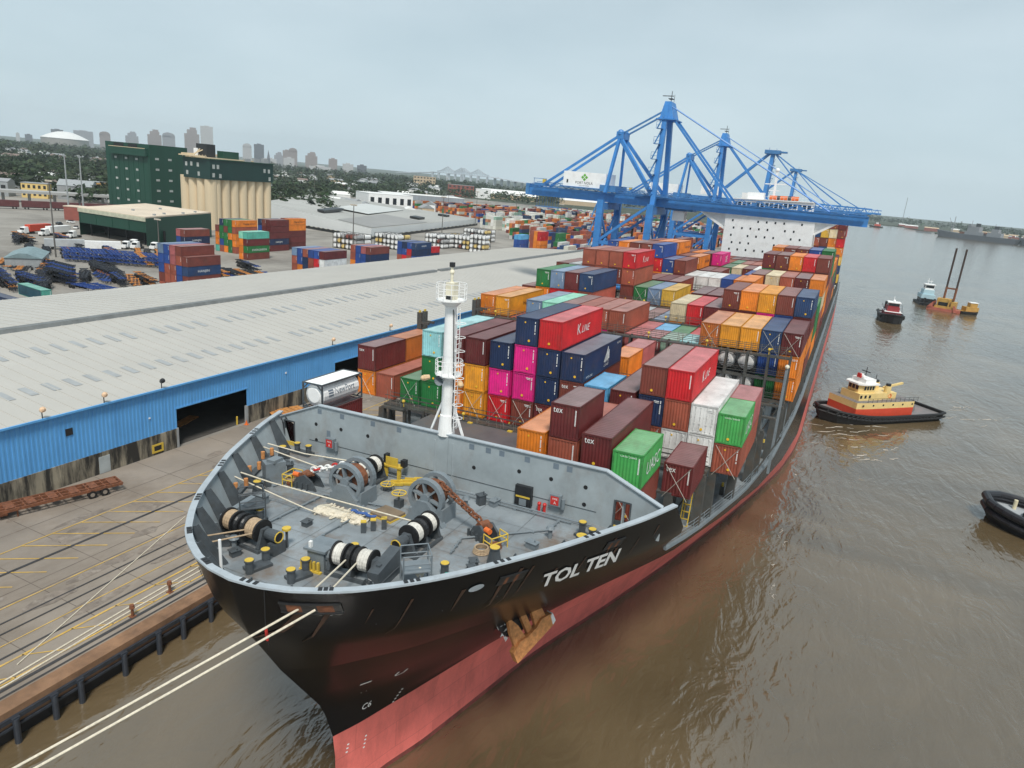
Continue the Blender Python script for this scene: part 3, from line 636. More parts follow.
def stopper(x, y, rz, rail):
    q = MB()
    for s in (-.5, .5):
        q.prism([(0, 0)], 0, 0) if False else None
        P = [(-1.2, 0), (1.2, 0), (.8, .75), (.1, 1.2), (-.6, .9)]
        n = len(q.v)
        q.v += [(a, s-.09, b) for a, b in P]+[(a, s+.09, b) for a, b in P]; k = len(P)
        q.f += [tuple(range(n, n+k)), tuple(range(n+2*k-1, n+k-1, -1))]; q.m += [0, 0]; q.c += [None]*2
        for i in range(k): q.f.append((n+i, n+k+i, n+k+(i+1) % k, n+(i+1) % k)); q.m.append(0); q.c.append(None)
    for k in range(4): q.box(-1.1+.5*k, -1.0+.5*k, -.75, -.58, 0, .55)
    st = q.build('chain_stopper', M_mach, ship, (x, y, DECK), (0, 0, rz))
    q = MB(); q.tube((-.2, -.4, 1.0), (-.2, .4, 1.0), .3, 12, 0); q.tube((-.9, .0, .6), (.6, 0, 1.25), .2, 8, 0); q.build('roller', M_rust, st)
    q = MB(); q.tube((rail*.5, -.35, 1.05), (rail*1.0, -.35, 1.05), .2, 10); q.build('lever', M_orng, st)
    q = MB()
    for a in (.9, 1.8):
        for b in (-.8, .6): q.tube((rail*a, b, 0), (rail*a, b, 1.0), .045, 6)
    for z in (.55, 1.0):
        q.path([(rail*.9, -.8, z), (rail*1.8, -.8, z), (rail*1.8, .6, z), (rail*.9, .6, z)], .045, 6)
    q.build('guard_rail', M_yel, st)
    q = MB(); q.tube((rail*1.35, -.1, .01), (rail*1.35, -.1, .22), .5, 12, 0, .42); q.build('hawse_pipe', M_rust, st)
stopper(-9.7, 40.1, math.radians(5), -1); stopper(6.5, 40.0, math.radians(-25), 1)
# bollards, rollers
def bitts(x, y, r=.3, h=1.0, name='bollard', taper=0., cap=True, n=1, dx=1., dy=0.):
    r *= .82; h *= .82; taper *= .7; q = MB(); L = []
    for k in range(n): L.append((x+dx*k, y+dy*k))
    if n > 1: q.beam((L[0][0]-.3, L[0][1], DECK+.1), (L[-1][0]+.3, L[-1][1], DECK+.1), .9, .2)
    for a, b in L: q.tube((a, b, DECK), (a, b, DECK+h), r+taper, 14, 0, r); q.tube((a, b, DECK+h), (a, b, DECK+h+.1), r+.06, 14, 0, r+.06)
    bt = q.build(name, M_mach, ship)
    q = MB()
    for a, b in L: q.tube((a, b, DECK+h+.1), (a, b, DECK+h+.125), r+.03, 14)
    q.each('cap', M_yel, bt)
bitts(-9.7, 33.9, n=2, dx=1.3, dy=-.15); bitts(-3.8, 28.3, n=2, dx=-.15, dy=1.5); bitts(-.9, 28.8, n=2, dx=-.1, dy=1.4)
bitts(-15.5, 45.3, n=2, dx=1.3, dy=0); bitts(12.2, 44.3, n=2, dx=1.0, dy=-.7, h=1.15)
bitts(-11.8, 36.9, .33, 1.25, 'pedestal_roller', .28); bitts(-15.6, 43.6, .33, 1.2, 'pedestal_roller', .28); bitts(8.6, 37.4, .38, 1.3, 'pedestal_roller', .3); bitts(13.0, 41.9, .42, 1.4, 'pedestal_roller', .28); bitts(6.6, 34.4, .3, .95, 'pedestal_roller', .04); bitts(.2, 33.5, .3, .8, 'pedestal_roller', .04)
def deck_bits():
    q = MB()     # yellow saddles in front of the breakwater
    for i, (x, y) in enumerate(((-3.9, 44.2), (-3.3, 44.7), (-3.2, 45.2), (-2.6, 45.7))):
        q.obox((x, y), 1.0, .42, DECK+.05, DECK+.18, .5); q.obox((x-.1, y+.1), 1.0, .12, DECK+.18, DECK+.42, .5); q.obox((x+.1, y-.16), 1.0, .12, DECK+.18, DECK+.3, .5)
    q.build('yellow_saddle', M_yel, ship)
    for x, y, h in ((-4.0, 43.0, .55), (-1.5, 41.0, 1.15)):
        q = MB(); q.ring((x, y, DECK+h), (0, 0, 1), .55, .05, 16, 6, 0)
        for k in range(4): a = k*math.pi/2+.4; q.tube((x, y, DECK+h), (x+.55*math.cos(a), y+.55*math.sin(a), DECK+h), .035, 5, 0)
        q.tube((x, y, DECK), (x, y, DECK+h), .07, 8, 1); q.box(x-.3, x+.3, y-.25, y+.25, DECK, DECK+h*.55, 1)
        q.build('brake_handwheel', [M_yel, M_mach], ship)
    q = MB(); q.obox((-1.3, 39.3), 2.0, 1.6, DECK+.12, DECK+.3, -.15, 0); q.obox((-1.3, 39.3), 2.1, 1.7, DECK, DECK+.12, -.15, 1); q.build('store_hatch', [mat('hatch_brown', (.2, .15, .1), .7, var=.3), M_yel], ship)
    q = MB()
    for (x, y) in ((-.4, 37.6), (-.9, 37.0), (-1.3, 36.4)): q.obox((x, y), .35, .6, DECK, DECK+.75, .6, 0); q.obox((x, y), .4, .4, DECK+.75, DECK+.8, .6, 1)
    q.build('brake_stand', [M_mach, M_yel], ship)
    q = MB(); x, y = -12.7, 39.6; q.obox((x, y), 1.6, 1.1, DECK, DECK+1.7, 1.05); q.prism([(x-.3, y-.5), (x+.5, y-.5), (x+.5, y+.5), (x-.3, y+.5)], DECK+1.7, DECK+1.95); q.build('vent_head', M_machl, ship)
    q = MB()      # lookout platforms with rails at the bulwark
    def plat(cx, cy, rz, m=0):
        ca, sa = math.cos(rz), math.sin(rz); f = lambda a, b: (cx+a*ca-b*sa, cy+a*sa+b*ca)
        q.obox((cx, cy), 1.7, 1.5, DECK+1.15, DECK+1.22, rz, m)
        P = [f(-.85, -.75), f(.85, -.75), f(.85, .75), f(-.85, .75)]
        for p in P: q.tube((*p, DECK), (*p, DECK+2.3), .045, 6, m)
        for z in (1.75, 2.3):
            for i in (0, 1, 2): q.tube((*P[i], DECK+z), (*P[(i+1) % 4], DECK+z), .04, 6, m)
    plat(-9.0, 33.6, .9); q.build('lookout_platform', M_mach, ship); q = MB(); plat(5.6, 32.6, .72); q.build('lookout_platform', M_machl, ship)
    q = MB(); q.tube((-4.05, 26.4, DECK), (-4.05, 26.4, DECK+3.1), .09, 8); q.build('jackstaff', M_white, ship)
    q = MB(); q.tube((7.1, 33.6, DECK+.35), (7.7, 33.9, DECK+.35), .38, 10); q.build('hose_reel', M_green, ship)
    q = MB(); q.ball((5.9, 32.6, DECK+.9), (.3, .3, .35)); q.build('rope_bundle', M_rope, ship)
    q = MB()
    for k in range(14): 
        a = random.uniform(0, 6); yy = 32.5+k*.85+random.uniform(-.2, .2); q.obox((-smooth_b(yy, DECK)+.9+random.uniform(0, .5), yy), .4, .5, DECK, DECK+random.uniform(.3, 1.0), a)
    q.build('pipe_run', M_mach, ship)
    q = MB()
    for y in (41.0, 38.2, 35.3):
        x = -smooth_b(y, RIM)+1.0
        q.obox((x+.4, y), .5, 1.7, DECK+.9, DECK+1.15, .45, 0)
        for d in (-.5, .5): q.tube((x+.4, y+d, DECK+1.15), (x+.4, y+d, DECK+1.75), .16, 10, 1)
    q.build('roller_fairlead', [M_mach, M_anch], ship)
deck_bits()
def deck_detail():
    r = random.Random(21); q = MB()          # weld seams of the deck plating
    for y in (28, 31, 34, 37, 40, 43, 45.5):
        w = smooth_b(y, DECK)-.5; q.face([(-w, y-.02, DECK+.004), (w, y-.02, DECK+.004), (w, y+.02, DECK+.004), (-w, y+.02, DECK+.004)])
    for x in (-12, -8, -4, 0, 4, 8, 12):
        y0 = 27
        while smooth_b(y0, DECK) < abs(x)+.6: y0 += .5
        q.face([(x-.02, y0, DECK+.008), (x+.02, y0, DECK+.008), (x+.02, 46.2, DECK+.008), (x-.02, 46.2, DECK+.008)])
    q.build('deck_seam', mat('seam_dark', (.09, .1, .105), .5, var=.3), ship)
    for pts, rad in (([(-12.5, 45.6, .25), (12.5, 45.6, .25)], .07), ([(-12.5, 45.3, .18), (11, 45.3, .18)], .05), ([(-7.6, 33.6, .15), (-7.4, 39.4, .15), (-2.0, 40.3, .15)], .07), ([(-3.2, 33.2, .15), (-3.0, 38.8, .15)], .06), ([(5.6, 36.8, .15), (5.2, 39.0, .15), (10, 43.5, .15), (10, 45.5, .15)], .07), ([(-11.8, 38.5, .12), (-10.5, 44.8, .12)], .06)):
        q = MB(); q.path([(a, b, DECK+c) for a, b, c in pts], rad, 6)
        for a, b in zip(pts[:-1], pts[1:]):
            for t in (.2, .5, .8): q.box(a[0]+(b[0]-a[0])*t-.12, a[0]+(b[0]-a[0])*t+.12, a[1]+(b[1]-a[1])*t-.08, a[1]+(b[1]-a[1])*t+.08, DECK, DECK+a[2]+.02)
        q.build('deck_pipe', M_machl, ship)
    for x, y, h, k in ((-12.9, 41.6, .9, 0), (-8.4, 44.6, .7, 1), (-1.2, 44.9, .8, 0), (3.6, 44.8, 1.0, 0), (4.6, 45.2, .6, 1), (-6.2, 29.4, .5, 0), (7.6, 36.4, .5, 0), (9.9, 40.6, .55, 1), (-10.4, 36.0, .8, 1), (7.9, 35.6, .5, 0), (-5.2, 35.0, .45, 0)):
        q = MB(); q.obox((x, y), .6+.2*k, .5, DECK, DECK+h*.8, x*.3); q.obox((x, y), .75+.2*k, .62, DECK+h*.8, DECK+h*.88, x*.3); q.tube((x+.2, y, DECK+h*.88), (x+.2, y, DECK+h*1.15), .05, 6); q.build('deck_locker', M_machl if k else M_mach, ship)
    for x, y in ((-9.2, 42.6), (10.4, 42.6), (-6.9, 30.0), (2.9, 43.6)):
        q = MB(); q.tube((x, y, DECK), (x, y, DECK+.75), .16, 10); q.tube((x, y, DECK+.75), (x, y, DECK+.95), .34, 12, 0, .2); q.build('mushroom_vent', M_machl, ship)
    for x, y, m in ((7.2, 38.2, M_ropeb), (-11.4, 40.2, M_ropeb)):
        q = MB()
        for k in range(4): q.ring((x, y, DECK+.07+.1*k), (0, 0, 1), .55-.03*k, .06, 16, 5)
        q.build('rope_coil', m, ship)
deck_detail()
def anchor():
    # hawse pocket and stowed anchor in the flare, water side
    y0, z0 = 43.4, 12.3; n = Vector((.78, -.42, .18)).normalized(); t = Vector((.33, .94, 0)).normalized(); up = t.cross(n).normalized()
    if up.z < 0: up = -up
    t, up = (t*.94+up*.34).normalized(), (up*.94-t*.34).normalized()
    c = Vector((smooth_b(y0, z0), y0, z0))
    def p(a, b, d): return c+t*a+up*b+n*d
    q = MB(); P0 = []; P1 = []
    for k in range(12):
        a = 2*math.pi*k/12; P0.append(p(1.9*math.cos(a), 1.9*math.sin(a)+1.0, -.6)); P1.append(p(1.75*math.cos(a), 1.75*math.sin(a)+1.0, .55))
    for k in range(12): q.face([P0[k], P0[(k+1) % 12], P1[(k+1) % 12], P1[k]], 0)
    q.face(P1, 1); q.build('anchor_bolster', [M_hull, M_dark], ship)
    q = MB()
    for k in range(34):
        a = random.uniform(1.7, 3.9); rr = random.uniform(.9, 1.9); q.face([p(rr*math.cos(a)+random.uniform(-.25, .25), 1.0+rr*math.sin(a)+random.uniform(-.3, .3), .565+.002*k) for _ in range(4)])
    q.build('salt_stain', M_mark, ship)
    def slab(poly, d0, d1, q):
        m = len(q.v); k = len(poly)
        poly = [(a*1.08+.5, b*1.08+.6) for a, b in poly]
        q.v += [tuple(p(a, b, d0)) for a, b in poly]+[tuple(p(a, b, d1)) for a, b in poly]
        q.f.append(tuple(range(m+k-1, m-1, -1))); q.f.append(tuple(range(m+k, m+2*k))); q.m += [0, 0]; q.c += [None]*2
        for i in range(k): q.f.append((m+i, m+(i+1) % k, m+k+(i+1) % k, m+k+i)); q.m.append(0); q.c.append(None)
    q = MB()
    slab([(-2.1, -2.4), (2.1, -2.4), (2.1, -1.5), (1.2, -1.2), (.5, -1.4), (-.5, -1.4), (-1.2, -1.2), (-2.1, -1.5)], .75, 1.35, q)
    slab([(-1.7, -1.5), (-.55, -1.4), (-.75, -.2), (-1.25, 1.0), (-1.6, -.2)], .75, 1.1, q); slab([(1.7, -1.5), (1.6, .0), (1.2, 1.5), (.75, .2), (.55, -1.4)], .75, 1.1, q)
    slab([(-.26, -1.5), (.26, -1.5), (.24, .3), (-.24, .3)], .6, 1.0, q)
    an = q.build('anchor', M_anch, ship)
    q = MB(); slab([(1.85, -2.3), (2.2, -2.2), (2.2, -1.5), (1.95, -1.6)], .7, 1.42, q); q.build('white_corner', M_mark, an)
anchor()
# the bow lies a little nearer the quay than the stacks' middle line: one sideways shift for everything shaped from the shell
for o in ship.children_recursive:
    n = o.name.split('.')[0]
    if o.type == 'MESH' and n in ('hull', 'forecastle_deck', 'main_deck', 'bulwark_rim', 'bulwark_plate', 'bulwark_stiffener', 'mooring_chock', 'ship_name', 'draught_mark', 'fairlead_plate', 'anchor', 'anchor_bolster', 'salt_stain', 'white_corner', 'rust_streak'):
        for v in o.data.vertices: v.co.x -= .55*min(1, max(0, (62-v.co.y)/25))
# ---------------------------------------------------------------- hatches, lashing bridges, gunwale
BAY0, PITCH, BASE, TH = 63.3, 14.5, 20.7, 2.9
def bay_y(i): return 49.5 if i == 0 else BAY0+PITCH*(i-1)
HOUSE = 243.0
def hatches():
    for i in range(0, 19):
        y0 = bay_y(i); 
        if i == 0: y1 = 62.0; y0 = 47.6
        else: y1 = y0+12.4
        if HOUSE-3 < y0 < HOUSE+14 or y1 > 318: continue
        bw = smooth_b(y0+2, MDECK); hw = min(20.1, bw-2.4)
        q = MB(); q.box(-hw+.3, hw-.3, y0+.3, y1-.3, MDECK, BASE-1.0, 1); q.box(-hw, hw, y0, y1, BASE-1.0, BASE-.06, 0)
        hc = q.build('hatch_cover', [M_hatch, M_sgrey], ship)
        q = MB()
        for k in range(10):
            x = random.uniform(-hw+1, hw-1); y = random.choice((y0+.5, y1-.6, y0+6.1)); q.box(x-.25, x+.25, y-.2, y+.2, BASE-.06, BASE+.06, random.choice((0, 0, 1)))
        q.each('twist_lock', [M_yel, M_red], hc)
    # pedestals carrying the outboard stacks
    for i in range(0, 17):
        y0 = bay_y(i)
        for yy in (y0+.4, y0+6.1, y0+11.8):
            for sg in (-1, 1):
                bw = smooth_b(yy, MDECK)
                x = sg*min(22.3, bw-.3)
                if yy < 56 and i == 0 and yy < 54: continue
                if HOUSE-3 < y0 < HOUSE+14: continue
                q = MB(); q.hexa([(x-.7, yy-.35, MDECK), (x+.2, yy-.35, MDECK), (x+.2, yy+.35, MDECK), (x-.7, yy+.35, MDECK), (x-.45, yy-.3, BASE-.3), (x+.2, yy-.3, BASE-.3), (x+.2, yy+.3, BASE-.3), (x-.45, yy+.3, BASE-.3)])
                q.box(min(x, x-sg*2.6)-.1, max(x, x-sg*2.6)+.1, yy-.32, yy+.32, BASE-.3, BASE-.08)
                q.build('stack_pedestal', M_lash, ship)
hatches()
def lashing_bridge(y, top, x0, x1, lamps=True):
    q = MB(); n = int(round((x1-x0)/2.52)); ym = y+1.05
    lv = [z for z in (BASE+.1, BASE+TH, BASE+2*TH) if z <= top+.1]
    for k in range(n+1):
        x = x0+(x1-x0)*k/n
        for yy in (y, y+1.0): q.box(x-.13, x+.13, yy-.1, yy+.1, MDECK, top+.15)
        if k % 3 == 1: q.beam((x, y+.5, MDECK), (x+2.4, y+.5, BASE), .16, .16)
    for z in lv:
        q.box(x0-.2, x1+.2, y-.02, y+1.02, z-.24, z-.04)
        for h in (.55, 1.05):
            q.box(x0, x1, y-.12, y-.06, z+h-.03, z+h+.03); q.box(x0, x1, y+1.06, y+1.12, z+h-.03, z+h+.03)
    lb = q.build('lashing_bridge', M_lash, ship)
    q = MB()
    for k in range(n):      # lashing rods standing in the racks
        x = x0+(x1-x0)*k/n
        for j in range(4):
            xx = x+random.uniform(.3, 2.2); q.tube((xx, y-.08, lv[-1]-.1), (xx+random.uniform(-.1, .1), y-.12, lv[-1]+random.uniform(.8, 1.7)), .025, 4)
    q.build('lashing_rods', mat('rod_steel', (.2, .18, .15), .6, var=.3), lb)
    q = MB()
    for k in range(1, n, 3):
        x = x0+(x1-x0)*k/n; q.tube((x, y-.1, top+.15), (x, y-.1, top+.65), .05, 6); q.ball((x, y-.15, top+.8), .2, 0, 8, 4)
    q.build('bridge_lamp', M_yel, lb)
for i in range(1, 14):
    y = bay_y(i)-1.75
    if HOUSE-5 < y < HOUSE+16: continue
    bw = smooth_b(y, MDECK)-.4; bw = min(bw, 22.7)
    top = BASE if i == 1 else BASE+TH*(1 if i in (2,) else 2)
    if i == 2: lashing_bridge(y, BASE+TH, -bw, bw)
    else: lashing_bridge(y, top, -bw, bw)
def posts():
    q = MB()          # tall posts on the quay side edge
    for y in (75.8, 77.0, 90.4, 91.6):
        for z in (27, 28): pass
        q.box(-22.9, -22.3, y-.2, y+.2, MDECK, 28.6); q.box(-22.9, -21.2, y-.15, y+.15, 27.1, 27.4); q.box(-22.7, -22.5, y-.15, y+.15, 28.6, 28.85, 1)
    for k in range(6): q.tube((-21.6+k*.7, 76.2, 23), (-21.6+k*.7, 76.2, 26+random.uniform(-.3, 1)), .14, 6)
    q.build('vent_posts', [M_lash, M_yel], ship)
    q = MB()          # slanted gangway posts on the water side
    for y in (79, 93, 108): q.beam((21.9, y, MDECK), (22.1, y+.3, 27.6), .28, .28, 0); q.ball((22.1, y+.2, 27.8), .25, 1, 8, 4)
    q.build('side_lamp_post', [M_machl, mat('lamp_cream', (.75, .7, .55))], ship)
    q = MB()
    for sg in (-1, 1):
        L = []
        y = 55.6
        while y < 318: L.append((sg*(smooth_b(y, MDECK)-.12), y)); y += 2.2
        for a in L: q.tube((*a, MDECK), (*a, MDECK+1.1), .035, 4)
        for z in (.4, .75, 1.1):
            for a, b in zip(L[:-1], L[1:]): q.tube((*a, MDECK+z), (*b, MDECK+z), .028, 4, cap=False)
    q.build('gunwale_railing', M_machl, ship)
    q = MB()
    for sg in (-1, 1):
        y = 55.2; 
        while y < 316:
            a = (sg*smooth_b(y, MDECK), y); b = (sg*smooth_b(y+3, MDECK), y+3); q.beam((*a, MDECK+.06), (*b, MDECK+.06), .25, .3); y += 3
    q.build('gunwale_bar', M_machl, ship)
    q = MB()
    for y in (66, 70, 74, 82.5, 87, 97, 112, 126, 141):
        x = smooth_b(y, MDECK)-1.2; q.box(x-.5, x-.1, y-.2, y+.2, MDECK, MDECK+.9, 0); q.tube((x-.3, y, MDECK+.9), (x-.3, y, MDECK+1.3), .12, 8, 1)
    for y in (60.5, 62):
        x = 16.8
        for s in (0, .7): q.beam((x-.6+s, y, MDECK), (x-.5+s, y+.8, BASE+.2), .09, .09, 1)
        for k in range(7): q.beam((x-.6, y+.1*k, MDECK+.7*k), (x+.1, y+.1*k, MDECK+.7*k), .06, .06, 1)
    for y in (84, 80.5): q.beam((16.5, y, BASE), (18.8, y+.5, MDECK+1), .5, .2, 1)
    q.build('deck_fittings', [M_lash, M_yel], ship)
posts()
def superstructure():
    y0, y1 = HOUSE, HOUSE+12; q = MB(); q.box(-13.7, 13.7, y0, y1, MDECK, 41.7)
    q.box(-22.4, 22.4, y0+1, y1, MDECK, 20.5)
    sp = q.build('accommodation_block', M_white, ship)
    q = MB(); q.box(-22.6, 22.6, y0-1.2, y0+4.2, 41.7, 42.0); q.box(-22.6, 22.6, y0-1.2, y0-1.05, 42.0, 43.2); q.box(-22.6, -22.4, y0-1.2, y0+4, 42, 43.2); q.box(22.4, 22.6, y0-1.2, y0+4, 42, 43.2)
    for sg in (-1, 1): q.beam((sg*22, y0+.6, 41.6), (sg*13.7, y0+.6, 36.5), .7, .7); q.hexa([(sg*13.7, y0+1.4, 37), (sg*13.9, y0+1.4, 37), (sg*22, y0+1.4, 41.6), (sg*13.7, y0+1.4, 41.6), (sg*13.7, y0+1.6, 37), (sg*13.9, y0+1.6, 37), (sg*22, y0+1.6, 41.6), (sg*13.7, y0+1.6, 41.6)])
    q.build('bridge_wing', M_white, sp)
    q = MB(); q.box(-12.3, 12.3, y0-.6, y1-2, 42, 46.0); q.box(-12.9, 12.9, y0-1, y1-1.6, 46.0, 46.25); wh = q.build('wheelhouse', M_white, sp)
    q = MB()
    for k in range(17):
        x = -11.6+k*1.4; q.box(x, x+1.05, y0-.64, y0-.6, 43.8, 45.2)
    q.each('bridge_window', M_glass, wh)
    q = MB()
    for r, z in enumerate((39.2, 36.9, 34.5, 32.2, 30.0, 27.5)):
        for k in range(9):
            x = -11.2+k*2.65+(r % 2)*.55
            if random.random() < .82: q.box(x-.26, x+.26, y0-.03, y0+.02, z-.34, z+.34)
    q.each('cabin_window', M_glass, sp)
    q = MB(); q.beam((0, y0+3, 46.2), (0, y0+3, 55), .7, .7); q.box(-3.2, 3.2, y0+2.8, y0+3.2, 51, 51.3); q.box(-1.6, 1.6, y0+2.7, y0+3.3, 49, 49.25); q.ball((0, y0+3, 55.4), .7); q.box(-8, -3, y0+2, y0+6, 46.25, 48.3); q.build('radar_mast', M_white, sp)
    q = MB()
    for x in (-1.0, 2.2, 5.6): q.tube((x, y0+1, 46.95), (x+2.2, y0+1, 46.95), .65, 10)
    q.build('life_raft', M_orng, sp)
    q = MB()
    for k in range(24): q.tube((-13+k*1.1, y0-.9, 46.25), (-13+k*1.1, y0-.9, 47.2), .04, 4)
    q.box(-13, 12.9, y0-.93, y0-.87, 47.15, 47.22); q.build('railing', M_white, sp)
    q = MB(); q.box(-6, 6, 274, 284, MDECK, 44); q.box(-4.5, 4.5, 275, 283, 44, 48, 1); q.build('funnel', [M_white, mat('funnel_dark', (.05, .05, .06), .5)], ship)
superstructure()
# ---------------------------------------------------------------- containers
def container_meshes(L, h):
    hw, d = 1.215, .04
    def corr(a0, a1, pitch, depth):       # trapezoid profile along a
        P = []; n = int(round((a1-a0)/pitch)); p = (a1-a0)/n
        for i in range(n):
            a = a0+i*p; P += [(a, 0), (a+p*.28, 0), (a+p*.5, depth), (a+p*.78, depth)]
        P.append((a1, 0)); return P
    q = MB(); z0, z1 = .16, h-.12
    for sg in (-1, 1):
        P = corr(.12, L-.12, .3, -d)
        for (a, da), (b, db) in zip(P[:-1], P[1:]):
            f = [(sg*(hw+da), a, z0), (sg*(hw+db), b, z0), (sg*(hw+db), b, z1), (sg*(hw+da), a, z1)]
            q.face(f if sg > 0 else f[::-1])
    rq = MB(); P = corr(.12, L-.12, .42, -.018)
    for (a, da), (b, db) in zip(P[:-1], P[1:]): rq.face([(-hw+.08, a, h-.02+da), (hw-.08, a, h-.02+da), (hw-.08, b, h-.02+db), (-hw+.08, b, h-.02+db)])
    q.face([(hw-.05, L-.04, z0), (-hw+.05, L-.04, z0), (-hw+.05, L-.04, z1), (hw-.05, L-.04, z1)])
    q.face([(-hw+.02, .1, .12), (-hw+.02, L-.1, .12), (hw-.02, L-.1, .12), (hw-.02, .1, .12)])
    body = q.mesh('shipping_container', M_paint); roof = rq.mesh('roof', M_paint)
    q = MB()
    for x in (-1, 1):
        for y in (0, L-.14):
            q.box(x*1.219-(.14 if x > 0 else 0), x*1.219+(0 if x > 0 else .14), y, y+.14, .0, h)
        q.box(min(x*1.219, x*1.16), max(x*1.219, x*1.16), .14, L-.14, 0.02, .16); q.box(min(x*1.222, x*1.14), max(x*1.222, x*1.14), .14, L-.14, h-.13, h-.01)
    for y in (0, L-.1): q.box(-1.08, 1.08, y, y+.1, .02, .16); q.box(-1.08, 1.08, y, y+.1, h-.14, h-.01)
    for x in (-1, 1):
        for y in (-.012, L-.165):
            for z in (-.004, h-.114): q.box(x*1.14-.09, x*1.14+.09, y, y+.178, z, z+.118)
    frame = q.mesh('corner_frame', M_frame)
    q = MB(); P = corr(-1.08, 1.08, .27, .04)
    for (a, da), (b, db) in zip(P[:-1], P[1:]): q.face([(a, .03+da, .16), (b, .03+db, .16), (b, .03+db, h-.13), (a, .03+da, h-.13)])
    wall = q.mesh('end_wall', M_paint)
    q = MB(); q.face([(-1.08, .05, .16), (1.08, .05, .16), (1.08, .05, h-.13), (-1.08, .05, h-.13)]); q.box(-.015, .015, .035, .05, .16, h-.13, 1)
    for x in (-.78, -.3, .3, .78):
        q.tube((x, .02, .2), (x, .02, h-.16), .022, 5, 2); q.box(x-.09, x+.09, .0, .04, .95, 1.02, 2)
        for z in (.3, 1.6, h-.35): q.box(x-.05, x+.05, .0, .05, z, z+.1, 2)
    door = q.mesh('door', [M_paint, M_frame, M_frame])
    return body, frame, wall, door, roof
CH = 2.86
# creation numbers of the containers that show only a few pixels (merged into one mass) and of those walled in
MASSED = {0, 2, 5, 35, 38, 53, 54, 56, 57, 58, 59, 60, 61, 62, 63, 66, 67, 68, 69, 70, 73, 75, 76, 78, 80, 82, 84, 86, 89, 93, 96, 99, 124, 125, 126, 129, 131, 133, 150, 152, 156, 160, 162, 164, 166, 169, 171, 172, 173, 177, 178, 180, 181, 185, 186, 187, 188, 190, 192, 194, 196, 202, 204, 206, 208, 210, 213, 215, 218, 220, 222, 224, 227, 228, 230, 232, 234, 251, 253, 254, 259, 260, 261, 262, 266, 267, 272, 275, 277, 279, 280, 281, 285, 286, 287, 288, 292, 293, 294, 295, 296, 300, 301, 302, 303, 304, 305, 306, 307, 308, 309, 311, 312, 313, 314, 315, 316, 320, 321, 322, 323, 324, 325, 326, 327, 328, 329, 330, 345, 346, 348, 350, 351, 352, 353, 356, 357, 358, 359, 360, 364, 365, 374, 375, 376, 377, 378, 380, 384, 389, 394, 399, 404, 405, 408, 409, 435, 451, 452, 456, 457, 468, 470, 474, 477, 478, 481, 482, 485, 489, 494, 497, 498, 501, 502, 505, 506, 510, 513, 514, 517, 518, 521, 522, 525, 526, 531, 532, 533, 538, 539, 540, 541, 542, 543, 544, 545, 546, 547, 550, 551, 552, 553, 556, 558, 559, 560, 561, 562, 563, 564}
WALLED = {40, 55, 72, 102, 103, 105, 106, 117, 147, 179, 189, 226, 241, 242, 250, 264, 265, 282, 283, 284, 289, 290, 291, 310, 331, 332, 333, 334, 335, 336, 337, 338, 339, 340, 341, 342, 343, 344, 349, 371, 372, 373, 449, 450, 454, 455, 464, 465, 466, 467, 469, 473, 493, 509, 554, 555, 557}
STUFF = []; NCON = [0]
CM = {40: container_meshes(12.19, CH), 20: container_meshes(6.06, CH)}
_marks = {}
def mark_mesh(kind, h=CH):
    if kind not in _marks:
        q = MB(); r = random.Random(kind*13+1)
        x = .86
        for k in range(13):
            z = h-.42-k*.1
            if r.random() < .9 and kind != 3: q.box(x, x+.1, .0, .012, z, z+.07)
        if kind == 1: q.box(.25, .75, 0, .012, h-.45, h-.38); q.box(.35, .75, 0, .012, h-.58, h-.53)
        if kind in (1, 2, 3):
            n = len(q.v); q.tube((-.1 if kind != 2 else .3, .012, .52), (-.1 if kind != 2 else .3, 0., .52), .13, 10, 1)
        if kind == 2: q.tube((-.2, .012, h-.5), (-.2, 0., h-.5), .09, 8, 1)
        _marks[kind] = q.mesh('marking', [M_mark, M_dot])
    return _marks[kind]
CC = {'brown': (.19, .046, .032), 'maroon': (.135, .022, .022), 'brick': (.33, .085, .05), 'orange': (.72, .21, .02), 'amber': (.8, .33, .025), 'dark orange': (.52, .15, .03), 'navy': (.014, .03, .085),
      'blue': (.02, .07, .28), 'light blue': (.1, .36, .62), 'pink': (.74, .016, .23), 'red': (.56, .016, .022), 'green': (.018, .17, .045), 'bright green': (.06, .33, .08), 'white': (.78, .78, .76), 'grey': (.42, .45, .46),
      'cyan': (.3, .62, .64), 'steel blue': (.16, .24, .36), 'mint': (.25, .6, .45), 'yellow': (.75, .45, .06), 'grey-green': (.25, .38, .3), 'teal': (.1, .42, .33), 'dark blue': (.02, .05, .13), 'cream': (.66, .55, .36), 'rose': (.42, .12, .12)}
CPROTO = {}
def container(loc, rot, size, cname, end='w', mark=None, label=None, group=None, jit=.12, parts=True):
    body, frame, wall, door, roof = CM[size]; c = CC[cname]; k = 1+random.uniform(-jit, jit); col = (*[min(1, v*k) for v in c], 1); rm = random.choice((0, 1, 2, 2, 3))
    i = NCON[0]; NCON[0] += 1
    if i in MASSED: STUFF.append((loc, rot, size, col))
    if i in MASSED or i in WALLED: return None
    o = link('shipping_container', body, None, loc, rot); o.color = col
    tag(o, label, 'container', group); o['_i'] = i
    if parts:
        f = link('corner_frame', frame, o); f.color = (*[v*.78 for v in col[:3]], 1)
        rf = link('roof', roof, o); fd = .12+.3*((i*37) % 10)/10; rf.color = (*[v*(1-fd)+.42*fd for v in col[:3]], 1)      # dusty roof paint, with the sky's pale sheen mixed into its colour
        w = link('door' if end == 'd' else 'end_wall', door if end == 'd' else wall, o); w.color = col
        if mark is None: mark = rm
        if mark >= 0: link('marking', mark_mesh(mark), o, (0, -.004, 0))
    return o
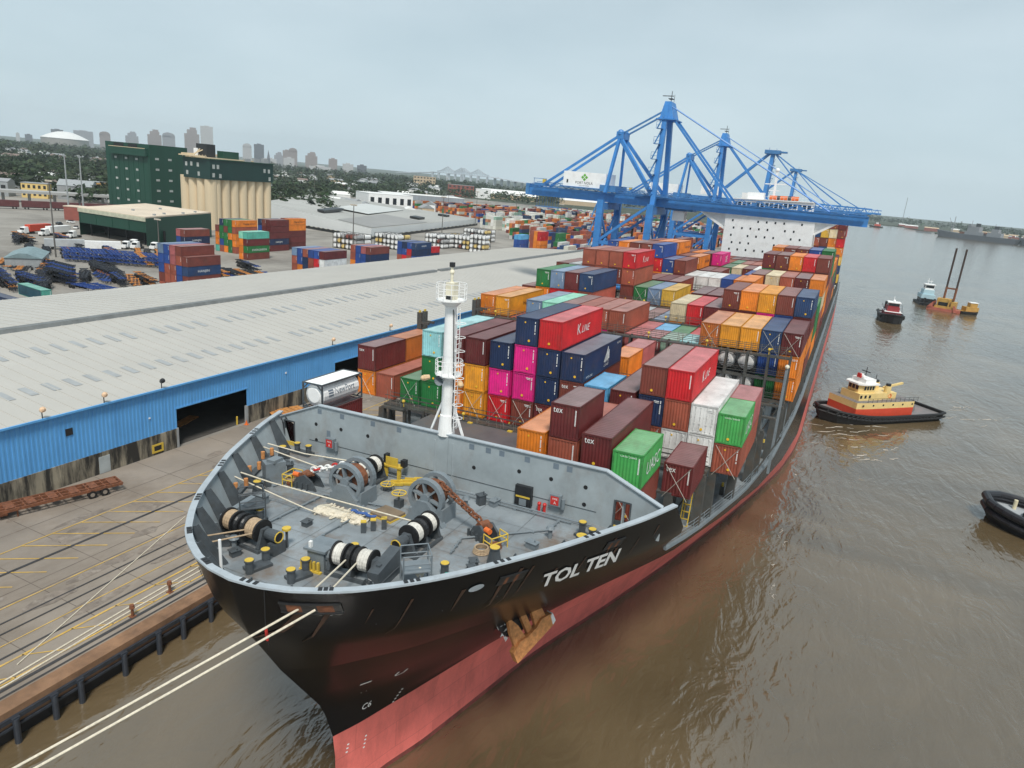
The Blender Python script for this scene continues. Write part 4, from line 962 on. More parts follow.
def side_text(o, s, y0, y1, z0, z1, m=None, x=1.226, shear=0., name='lettering'):
    q = MB(); lettering(q, s, lambda u, v: (x, y0+(y1-y0)*u, z0+(z1-z0)*v), 0, shear); return q.build(name, m or M_mark, o)
def front_text(o, s, x0, x1, z0, z1, m=None, shear=0.):
    q = MB(); lettering(q, s, lambda u, v: (x0+(x1-x0)*u, -.012, z0+(z1-z0)*v), 0, shear); return q.build('lettering', m or M_mark, o)
def logo_kline(o, L):
    q = MB()
    lettering(q, 'K', lambda u, v: (1.228, L*.36+.95*u, .95+1.1*v), 0, .0)
    lettering(q, 'LINE', lambda u, v: (1.228, L*.36+1.25+2.5*u, .98+.75*v), 0, .35)
    q.build('lettering', M_mark, o)
def logo_nyk(o, L):
    q = MB(); y, z = L*.52, 1.05
    for a in ((0, 0, .9, 1.5), (.5, .1, 1.3, 1.1), (-.3, -.05, .5, .8)):
        q.face([(1.229, y+a[0], z+a[1]), (1.229, y+a[2]+.15, z+a[1]), (1.229, y+a[2], z+a[3]), (1.229, y+a[2]-.15, z+a[3])])
    lettering(q, 'NYK', lambda u, v: (1.23, y-.2+1.6*u, z-.2+.42*v), 0, .4); lettering(q, 'LINE', lambda u, v: (1.23, y-.2+1.6*u, z-.58+.26*v), 0, .3)
    lettering(q, 'NYK LINE', lambda u, v: (1.23, L*.06+1.9*u, .3+.22*v), 0, .3); lettering(q, 'NYK', lambda u, v: (1.23, L*.84+1.3*u, CH-.6+.24*v), 0, .3)
    q.build('lettering', M_mark, o)
BAYN = ['the foremost bay', 'the second bay', 'the third bay', 'the fourth bay', 'the fifth bay', 'the sixth bay', 'the seventh bay', 'the eighth bay', 'the ninth bay', 'the tenth bay', 'bay eleven', 'bay twelve', 'bay thirteen', 'the aft bay', 'the aft bay', 'the aft bay', 'the aft bay', 'the aft bay']
ORD = ['first', 'second', 'third', 'fourth', 'fifth', 'sixth', 'seventh', 'eighth', 'ninth', 'tenth', 'eleventh', 'twelfth', 'thirteenth', 'fourteenth', 'fifteenth', 'sixteenth', 'seventeenth', 'outermost']
TIER = ['bottom tier', 'second tier', 'third tier', 'fourth tier', 'fifth tier', 'sixth tier', 'seventh tier', 'eighth tier']
XB1 = [-22.8, -20.2, -16.9, -14.1, -11.4, -8.7, -5.75, -2.95, -.35, 2.25, 4.85, 7.55, 10.4, 12.9, 15.4, 17.9, 20.2, 22.7]
def kx(bay, k):
    if bay == 1: return XB1[k]+1.22
    if bay == 0: return {9: 4.2, 10: 7.0, 11: 9.8, 12: 12.4, 13: 15.2, 1: -18.6}.get(k, -22.68+2.52*k)+1.22
    return -22.68+2.52*k+1.26
# stacks[bay][k] = (list of colours from the top tier down, options)
ST = {}
def st(bay, k, n, cols, split=False, dz=0., end=None, dy=0.): ST[(bay, k)] = dict(n=n, c=cols, split=split, dz=dz, end=end, dy=dy)
# foremost bay
st(0, 9, 2, ['orange', 'brick'], dz=-.7); st(0, 10, 3, ['maroon', 'brick', 'brown'], True, dz=-.9); st(0, 11, 2, ['maroon', 'brown'], dz=0.0); st(0, 12, 2, ['bright green', 'brown'], True, dz=-.85); st(0, 13, 1, ['maroon'], True, dz=-.3, dy=5.9)
# second bay
for k, n, c in ((1, 1, ['brick']), (2, 1, ['green']), (3, 3, ['cyan', 'green', 'green']), (4, 3, ['maroon', 'orange', 'orange']), (5, 3, ['maroon', 'amber', 'amber']), (6, 3, ['navy', 'pink', 'red']), (7, 4, ['navy', 'pink', 'pink', 'brown']),
                (8, 4, ['red', 'navy', 'navy', 'maroon']), (9, 3, ['navy', 'brown', 'brown']), (10, 2, ['light blue', 'brown']), (11, 2, ['maroon', 'navy']), (12, 3, ['brown', 'navy', 'brick']), (13, 3, ['red', 'brick', 'white']), (14, 2, ['white', 'white'])):
    st(1, k, n, c)
st(1, 0, 2, ['maroon', 'orange'], True); st(1, 15, 2, ['bright green', 'brick'], True, dz=-.45); ST[(1, 10)]['split'] = True
# third bay (low)
for k, n, c in ((0, 1, ['brown']), (1, 1, ['brick']), (5, 2, ['brown', 'brick']), (6, 2, ['orange', 'brown']), (7, 2, ['maroon', 'brown']), (10, 2, ['orange', 'orange']), (11, 1, ['dark orange']), (12, 1, ['brown']), (13, 1, ['brown'])): st(2, k, n, c, split=(k == 10))
for k in (2, 3, 4): st(2, k, 2, ['brown', 'brick'])
# fourth bay
for k, n, c in ((0, 3, ['orange', 'brown', 'brown']), (1, 3, ['amber', 'brown', 'brick']), (2, 2, ['brick', 'brown']), (3, 3, ['steel blue', 'brown', 'brown']), (4, 3, ['mint', 'pink', 'brown']), (5, 3, ['brown', 'pink', 'brown']), (6, 3, ['brick', 'brown', 'maroon']), (7, 3, ['brick', 'pink', 'brown']), (8, 3, ['brick', 'brown', 'brown']),
                (9, 2, ['rose', 'brown']), (10, 2, ['light blue', 'brown']), (11, 2, ['green', 'maroon']), (12, 2, ['red', 'maroon']), (13, 3, ['dark orange', 'orange', 'brown']), (14, 3, ['amber', 'grey', 'brown']), (15, 3, ['amber', 'grey', 'brown']), (16, 3, ['dark blue', 'blue', 'green']), (17, 3, ['maroon', 'orange', 'orange'])): st(3, k, n, c, split=(k in (10, 11, 12)))
# fifth bay
for k, n, c in ((0, 3, ['brown', 'brick', 'brown']), (1, 4, ['green', 'orange', 'brown', 'brown']), (2, 4, ['steel blue', 'red', 'brown', 'brown']), (3, 4, ['maroon', 'red', 'brown', 'brick']), (4, 4, ['dark blue', 'brick', 'pink', 'brown']), (5, 2, ['pink', 'brown']), (6, 2, ['grey', 'brown']), (7, 2, ['grey', 'brown']), (8, 2, ['brown', 'grey']), (9, 2, ['steel blue', 'navy']), (10, 3, ['cream', 'orange', 'brown']), (11, 3, ['red', 'red', 'navy']), (12, 3, ['maroon', 'brown', 'brown']),
                (13, 4, ['brown', 'maroon', 'brown', 'brown']), (14, 4, ['orange', 'maroon', 'brown', 'brown']), (15, 4, ['amber', 'pink', 'brown', 'brown']), (16, 4, ['brown', 'blue', 'brown', 'brown']), (17, 4, ['dark blue', 'maroon', 'orange', 'brown'])): st(4, k, n, c)
# sixth bay
for k, n, c in ((0, 4, ['brown', 'brown', 'brown', 'brown']), (1, 4, ['grey', 'brown', 'brown', 'brown']), (2, 5, ['brick', 'brown', 'brown', 'brown', 'brown']), (3, 5, ['brick', 'brick', 'brown', 'brown', 'brown']), (4, 5, ['brick', 'brown', 'brown', 'brown', 'brown']), (5, 5, ['red', 'brick', 'brown', 'brown', 'brown']), (6, 3, ['green', 'brown', 'brown']), (7, 3, ['steel blue', 'brown', 'brown']), (8, 3, ['yellow', 'brown', 'brown']), (9, 2, ['brown', 'brown']), (10, 3, ['maroon', 'brown', 'brown']), (11, 3, ['maroon', 'brown', 'brown']), (12, 3, ['brown', 'brown', 'brown']),
                (13, 4, ['orange', 'brown', 'brown', 'brown']), (14, 3, ['brown', 'brown', 'brown']), (15, 3, ['orange', 'brown', 'brown']), (16, 3, ['brown', 'green', 'brown']), (17, 3, ['green', 'green', 'orange'])): st(5, k, n, c)
# seventh bay
for k in range(18):
    n = 4 if k < 4 else 3 if k < 8 else 2 if k < 13 else 4
    st(6, k, n, [random.choice(['brown', 'maroon', 'orange', 'brown', 'cream', 'brick']) for _ in range(n)])
ST[(6, 17)]['c'][0] = 'orange'
# eighth bay
for k, n, c in ((0, 5, ['blue', 'brown']), (1, 5, ['orange', 'brown']), (2, 5, ['brown', 'maroon']), (3, 5, ['brown', 'blue']), (4, 5, ['blue', 'red', 'orange']), (5, 4, ['blue', 'cream', 'brown']), (6, 4, ['brown', 'maroon', 'brown']), (7, 3, ['white']), (8, 3, ['white']), (9, 3, ['white']), (10, 3, ['blue']), (11, 3, ['orange']), (12, 3, ['brown', 'green']), (13, 5, ['maroon', 'green', 'brown']), (14, 5, ['brown', 'brown', 'orange']), (15, 5, ['orange', 'brown', 'brown']), (16, 5, ['red', 'brown', 'brown']), (17, 5, ['brown', 'maroon', 'orange'])): st(7, k, n, c)
# ninth bay
for k, n, c in ((0, 4, []), (1, 4, []), (2, 5, ['brown']), (3, 5, ['orange']), (4, 5, ['orange', 'brown']), (5, 4, ['brown']), (6, 4, ['orange', 'brown']), (7, 3, ['maroon']), (8, 3, ['brown']), (9, 2, []), (10, 2, []), (11, 3, ['blue']), (12, 3, []), (13, 5, ['orange']), (14, 5, ['brown', 'brown']), (15, 5, ['brown']), (16, 5, ['blue']), (17, 5, ['green', 'green'])): st(8, k, n, c, dz=.7 if k >= 13 else 0)
# tenth bay
for k, n, c in ((3, 5, ['brown']), (4, 4, []), (5, 4, ['orange']), (6, 4, ['maroon']), (7, 4, ['pink', 'brown']), (8, 3, ['green']), (9, 3, ['cream']), (10, 3, ['brown']), (11, 3, ['white']), (12, 3, ['brown']), (13, 4, ['brown']), (14, 4, []), (15, 4, []), (16, 4, ['orange']), (17, 4, ['orange', 'brown'])): st(9, k, n, c)
for b in (10, 11):
    for k in range(18): st(b, k, 3 if k < 14 else 4, [])
# aft of the accommodation block
for b in (14, 15):
    for k in range(12, 18): st(b, k, 7 if k > 13 else 6, [])
AFT = ['brown', 'maroon', 'yellow', 'red', 'brown', 'orange', 'maroon', 'cream', 'brick', 'dark blue', 'brown']
FILL = ['brown', 'maroon', 'brown', 'brick', 'orange', 'navy', 'brown', 'brick', 'green', 'maroon']
def top_of(b, k):
    s = ST.get((b, k)); return s['n'] if s else 0
HERO = {}
def build_stacks():
    for (b, k), s in sorted(ST.items()):
        y0 = bay_y(b)+s['dy'] if b < 14 else HOUSE+17+PITCH*(b-14)
        x = kx(b, k)
        for t in range(s['n']):
            i = s['n']-1-t
            # skip a container walled in on every side
            hid = t < s['n']-1 and top_of(b-1, k) > t+ (1 if b > 1 else 0) and top_of(b, k+1) > t and (k == 0 or top_of(b, k-1) > t)
            if hid and b not in (1,): continue
            if b in (10, 11) and t < s['n']-1 and k < 17: continue
            if b == 15 and t < s['n']-2: continue
            pal = AFT if b >= 14 else FILL
            c = s['c'][i] if i < len(s['c']) else random.choice(pal)
            z = BASE+TH*t+s['dz']
            halves = ((0, 20), (6.12, 20)) if s['split'] and t == s['n']-1 else ((0, 40),)
            if b == 0 and k == 13: halves = ((0, 20),)
            if b == 0 and k in (10, 12) and t == s['n']-1: halves = ((0, 20),)
            if b == 0 and k == 12: halves = ((0, 20),)
            for dy, size in halves:
                cc = c
                if dy > 0: cc = random.choice(['brown', 'rose', 'brick'])
                if (b, k) == (1, 10) and dy > 0: continue
                if (b, k) == (1, 0) and dy > 0: cc = 'dark orange'
                if (b, k) == (1, 15) and t == 1: cc = 'bright green' if dy == 0 else 'rose'
                if (b, k) == (3, 10): cc = 'rose' if dy == 0 else 'light blue'
                if (b, k) == (3, 11): cc = 'grey-green' if dy == 0 else 'green'
                if (b, k) == (3, 12): cc = 'cyan' if dy == 0 else 'red'
                short = ''
                if size == 20: short = ' short' if dy == 0 else ' short rear'
                if b < 14: lab = f"{cc}{short} container, {TIER[t]}, {ORD[k]} stack from the quay, {BAYN[b]}"
                else: lab = f"{cc} container, {TIER[t]}, {ORD[17-k]} stack from the water, {'just' if b == 14 else 'farther'} behind the white block"
                end = s['end'] or ('d' if cc in ('white', 'grey') else 'w')
                o = container(sw(x, y0+dy, z), SROT, size, cc, end, None, lab, 'containers stacked on the ship')
                HERO[(b, k, t, dy > 0)] = o
build_stacks()
def relabel(key, lab, fn=None):
    o = HERO.get(key)
    if o is None: return
    o['label'] = lab
    if fn: fn(o)
L4, L2 = 12.19, 6.06
relabel((1, 8, 3, False), 'bright red K LINE container on top of the tallest stack near the mast', lambda o: logo_kline(o, L4))
relabel((1, 13, 2, False), 'bright red K LINE container on top, beside the long white one', lambda o: logo_kline(o, L4))
relabel((5, 5, 4, False), 'small looking red K LINE container on a brick red one, below the blue crane', lambda o: logo_kline(o, L4))
relabel((1, 9, 2, False), 'dark navy NYK LINE container with white emblem, right of the red K LINE one', lambda o: logo_nyk(o, L4))
relabel((0, 10, 2, False), 'short maroon tex container on top of a brick one, nearest the grey breakwater', lambda o: front_text(o, 'tex', -1.0, -.2, CH-.75, CH-.35))
relabel((0, 11, 1, False), 'long maroon tex container between the short tex box and the green UASC box', lambda o: front_text(o, 'tex', -1.0, -.2, CH-.75, CH-.35))
relabel((0, 13, 0, False), 'short maroon tex container standing alone on deck by the water side walkway', lambda o: front_text(o, 'tex', -1.0, -.2, CH-.75, CH-.35))
def uasc(o): side_text(o, 'UASC', 1.4, 5.4, .75, 1.85, shear=.1); front_text(o, 'UASU 20045', -.6, .7, CH-.42, CH-.28)
relabel((0, 12, 1, False), 'short bright green UASC container on a brown one behind the breakwater end', uasc)
relabel((1, 15, 1, False), 'short bright green UASC container beside the long white container', uasc)
relabel((1, 14, 1, False), 'long white reefer-like container with white roof beside the red K LINE one')
relabel((1, 10, 1, False), 'short light blue container behind the tex box on top')
relabel((3, 1, 2, False), 'amber Hapag-Lloyd container of the orange pair beside the warehouse roof', lambda o: side_text(o, 'Hapag-Lloyd', 4.6, 10.0, 1.0, 1.75, M_dark))
relabel((3, 0, 2, False), 'orange container of the orange pair nearest the warehouse roof')
relabel((7, 4, 4, False), 'blue container at the water side end of the row under the first crane')
for k in ((8, 4, 4), (8, 6, 3), (9, 5, 3)):
    o = HERO.get((*k, False))
    if o: side_text(o, 'HANJIN', 6.5, 11.4, .9, 1.7, M_dark)
o = HERO.get((1, 0, 1, False))
if o: front_text(o, 'tex', -1.0, -.3, CH-.7, CH-.4); o['label'] = 'short maroon container above the orange one at the quay end, beside the white tank'
for k in ((1, 9, 1), (1, 8, 0)):
    o = HERO.get((*k, False))
    if o: front_text(o, 'tex', -1.0, -.3, CH-.75, CH-.4)
o = HERO.get((9, 7, 3, False))
if o: side_text(o, 'ONE', 5, 8, .6, 2.2)
def lashings():
    for (b, k), s in ST.items():
        q = MB()
        if b > 1 and (b, k) not in ((3, 13), (3, 16), (3, 17), (4, 11), (5, 6), (5, 7)): continue
        y = bay_y(b)+s['dy']-.06; x = kx(b, k)
        t0 = 0 if b < 2 else (2 if b == 3 else 3 if b == 4 else 2)
        if t0 >= s['n'] or random.random() < .25: continue
        z = BASE+TH*t0+s['dz']
        for a in (-1, 1): q.tube((x+a*1.05, y-.35, z-.1), (x-a*1.05, y, z+2.7), .028, 4)
        q.build('lashing_rod', mat('lash_rod', (.4, .38, .34), .5, .3, var=.2), ship)
lashings()
# ---------------------------------------------------------------- tank containers
def tank_mesh(col, detail=True):
    q = MB(); h = 2.6; L = 6.06
    for x in (-1.15, 1.15):
        for y in (.06, L-.06): q.beam((x, y, 0), (x, y, h), .13, .13, 1)
        for z in (.08, h-.06): q.beam((x, .06, z), (x, L-.06, z), .12, .12, 1)
    for y in (.06, L-.06):
        for z in (.08, h-.06): q.beam((-1.15, y, z), (1.15, y, z), .12, .12, 1)
        if detail:
            for x in (-1, 1):
                for z in (0, 1): q.beam((x*1.15, y, h*.75 if z else h*.25), (x*.55, y, h-.1 if z else .1), .1, .1, 1)
    n = 18 if detail else 10
    q.tube((0, .45, 1.33), (0, L-.45, 1.33), 1.13, n, 0, cap=False); q.tube((0, .2, 1.33), (0, .45, 1.33), .7, n, 0, 1.13); q.tube((0, L-.45, 1.33), (0, L-.2, 1.33), 1.13, n, 0, .7)
    if detail: q.box(-.3, .3, 1.2, 5, 2.44, 2.52, 1); q.box(.25, .85, 2, 4.4, 2.36, 2.42, 2)
    return q.mesh('tank_container', [col, M_dark if not detail else M_mach, M_machl])
M_tankw = mat('tank_white', (.9, .9, .89), .6, var=.06, sc=1)
t0 = link('tank_container', tank_mesh(M_tankw), None, sw(-17.4, 49.5, 23.2), SROT)
tag(t0, 'white NewPort tank container in a grey frame behind the breakwater, beside the quay', 'tank container')
def cyl_text(o, s, y0, y1, a0, a1, R=1.145):
    q = MB(); lettering(q, s, lambda u, v: (R*math.cos(a0+(a1-a0)*v), y0+(y1-y0)*u, 1.33+R*math.sin(a0+(a1-a0)*v)), 0); q.build('lettering', mat('letter_grey', (.16, .2, .25), .5, var=.05), o)
q = MB(); q.box(-1.05, 1.05, .2, 5.86, 2.5, 2.56); q.build('top_cover', M_tankw, t0)
cyl_text(t0, 'NewPort', 2.0, 4.9, -.05, .5); 
q = MB()
for a0 in (-.12, .1, .32): q.face([(1.145*math.cos(a), y, 1.33+1.145*math.sin(a)) for y, a in ((1.05, a0), (1.75, a0), (1.75, a0+.14), (1.05, a0+.14))])
q.build('emblem', mat('letter_grey', (0, 0, 0)), t0)
container(sw(-17.4, 49.5, 20.25), SROT, 20, 'maroon', 'w', 0, 'short maroon container under the white tank container behind the breakwater', 'containers stacked on the ship')
tm = tank_mesh(M_tankw)
for k, lab in ((14, 'white tank container with dark emblem low in the fourth bay'), (15, 'white tank container without emblem next to the first, low in the fourth bay')):
    t1 = link('tank_container', tm, None, sw(kx(3, k), bay_y(3)-.0, BASE+.1), SROT); tag(t1, lab, 'tank container')
    HH = HERO.get((3, k, 0, False))
    if HH: 
        for c in list(HH.children): bpy.data.objects.remove(c)
        bpy.data.objects.remove(HH)
    HH = HERO.get((3, k, 1, False))
    if HH:
        for c in list(HH.children): bpy.data.objects.remove(c)
        bpy.data.objects.remove(HH)
    t1.location = sw(kx(3, k), bay_y(3), BASE+TH)
    q = MB()
    if k == 14: lettering(q, 'G', lambda u, v: (-.3+.6*u, .19, 1.05+.62*v)); q.build('emblem', mat('emblem_navy', (.02, .04, .12)), t1)
    t2 = link('tank_container', tm, None, sw(kx(3, k), bay_y(3), BASE), SROT); tag(t2, 'white tank container on the hatch, below the %s one' % ('emblem' if k == 14 else 'plain'), 'tank container')
# ---------------------------------------------------------------- long dock warehouse beside the quay
WX, WF, WR, WE, WT, WRT = -83.2, -152.0, -115.0, 318.0, 12.2, 15.1
def warehouse():
    y0, y1 = -45.0, WE
    root = tag(empty('dock_warehouse', (WX, 60, QZ)), 'long blue clad dock warehouse with pale ribbed roof and stained concrete base along the quay', 'warehouse')
    off = Vector(root.location)
    def B(q, name, m, parent=None):
        q.v = [(a[0]-off.x, a[1]-off.y, a[2]-off.z) for a in q.v]; return q.build(name, m, root) if parent is None else q.build(name, m, parent)
    doors = [(66.2, 79.4, 8.6), (101.0, 118.0, 8.7), (160, 174, 8.7), (220, 234, 8.7)]
    q = MB(); ys = [y0]+[v for d in doors for v in d[:2]]+[y1]
    for a, b in zip(ys[:-1], ys[1:]):      # cladding with vertical ribs
        zb = 5.5
        for d in doors:
            if abs(d[0]-a) < .01: zb = d[2]
        n = max(1, int((b-a)/.55))
        for i in range(n):
            c, e = a+(b-a)*i/n, a+(b-a)*(i+1)/n; m = c+(e-c)*.6
            q.face([(WX, c, zb), (WX, m, zb), (WX, m, WT), (WX, c, WT)]); q.face([(WX+.05, m, zb), (WX+.05, e, zb), (WX+.05, e, WT), (WX+.05, m, WT)])
            q.face([(WX, m, zb), (WX+.05, m, zb), (WX+.05, m, WT), (WX, m, WT)]); q.face([(WX+.05, e, zb), (WX, e, zb), (WX, e, WT), (WX+.05, e, WT)])
    q.face([(WX, y1, QZ), (WF, y1, QZ), (WF, y1, WT), (WR, y1, WRT), (WX, y1, WT)]); q.face([(WF, y0, QZ), (WF, y1, QZ), (WF, y1, WT), (WF, y0, WT)])
    q.face([(WX, y0, QZ), (WX, y0, WT), (WR, y0, WRT), (WF, y0, WT), (WF, y0, QZ)])
    wall = B(q, 'wall', M_cladb)
    q = MB()
    for a, b in zip(ys[:-1], ys[1:]):
        if any(abs(d[0]-a) < .01 for d in doors): continue
        y = a
        while y < b-.01:
            e = min(b, y+6.2); q.box(WX-.35, WX+.12, y+.02, e-.02, QZ-.02, 5.55); y = e
    B(q, 'concrete_base', M_base); q = MB()
    for d in []: pass
    for d in doors:
        for yy in d[:2]: q.box(WX-.3, WX+.16, yy-.18, yy+.18, QZ, 5.6, 0)
    B(q, 'door_jamb', M_trim)
    q = MB()
    for d in doors: q.box(WX-.02, WX+.1, d[0]-.2, d[1]+.2, d[2]-.12, d[2]+.1)
    q.box(WX-.02, WX+.16, y0, y1, WT-.28, WT-.05); B(q, 'door_lintel', M_cladb)
    def zr(x): return WT+(WX-x)/(WX-WR)*(WRT-WT) if x > WR else WT+(x-WF)/(WR-WF)*(WRT-WT)
    q = MB(); n = 180       # roof sheets with standing ribs
    for (xa, xb) in ((WX+.35, WR), (WR, WF-.3)):
        for i in range(n):
            a, b = y0+(y1-y0)*i/n, y0+(y1-y0)*(i+1)/n
            q.face([(xa, a, zr(xa) if xa < WX else WT-.03), (xa, b, zr(xa) if xa < WX else WT-.03), (xb, b, zr(xb)), (xb, a, zr(xb))] if xa > xb else [])
            p, r = Vector((xa, b, (zr(xa) if xa < WX else WT-.03)+.03)), Vector((xb, b, zr(xb)+.03)); q.beam(p, r, .12, .07)
    rf = B(q, 'roof', M_roof)
    q = MB()
    def patch(x0, x1, a, b, lift=.05):
        q.face([(x0, a, zr(x0)+lift), (x0, b, zr(x0)+lift), (x1, b, zr(x1)+lift), (x1, a, zr(x1)+lift)])
    for k in range(49):
        y = 42+k*2.85
        if random.random() < .93: patch(-89.9, -92.9, y, y+1.0)
        if random.random() < .86: patch(-103.0, -106.6, y+1.2, y+2.1)
    q.v = [(a[0]-off.x, a[1]-off.y, a[2]-off.z) for a in q.v]; q.each('skylight', M_skyl, rf)
    q = MB(); q.box(WF+.5, WX-.6, y0+.5, y1-.5, QZ+.01, QZ+.03); B(q, 'floor', mat('painted_shade_floor', (.06, .055, .05), .9))  # near-black sheet: the shade inside the hall is painted into the floor
    q = MB()
    for a, b in ((y0, 186.2), (188.6, y1)):
        q.hexa([(WR-.9, a, WRT-.1), (WR+.9, a, WRT-.1), (WR+.9, b, WRT-.1), (WR-.9, b, WRT-.1), (WR-.6, a, WRT+.55), (WR+.6, a, WRT+.55), (WR+.6, b, WRT+.55), (WR-.6, b, WRT+.55)])
    B(q, 'ridge_vent', mat('ridge_vent_grey', (.17, .18, .18), .6, var=.2), rf)
    q = MB(); q.box(WX+.3, WX+.5, y0, y1, WT-.22, WT+.03); B(q, 'gutter', M_cladb, rf)
    for i, y in enumerate((47.6, 55.4, 63.9, 100, 118)):
        q = MB(); q.tube((WX+.2, y, WT), (WX+.2, y, WT+1.0), .07, 6, 0); q.tube((WX+.2, y, WT+1.0), (WX+.65, y-.1, WT+1.25), .28, 8, 1 if i != 2 else 0, .36); q.ball((WX+.62, y-.1, WT+1.25), .3, 1 if i != 2 else 0)
        B(q, 'roof_floodlight', [M_dark, mat('lamp_tan', (.75, .52, .34), .4)])
    q = MB(); q.box(WX+.12, WX+.2, 54.1, 55.6, QZ+.05, QZ+2.35); B(q, 'door', mat('door_grey', (.4, .44, .45), .5))
    q = MB()
    for a, b, z0, z1 in ((61.9, 63.7, QZ+.35, QZ+.6), (61.9, 63.7, QZ+1.35, QZ+1.6), (61.9, 62.2, QZ+.6, QZ+1.35), (63.4, 63.7, QZ+.6, QZ+1.35)): q.box(WX+.12, WX+.22, a, b, z0, z1, 0)
    q.box(WX+.12, WX+.17, 62.2, 63.4, QZ+.6, QZ+1.35, 1); B(q, 'yellow_framed_vent', [M_yel, M_dark])
    q = MB(); q.box(WX+.06, WX+.12, 50.2, 51.1, 9.1, 10.0); B(q, 'wall_louvre', M_dark)
    q = MB(); q.box(WX+.06, WX+.14, 61.7, 61.95, 8.2, 8.4, 0); q.box(WX+.06, WX+.14, 88, 88.3, 9.2, 9.5, 0); B(q, 'wall_lamp', M_mark)
warehouse()
def quay_things():
    # rusty flat chassis trailer by the wall
    import math as _m
    t = tag(empty('flatbed_trailer', (-79.4, 46.6, QZ), (0, 0, math.radians(-15))), 'rusty brown skeletal flatbed trailer parked against the warehouse base', 'trailer')
    q = MB(); L = 13.2
    for x in (-1.15, -.45, .45, 1.15): q.beam((x, -L/2, 1.05), (x, L/2, 1.05), .16, .34)
    for k in range(15): y = -L/2+L*k/14; q.beam((-1.2, y, 1.1), (1.2, y, 1.1), .14, .16)
    for k in range(6): y = -L/2+.9+L*k/6; q.hexa([(-.9, y, 1.2), (.9, y, 1.2), (.9, y+.9, 1.2), (-.9, y+.9, 1.2), (-.9, y, 1.26), (.9, y, 1.26), (.9, y+.9, 1.26), (-.9, y+.9, 1.26)])
    q.beam((0, -L/2, 1.0), (0, -L/2-1.8, .75), .2, .22); q.beam((-1.1, -L/2, 1.0), (0, -L/2-1.8, .75), .14, .18); q.beam((1.1, -L/2, 1.0), (0, -L/2-1.8, .75), .14, .18)
    q.box(-.7, .7, -L/2+.3, -L/2+1.1, .35, .9)
    q.build('frame', M_rust, t)
    for yy in (3.1, 4.5):
        for x in (-1.05, 1.05):
            q = MB(); q.tube((x-.22, yy, .5), (x+.22, yy, .5), .5, 16, 0); q.tube((x+.225, yy, .5), (x+.235, yy, .5), .26, 10, 1); q.tube((x-.235, yy, .5), (x-.225, yy, .5), .26, 10, 1); q.build('wheel', [M_blk, M_conc], t)
    q = MB(); q.tube((.9, -4.6, 0), (.9, -4.6, .95), .09, 6); q.tube((-.9, -4.6, 0), (-.9, -4.6, .95), .09, 6); q.build('landing_leg', M_rust, t)
    q = MB(); q.tube((0, 0, 0), (0, 0, 1.35), .14, 10, 0); q.ball((0, 0, 1.35), (.14, .14, .08), 0)
    tag(q.build('bollard', M_yel, None, (-83.9, 78.0, QZ)), 'yellow guard post standing inside the dark warehouse doorway', 'bollard')
    q = MB(); q.tube((0, 0, 0), (0, 0, .75), .26, 10, 0, .05); q.box(-.3, .3, -.3, .3, 0, .06, 0)
    tag(q.build('traffic_cone', M_orng, None, (-82.8, 78.9, QZ)), 'orange traffic cone at the right jamb of the warehouse doorway', 'cone')
    q = MB()
    for k in range(6):
        q.obox((k*.7-2, random.uniform(-.2, .2)), .5, 3.4, .02+.16*(k % 3), .2+.16*(k % 3), random.uniform(-.3, .3))
        q.obox((k*1.0-2.4, .1), .9, 3.2, .5+.02*k, .62+.02*k, random.uniform(-.2, .2))
    tag(q.build('timber_pile', mat('timber_orange', (.5, .22, .06), .8, var=.35, sc=2), None, (-81.4, 86.6, QZ), (0, 0, 1.2)), 'loose pile of orange brown timbers by the warehouse wall behind the bow', 'timber pile')
    q = MB(); q.obox((0, 0), 1.6, 5, .0, .18, 0); q.obox((.4, .2), 1.2, 4, .18, .3, .1)
    tag(q.build('timber_pile', mat('timber_orange', (0, 0, 0)), None, (-91, 74, QZ), (0, 0, .3)), 'small heap of pale boards on the floor inside the dark doorway', 'timber pile')
    for i, (x, y, lab) in enumerate(((-53.2, 36.6, 'rusty mooring post on the yellow lane, nearer the picture edge'), (-53.7, 41.0, 'rusty mooring post on the yellow lane, nearer the bow'))):
        q = MB(); q.tube((0, 0, 0), (0, 0, .9), .13, 8); q.tube((0, 0, .9), (0, 0, 1.25), .25, 8, 0, .2); q.tube((-.3, 0, 1.0), (.3, 0, 1.0), .07, 6); q.box(-.25, .25, -.25, .25, 0, .08)
        tag(q.build('mooring_post', M_rust, None, (x, y, QZ)), lab, 'mooring post')
    # fenders under the kerb
    pr = None
    for k, y in enumerate([22.2, 24.3, 27.2, 29.3, 33.2, 36.6, 39.2, 42.4, 45.6, 49, 52.6, 56]):
        if pr is None:
            q = MB(); q.tube((0, 0, -2.9), (0, 0, .15), .24, 12, 0); q.tube((0, 0, -3.0), (0, 0, -2.7), .33, 12, 0); q.box(-.35, .1, -.28, .28, .0, .25, 0)
            pr = q.build('fender_pile', mat('fender_blue_black', (.035, .042, .055), .45, var=.3, sc=1.5), None, (QX+.25, y, QZ-.55)); tag(pr, 'dark fender pile standing in the water against the quay edge', 'fender', 'fender piles along the quay edge')
        else: dup(pr, (QX+.25, y, QZ-.55))
    q = MB(); q.box(-.05, .22, -60, 300, -.25, .12); q.box(0, .2, -60, 300, -.9, -.7); tag(q.build('fender_rail', mat('fender_blue_black', (0, 0, 0)), None, (QX-.1, 0, QZ-.4)), 'black fender rail running along the quay edge below the timber kerb', 'fender rail')
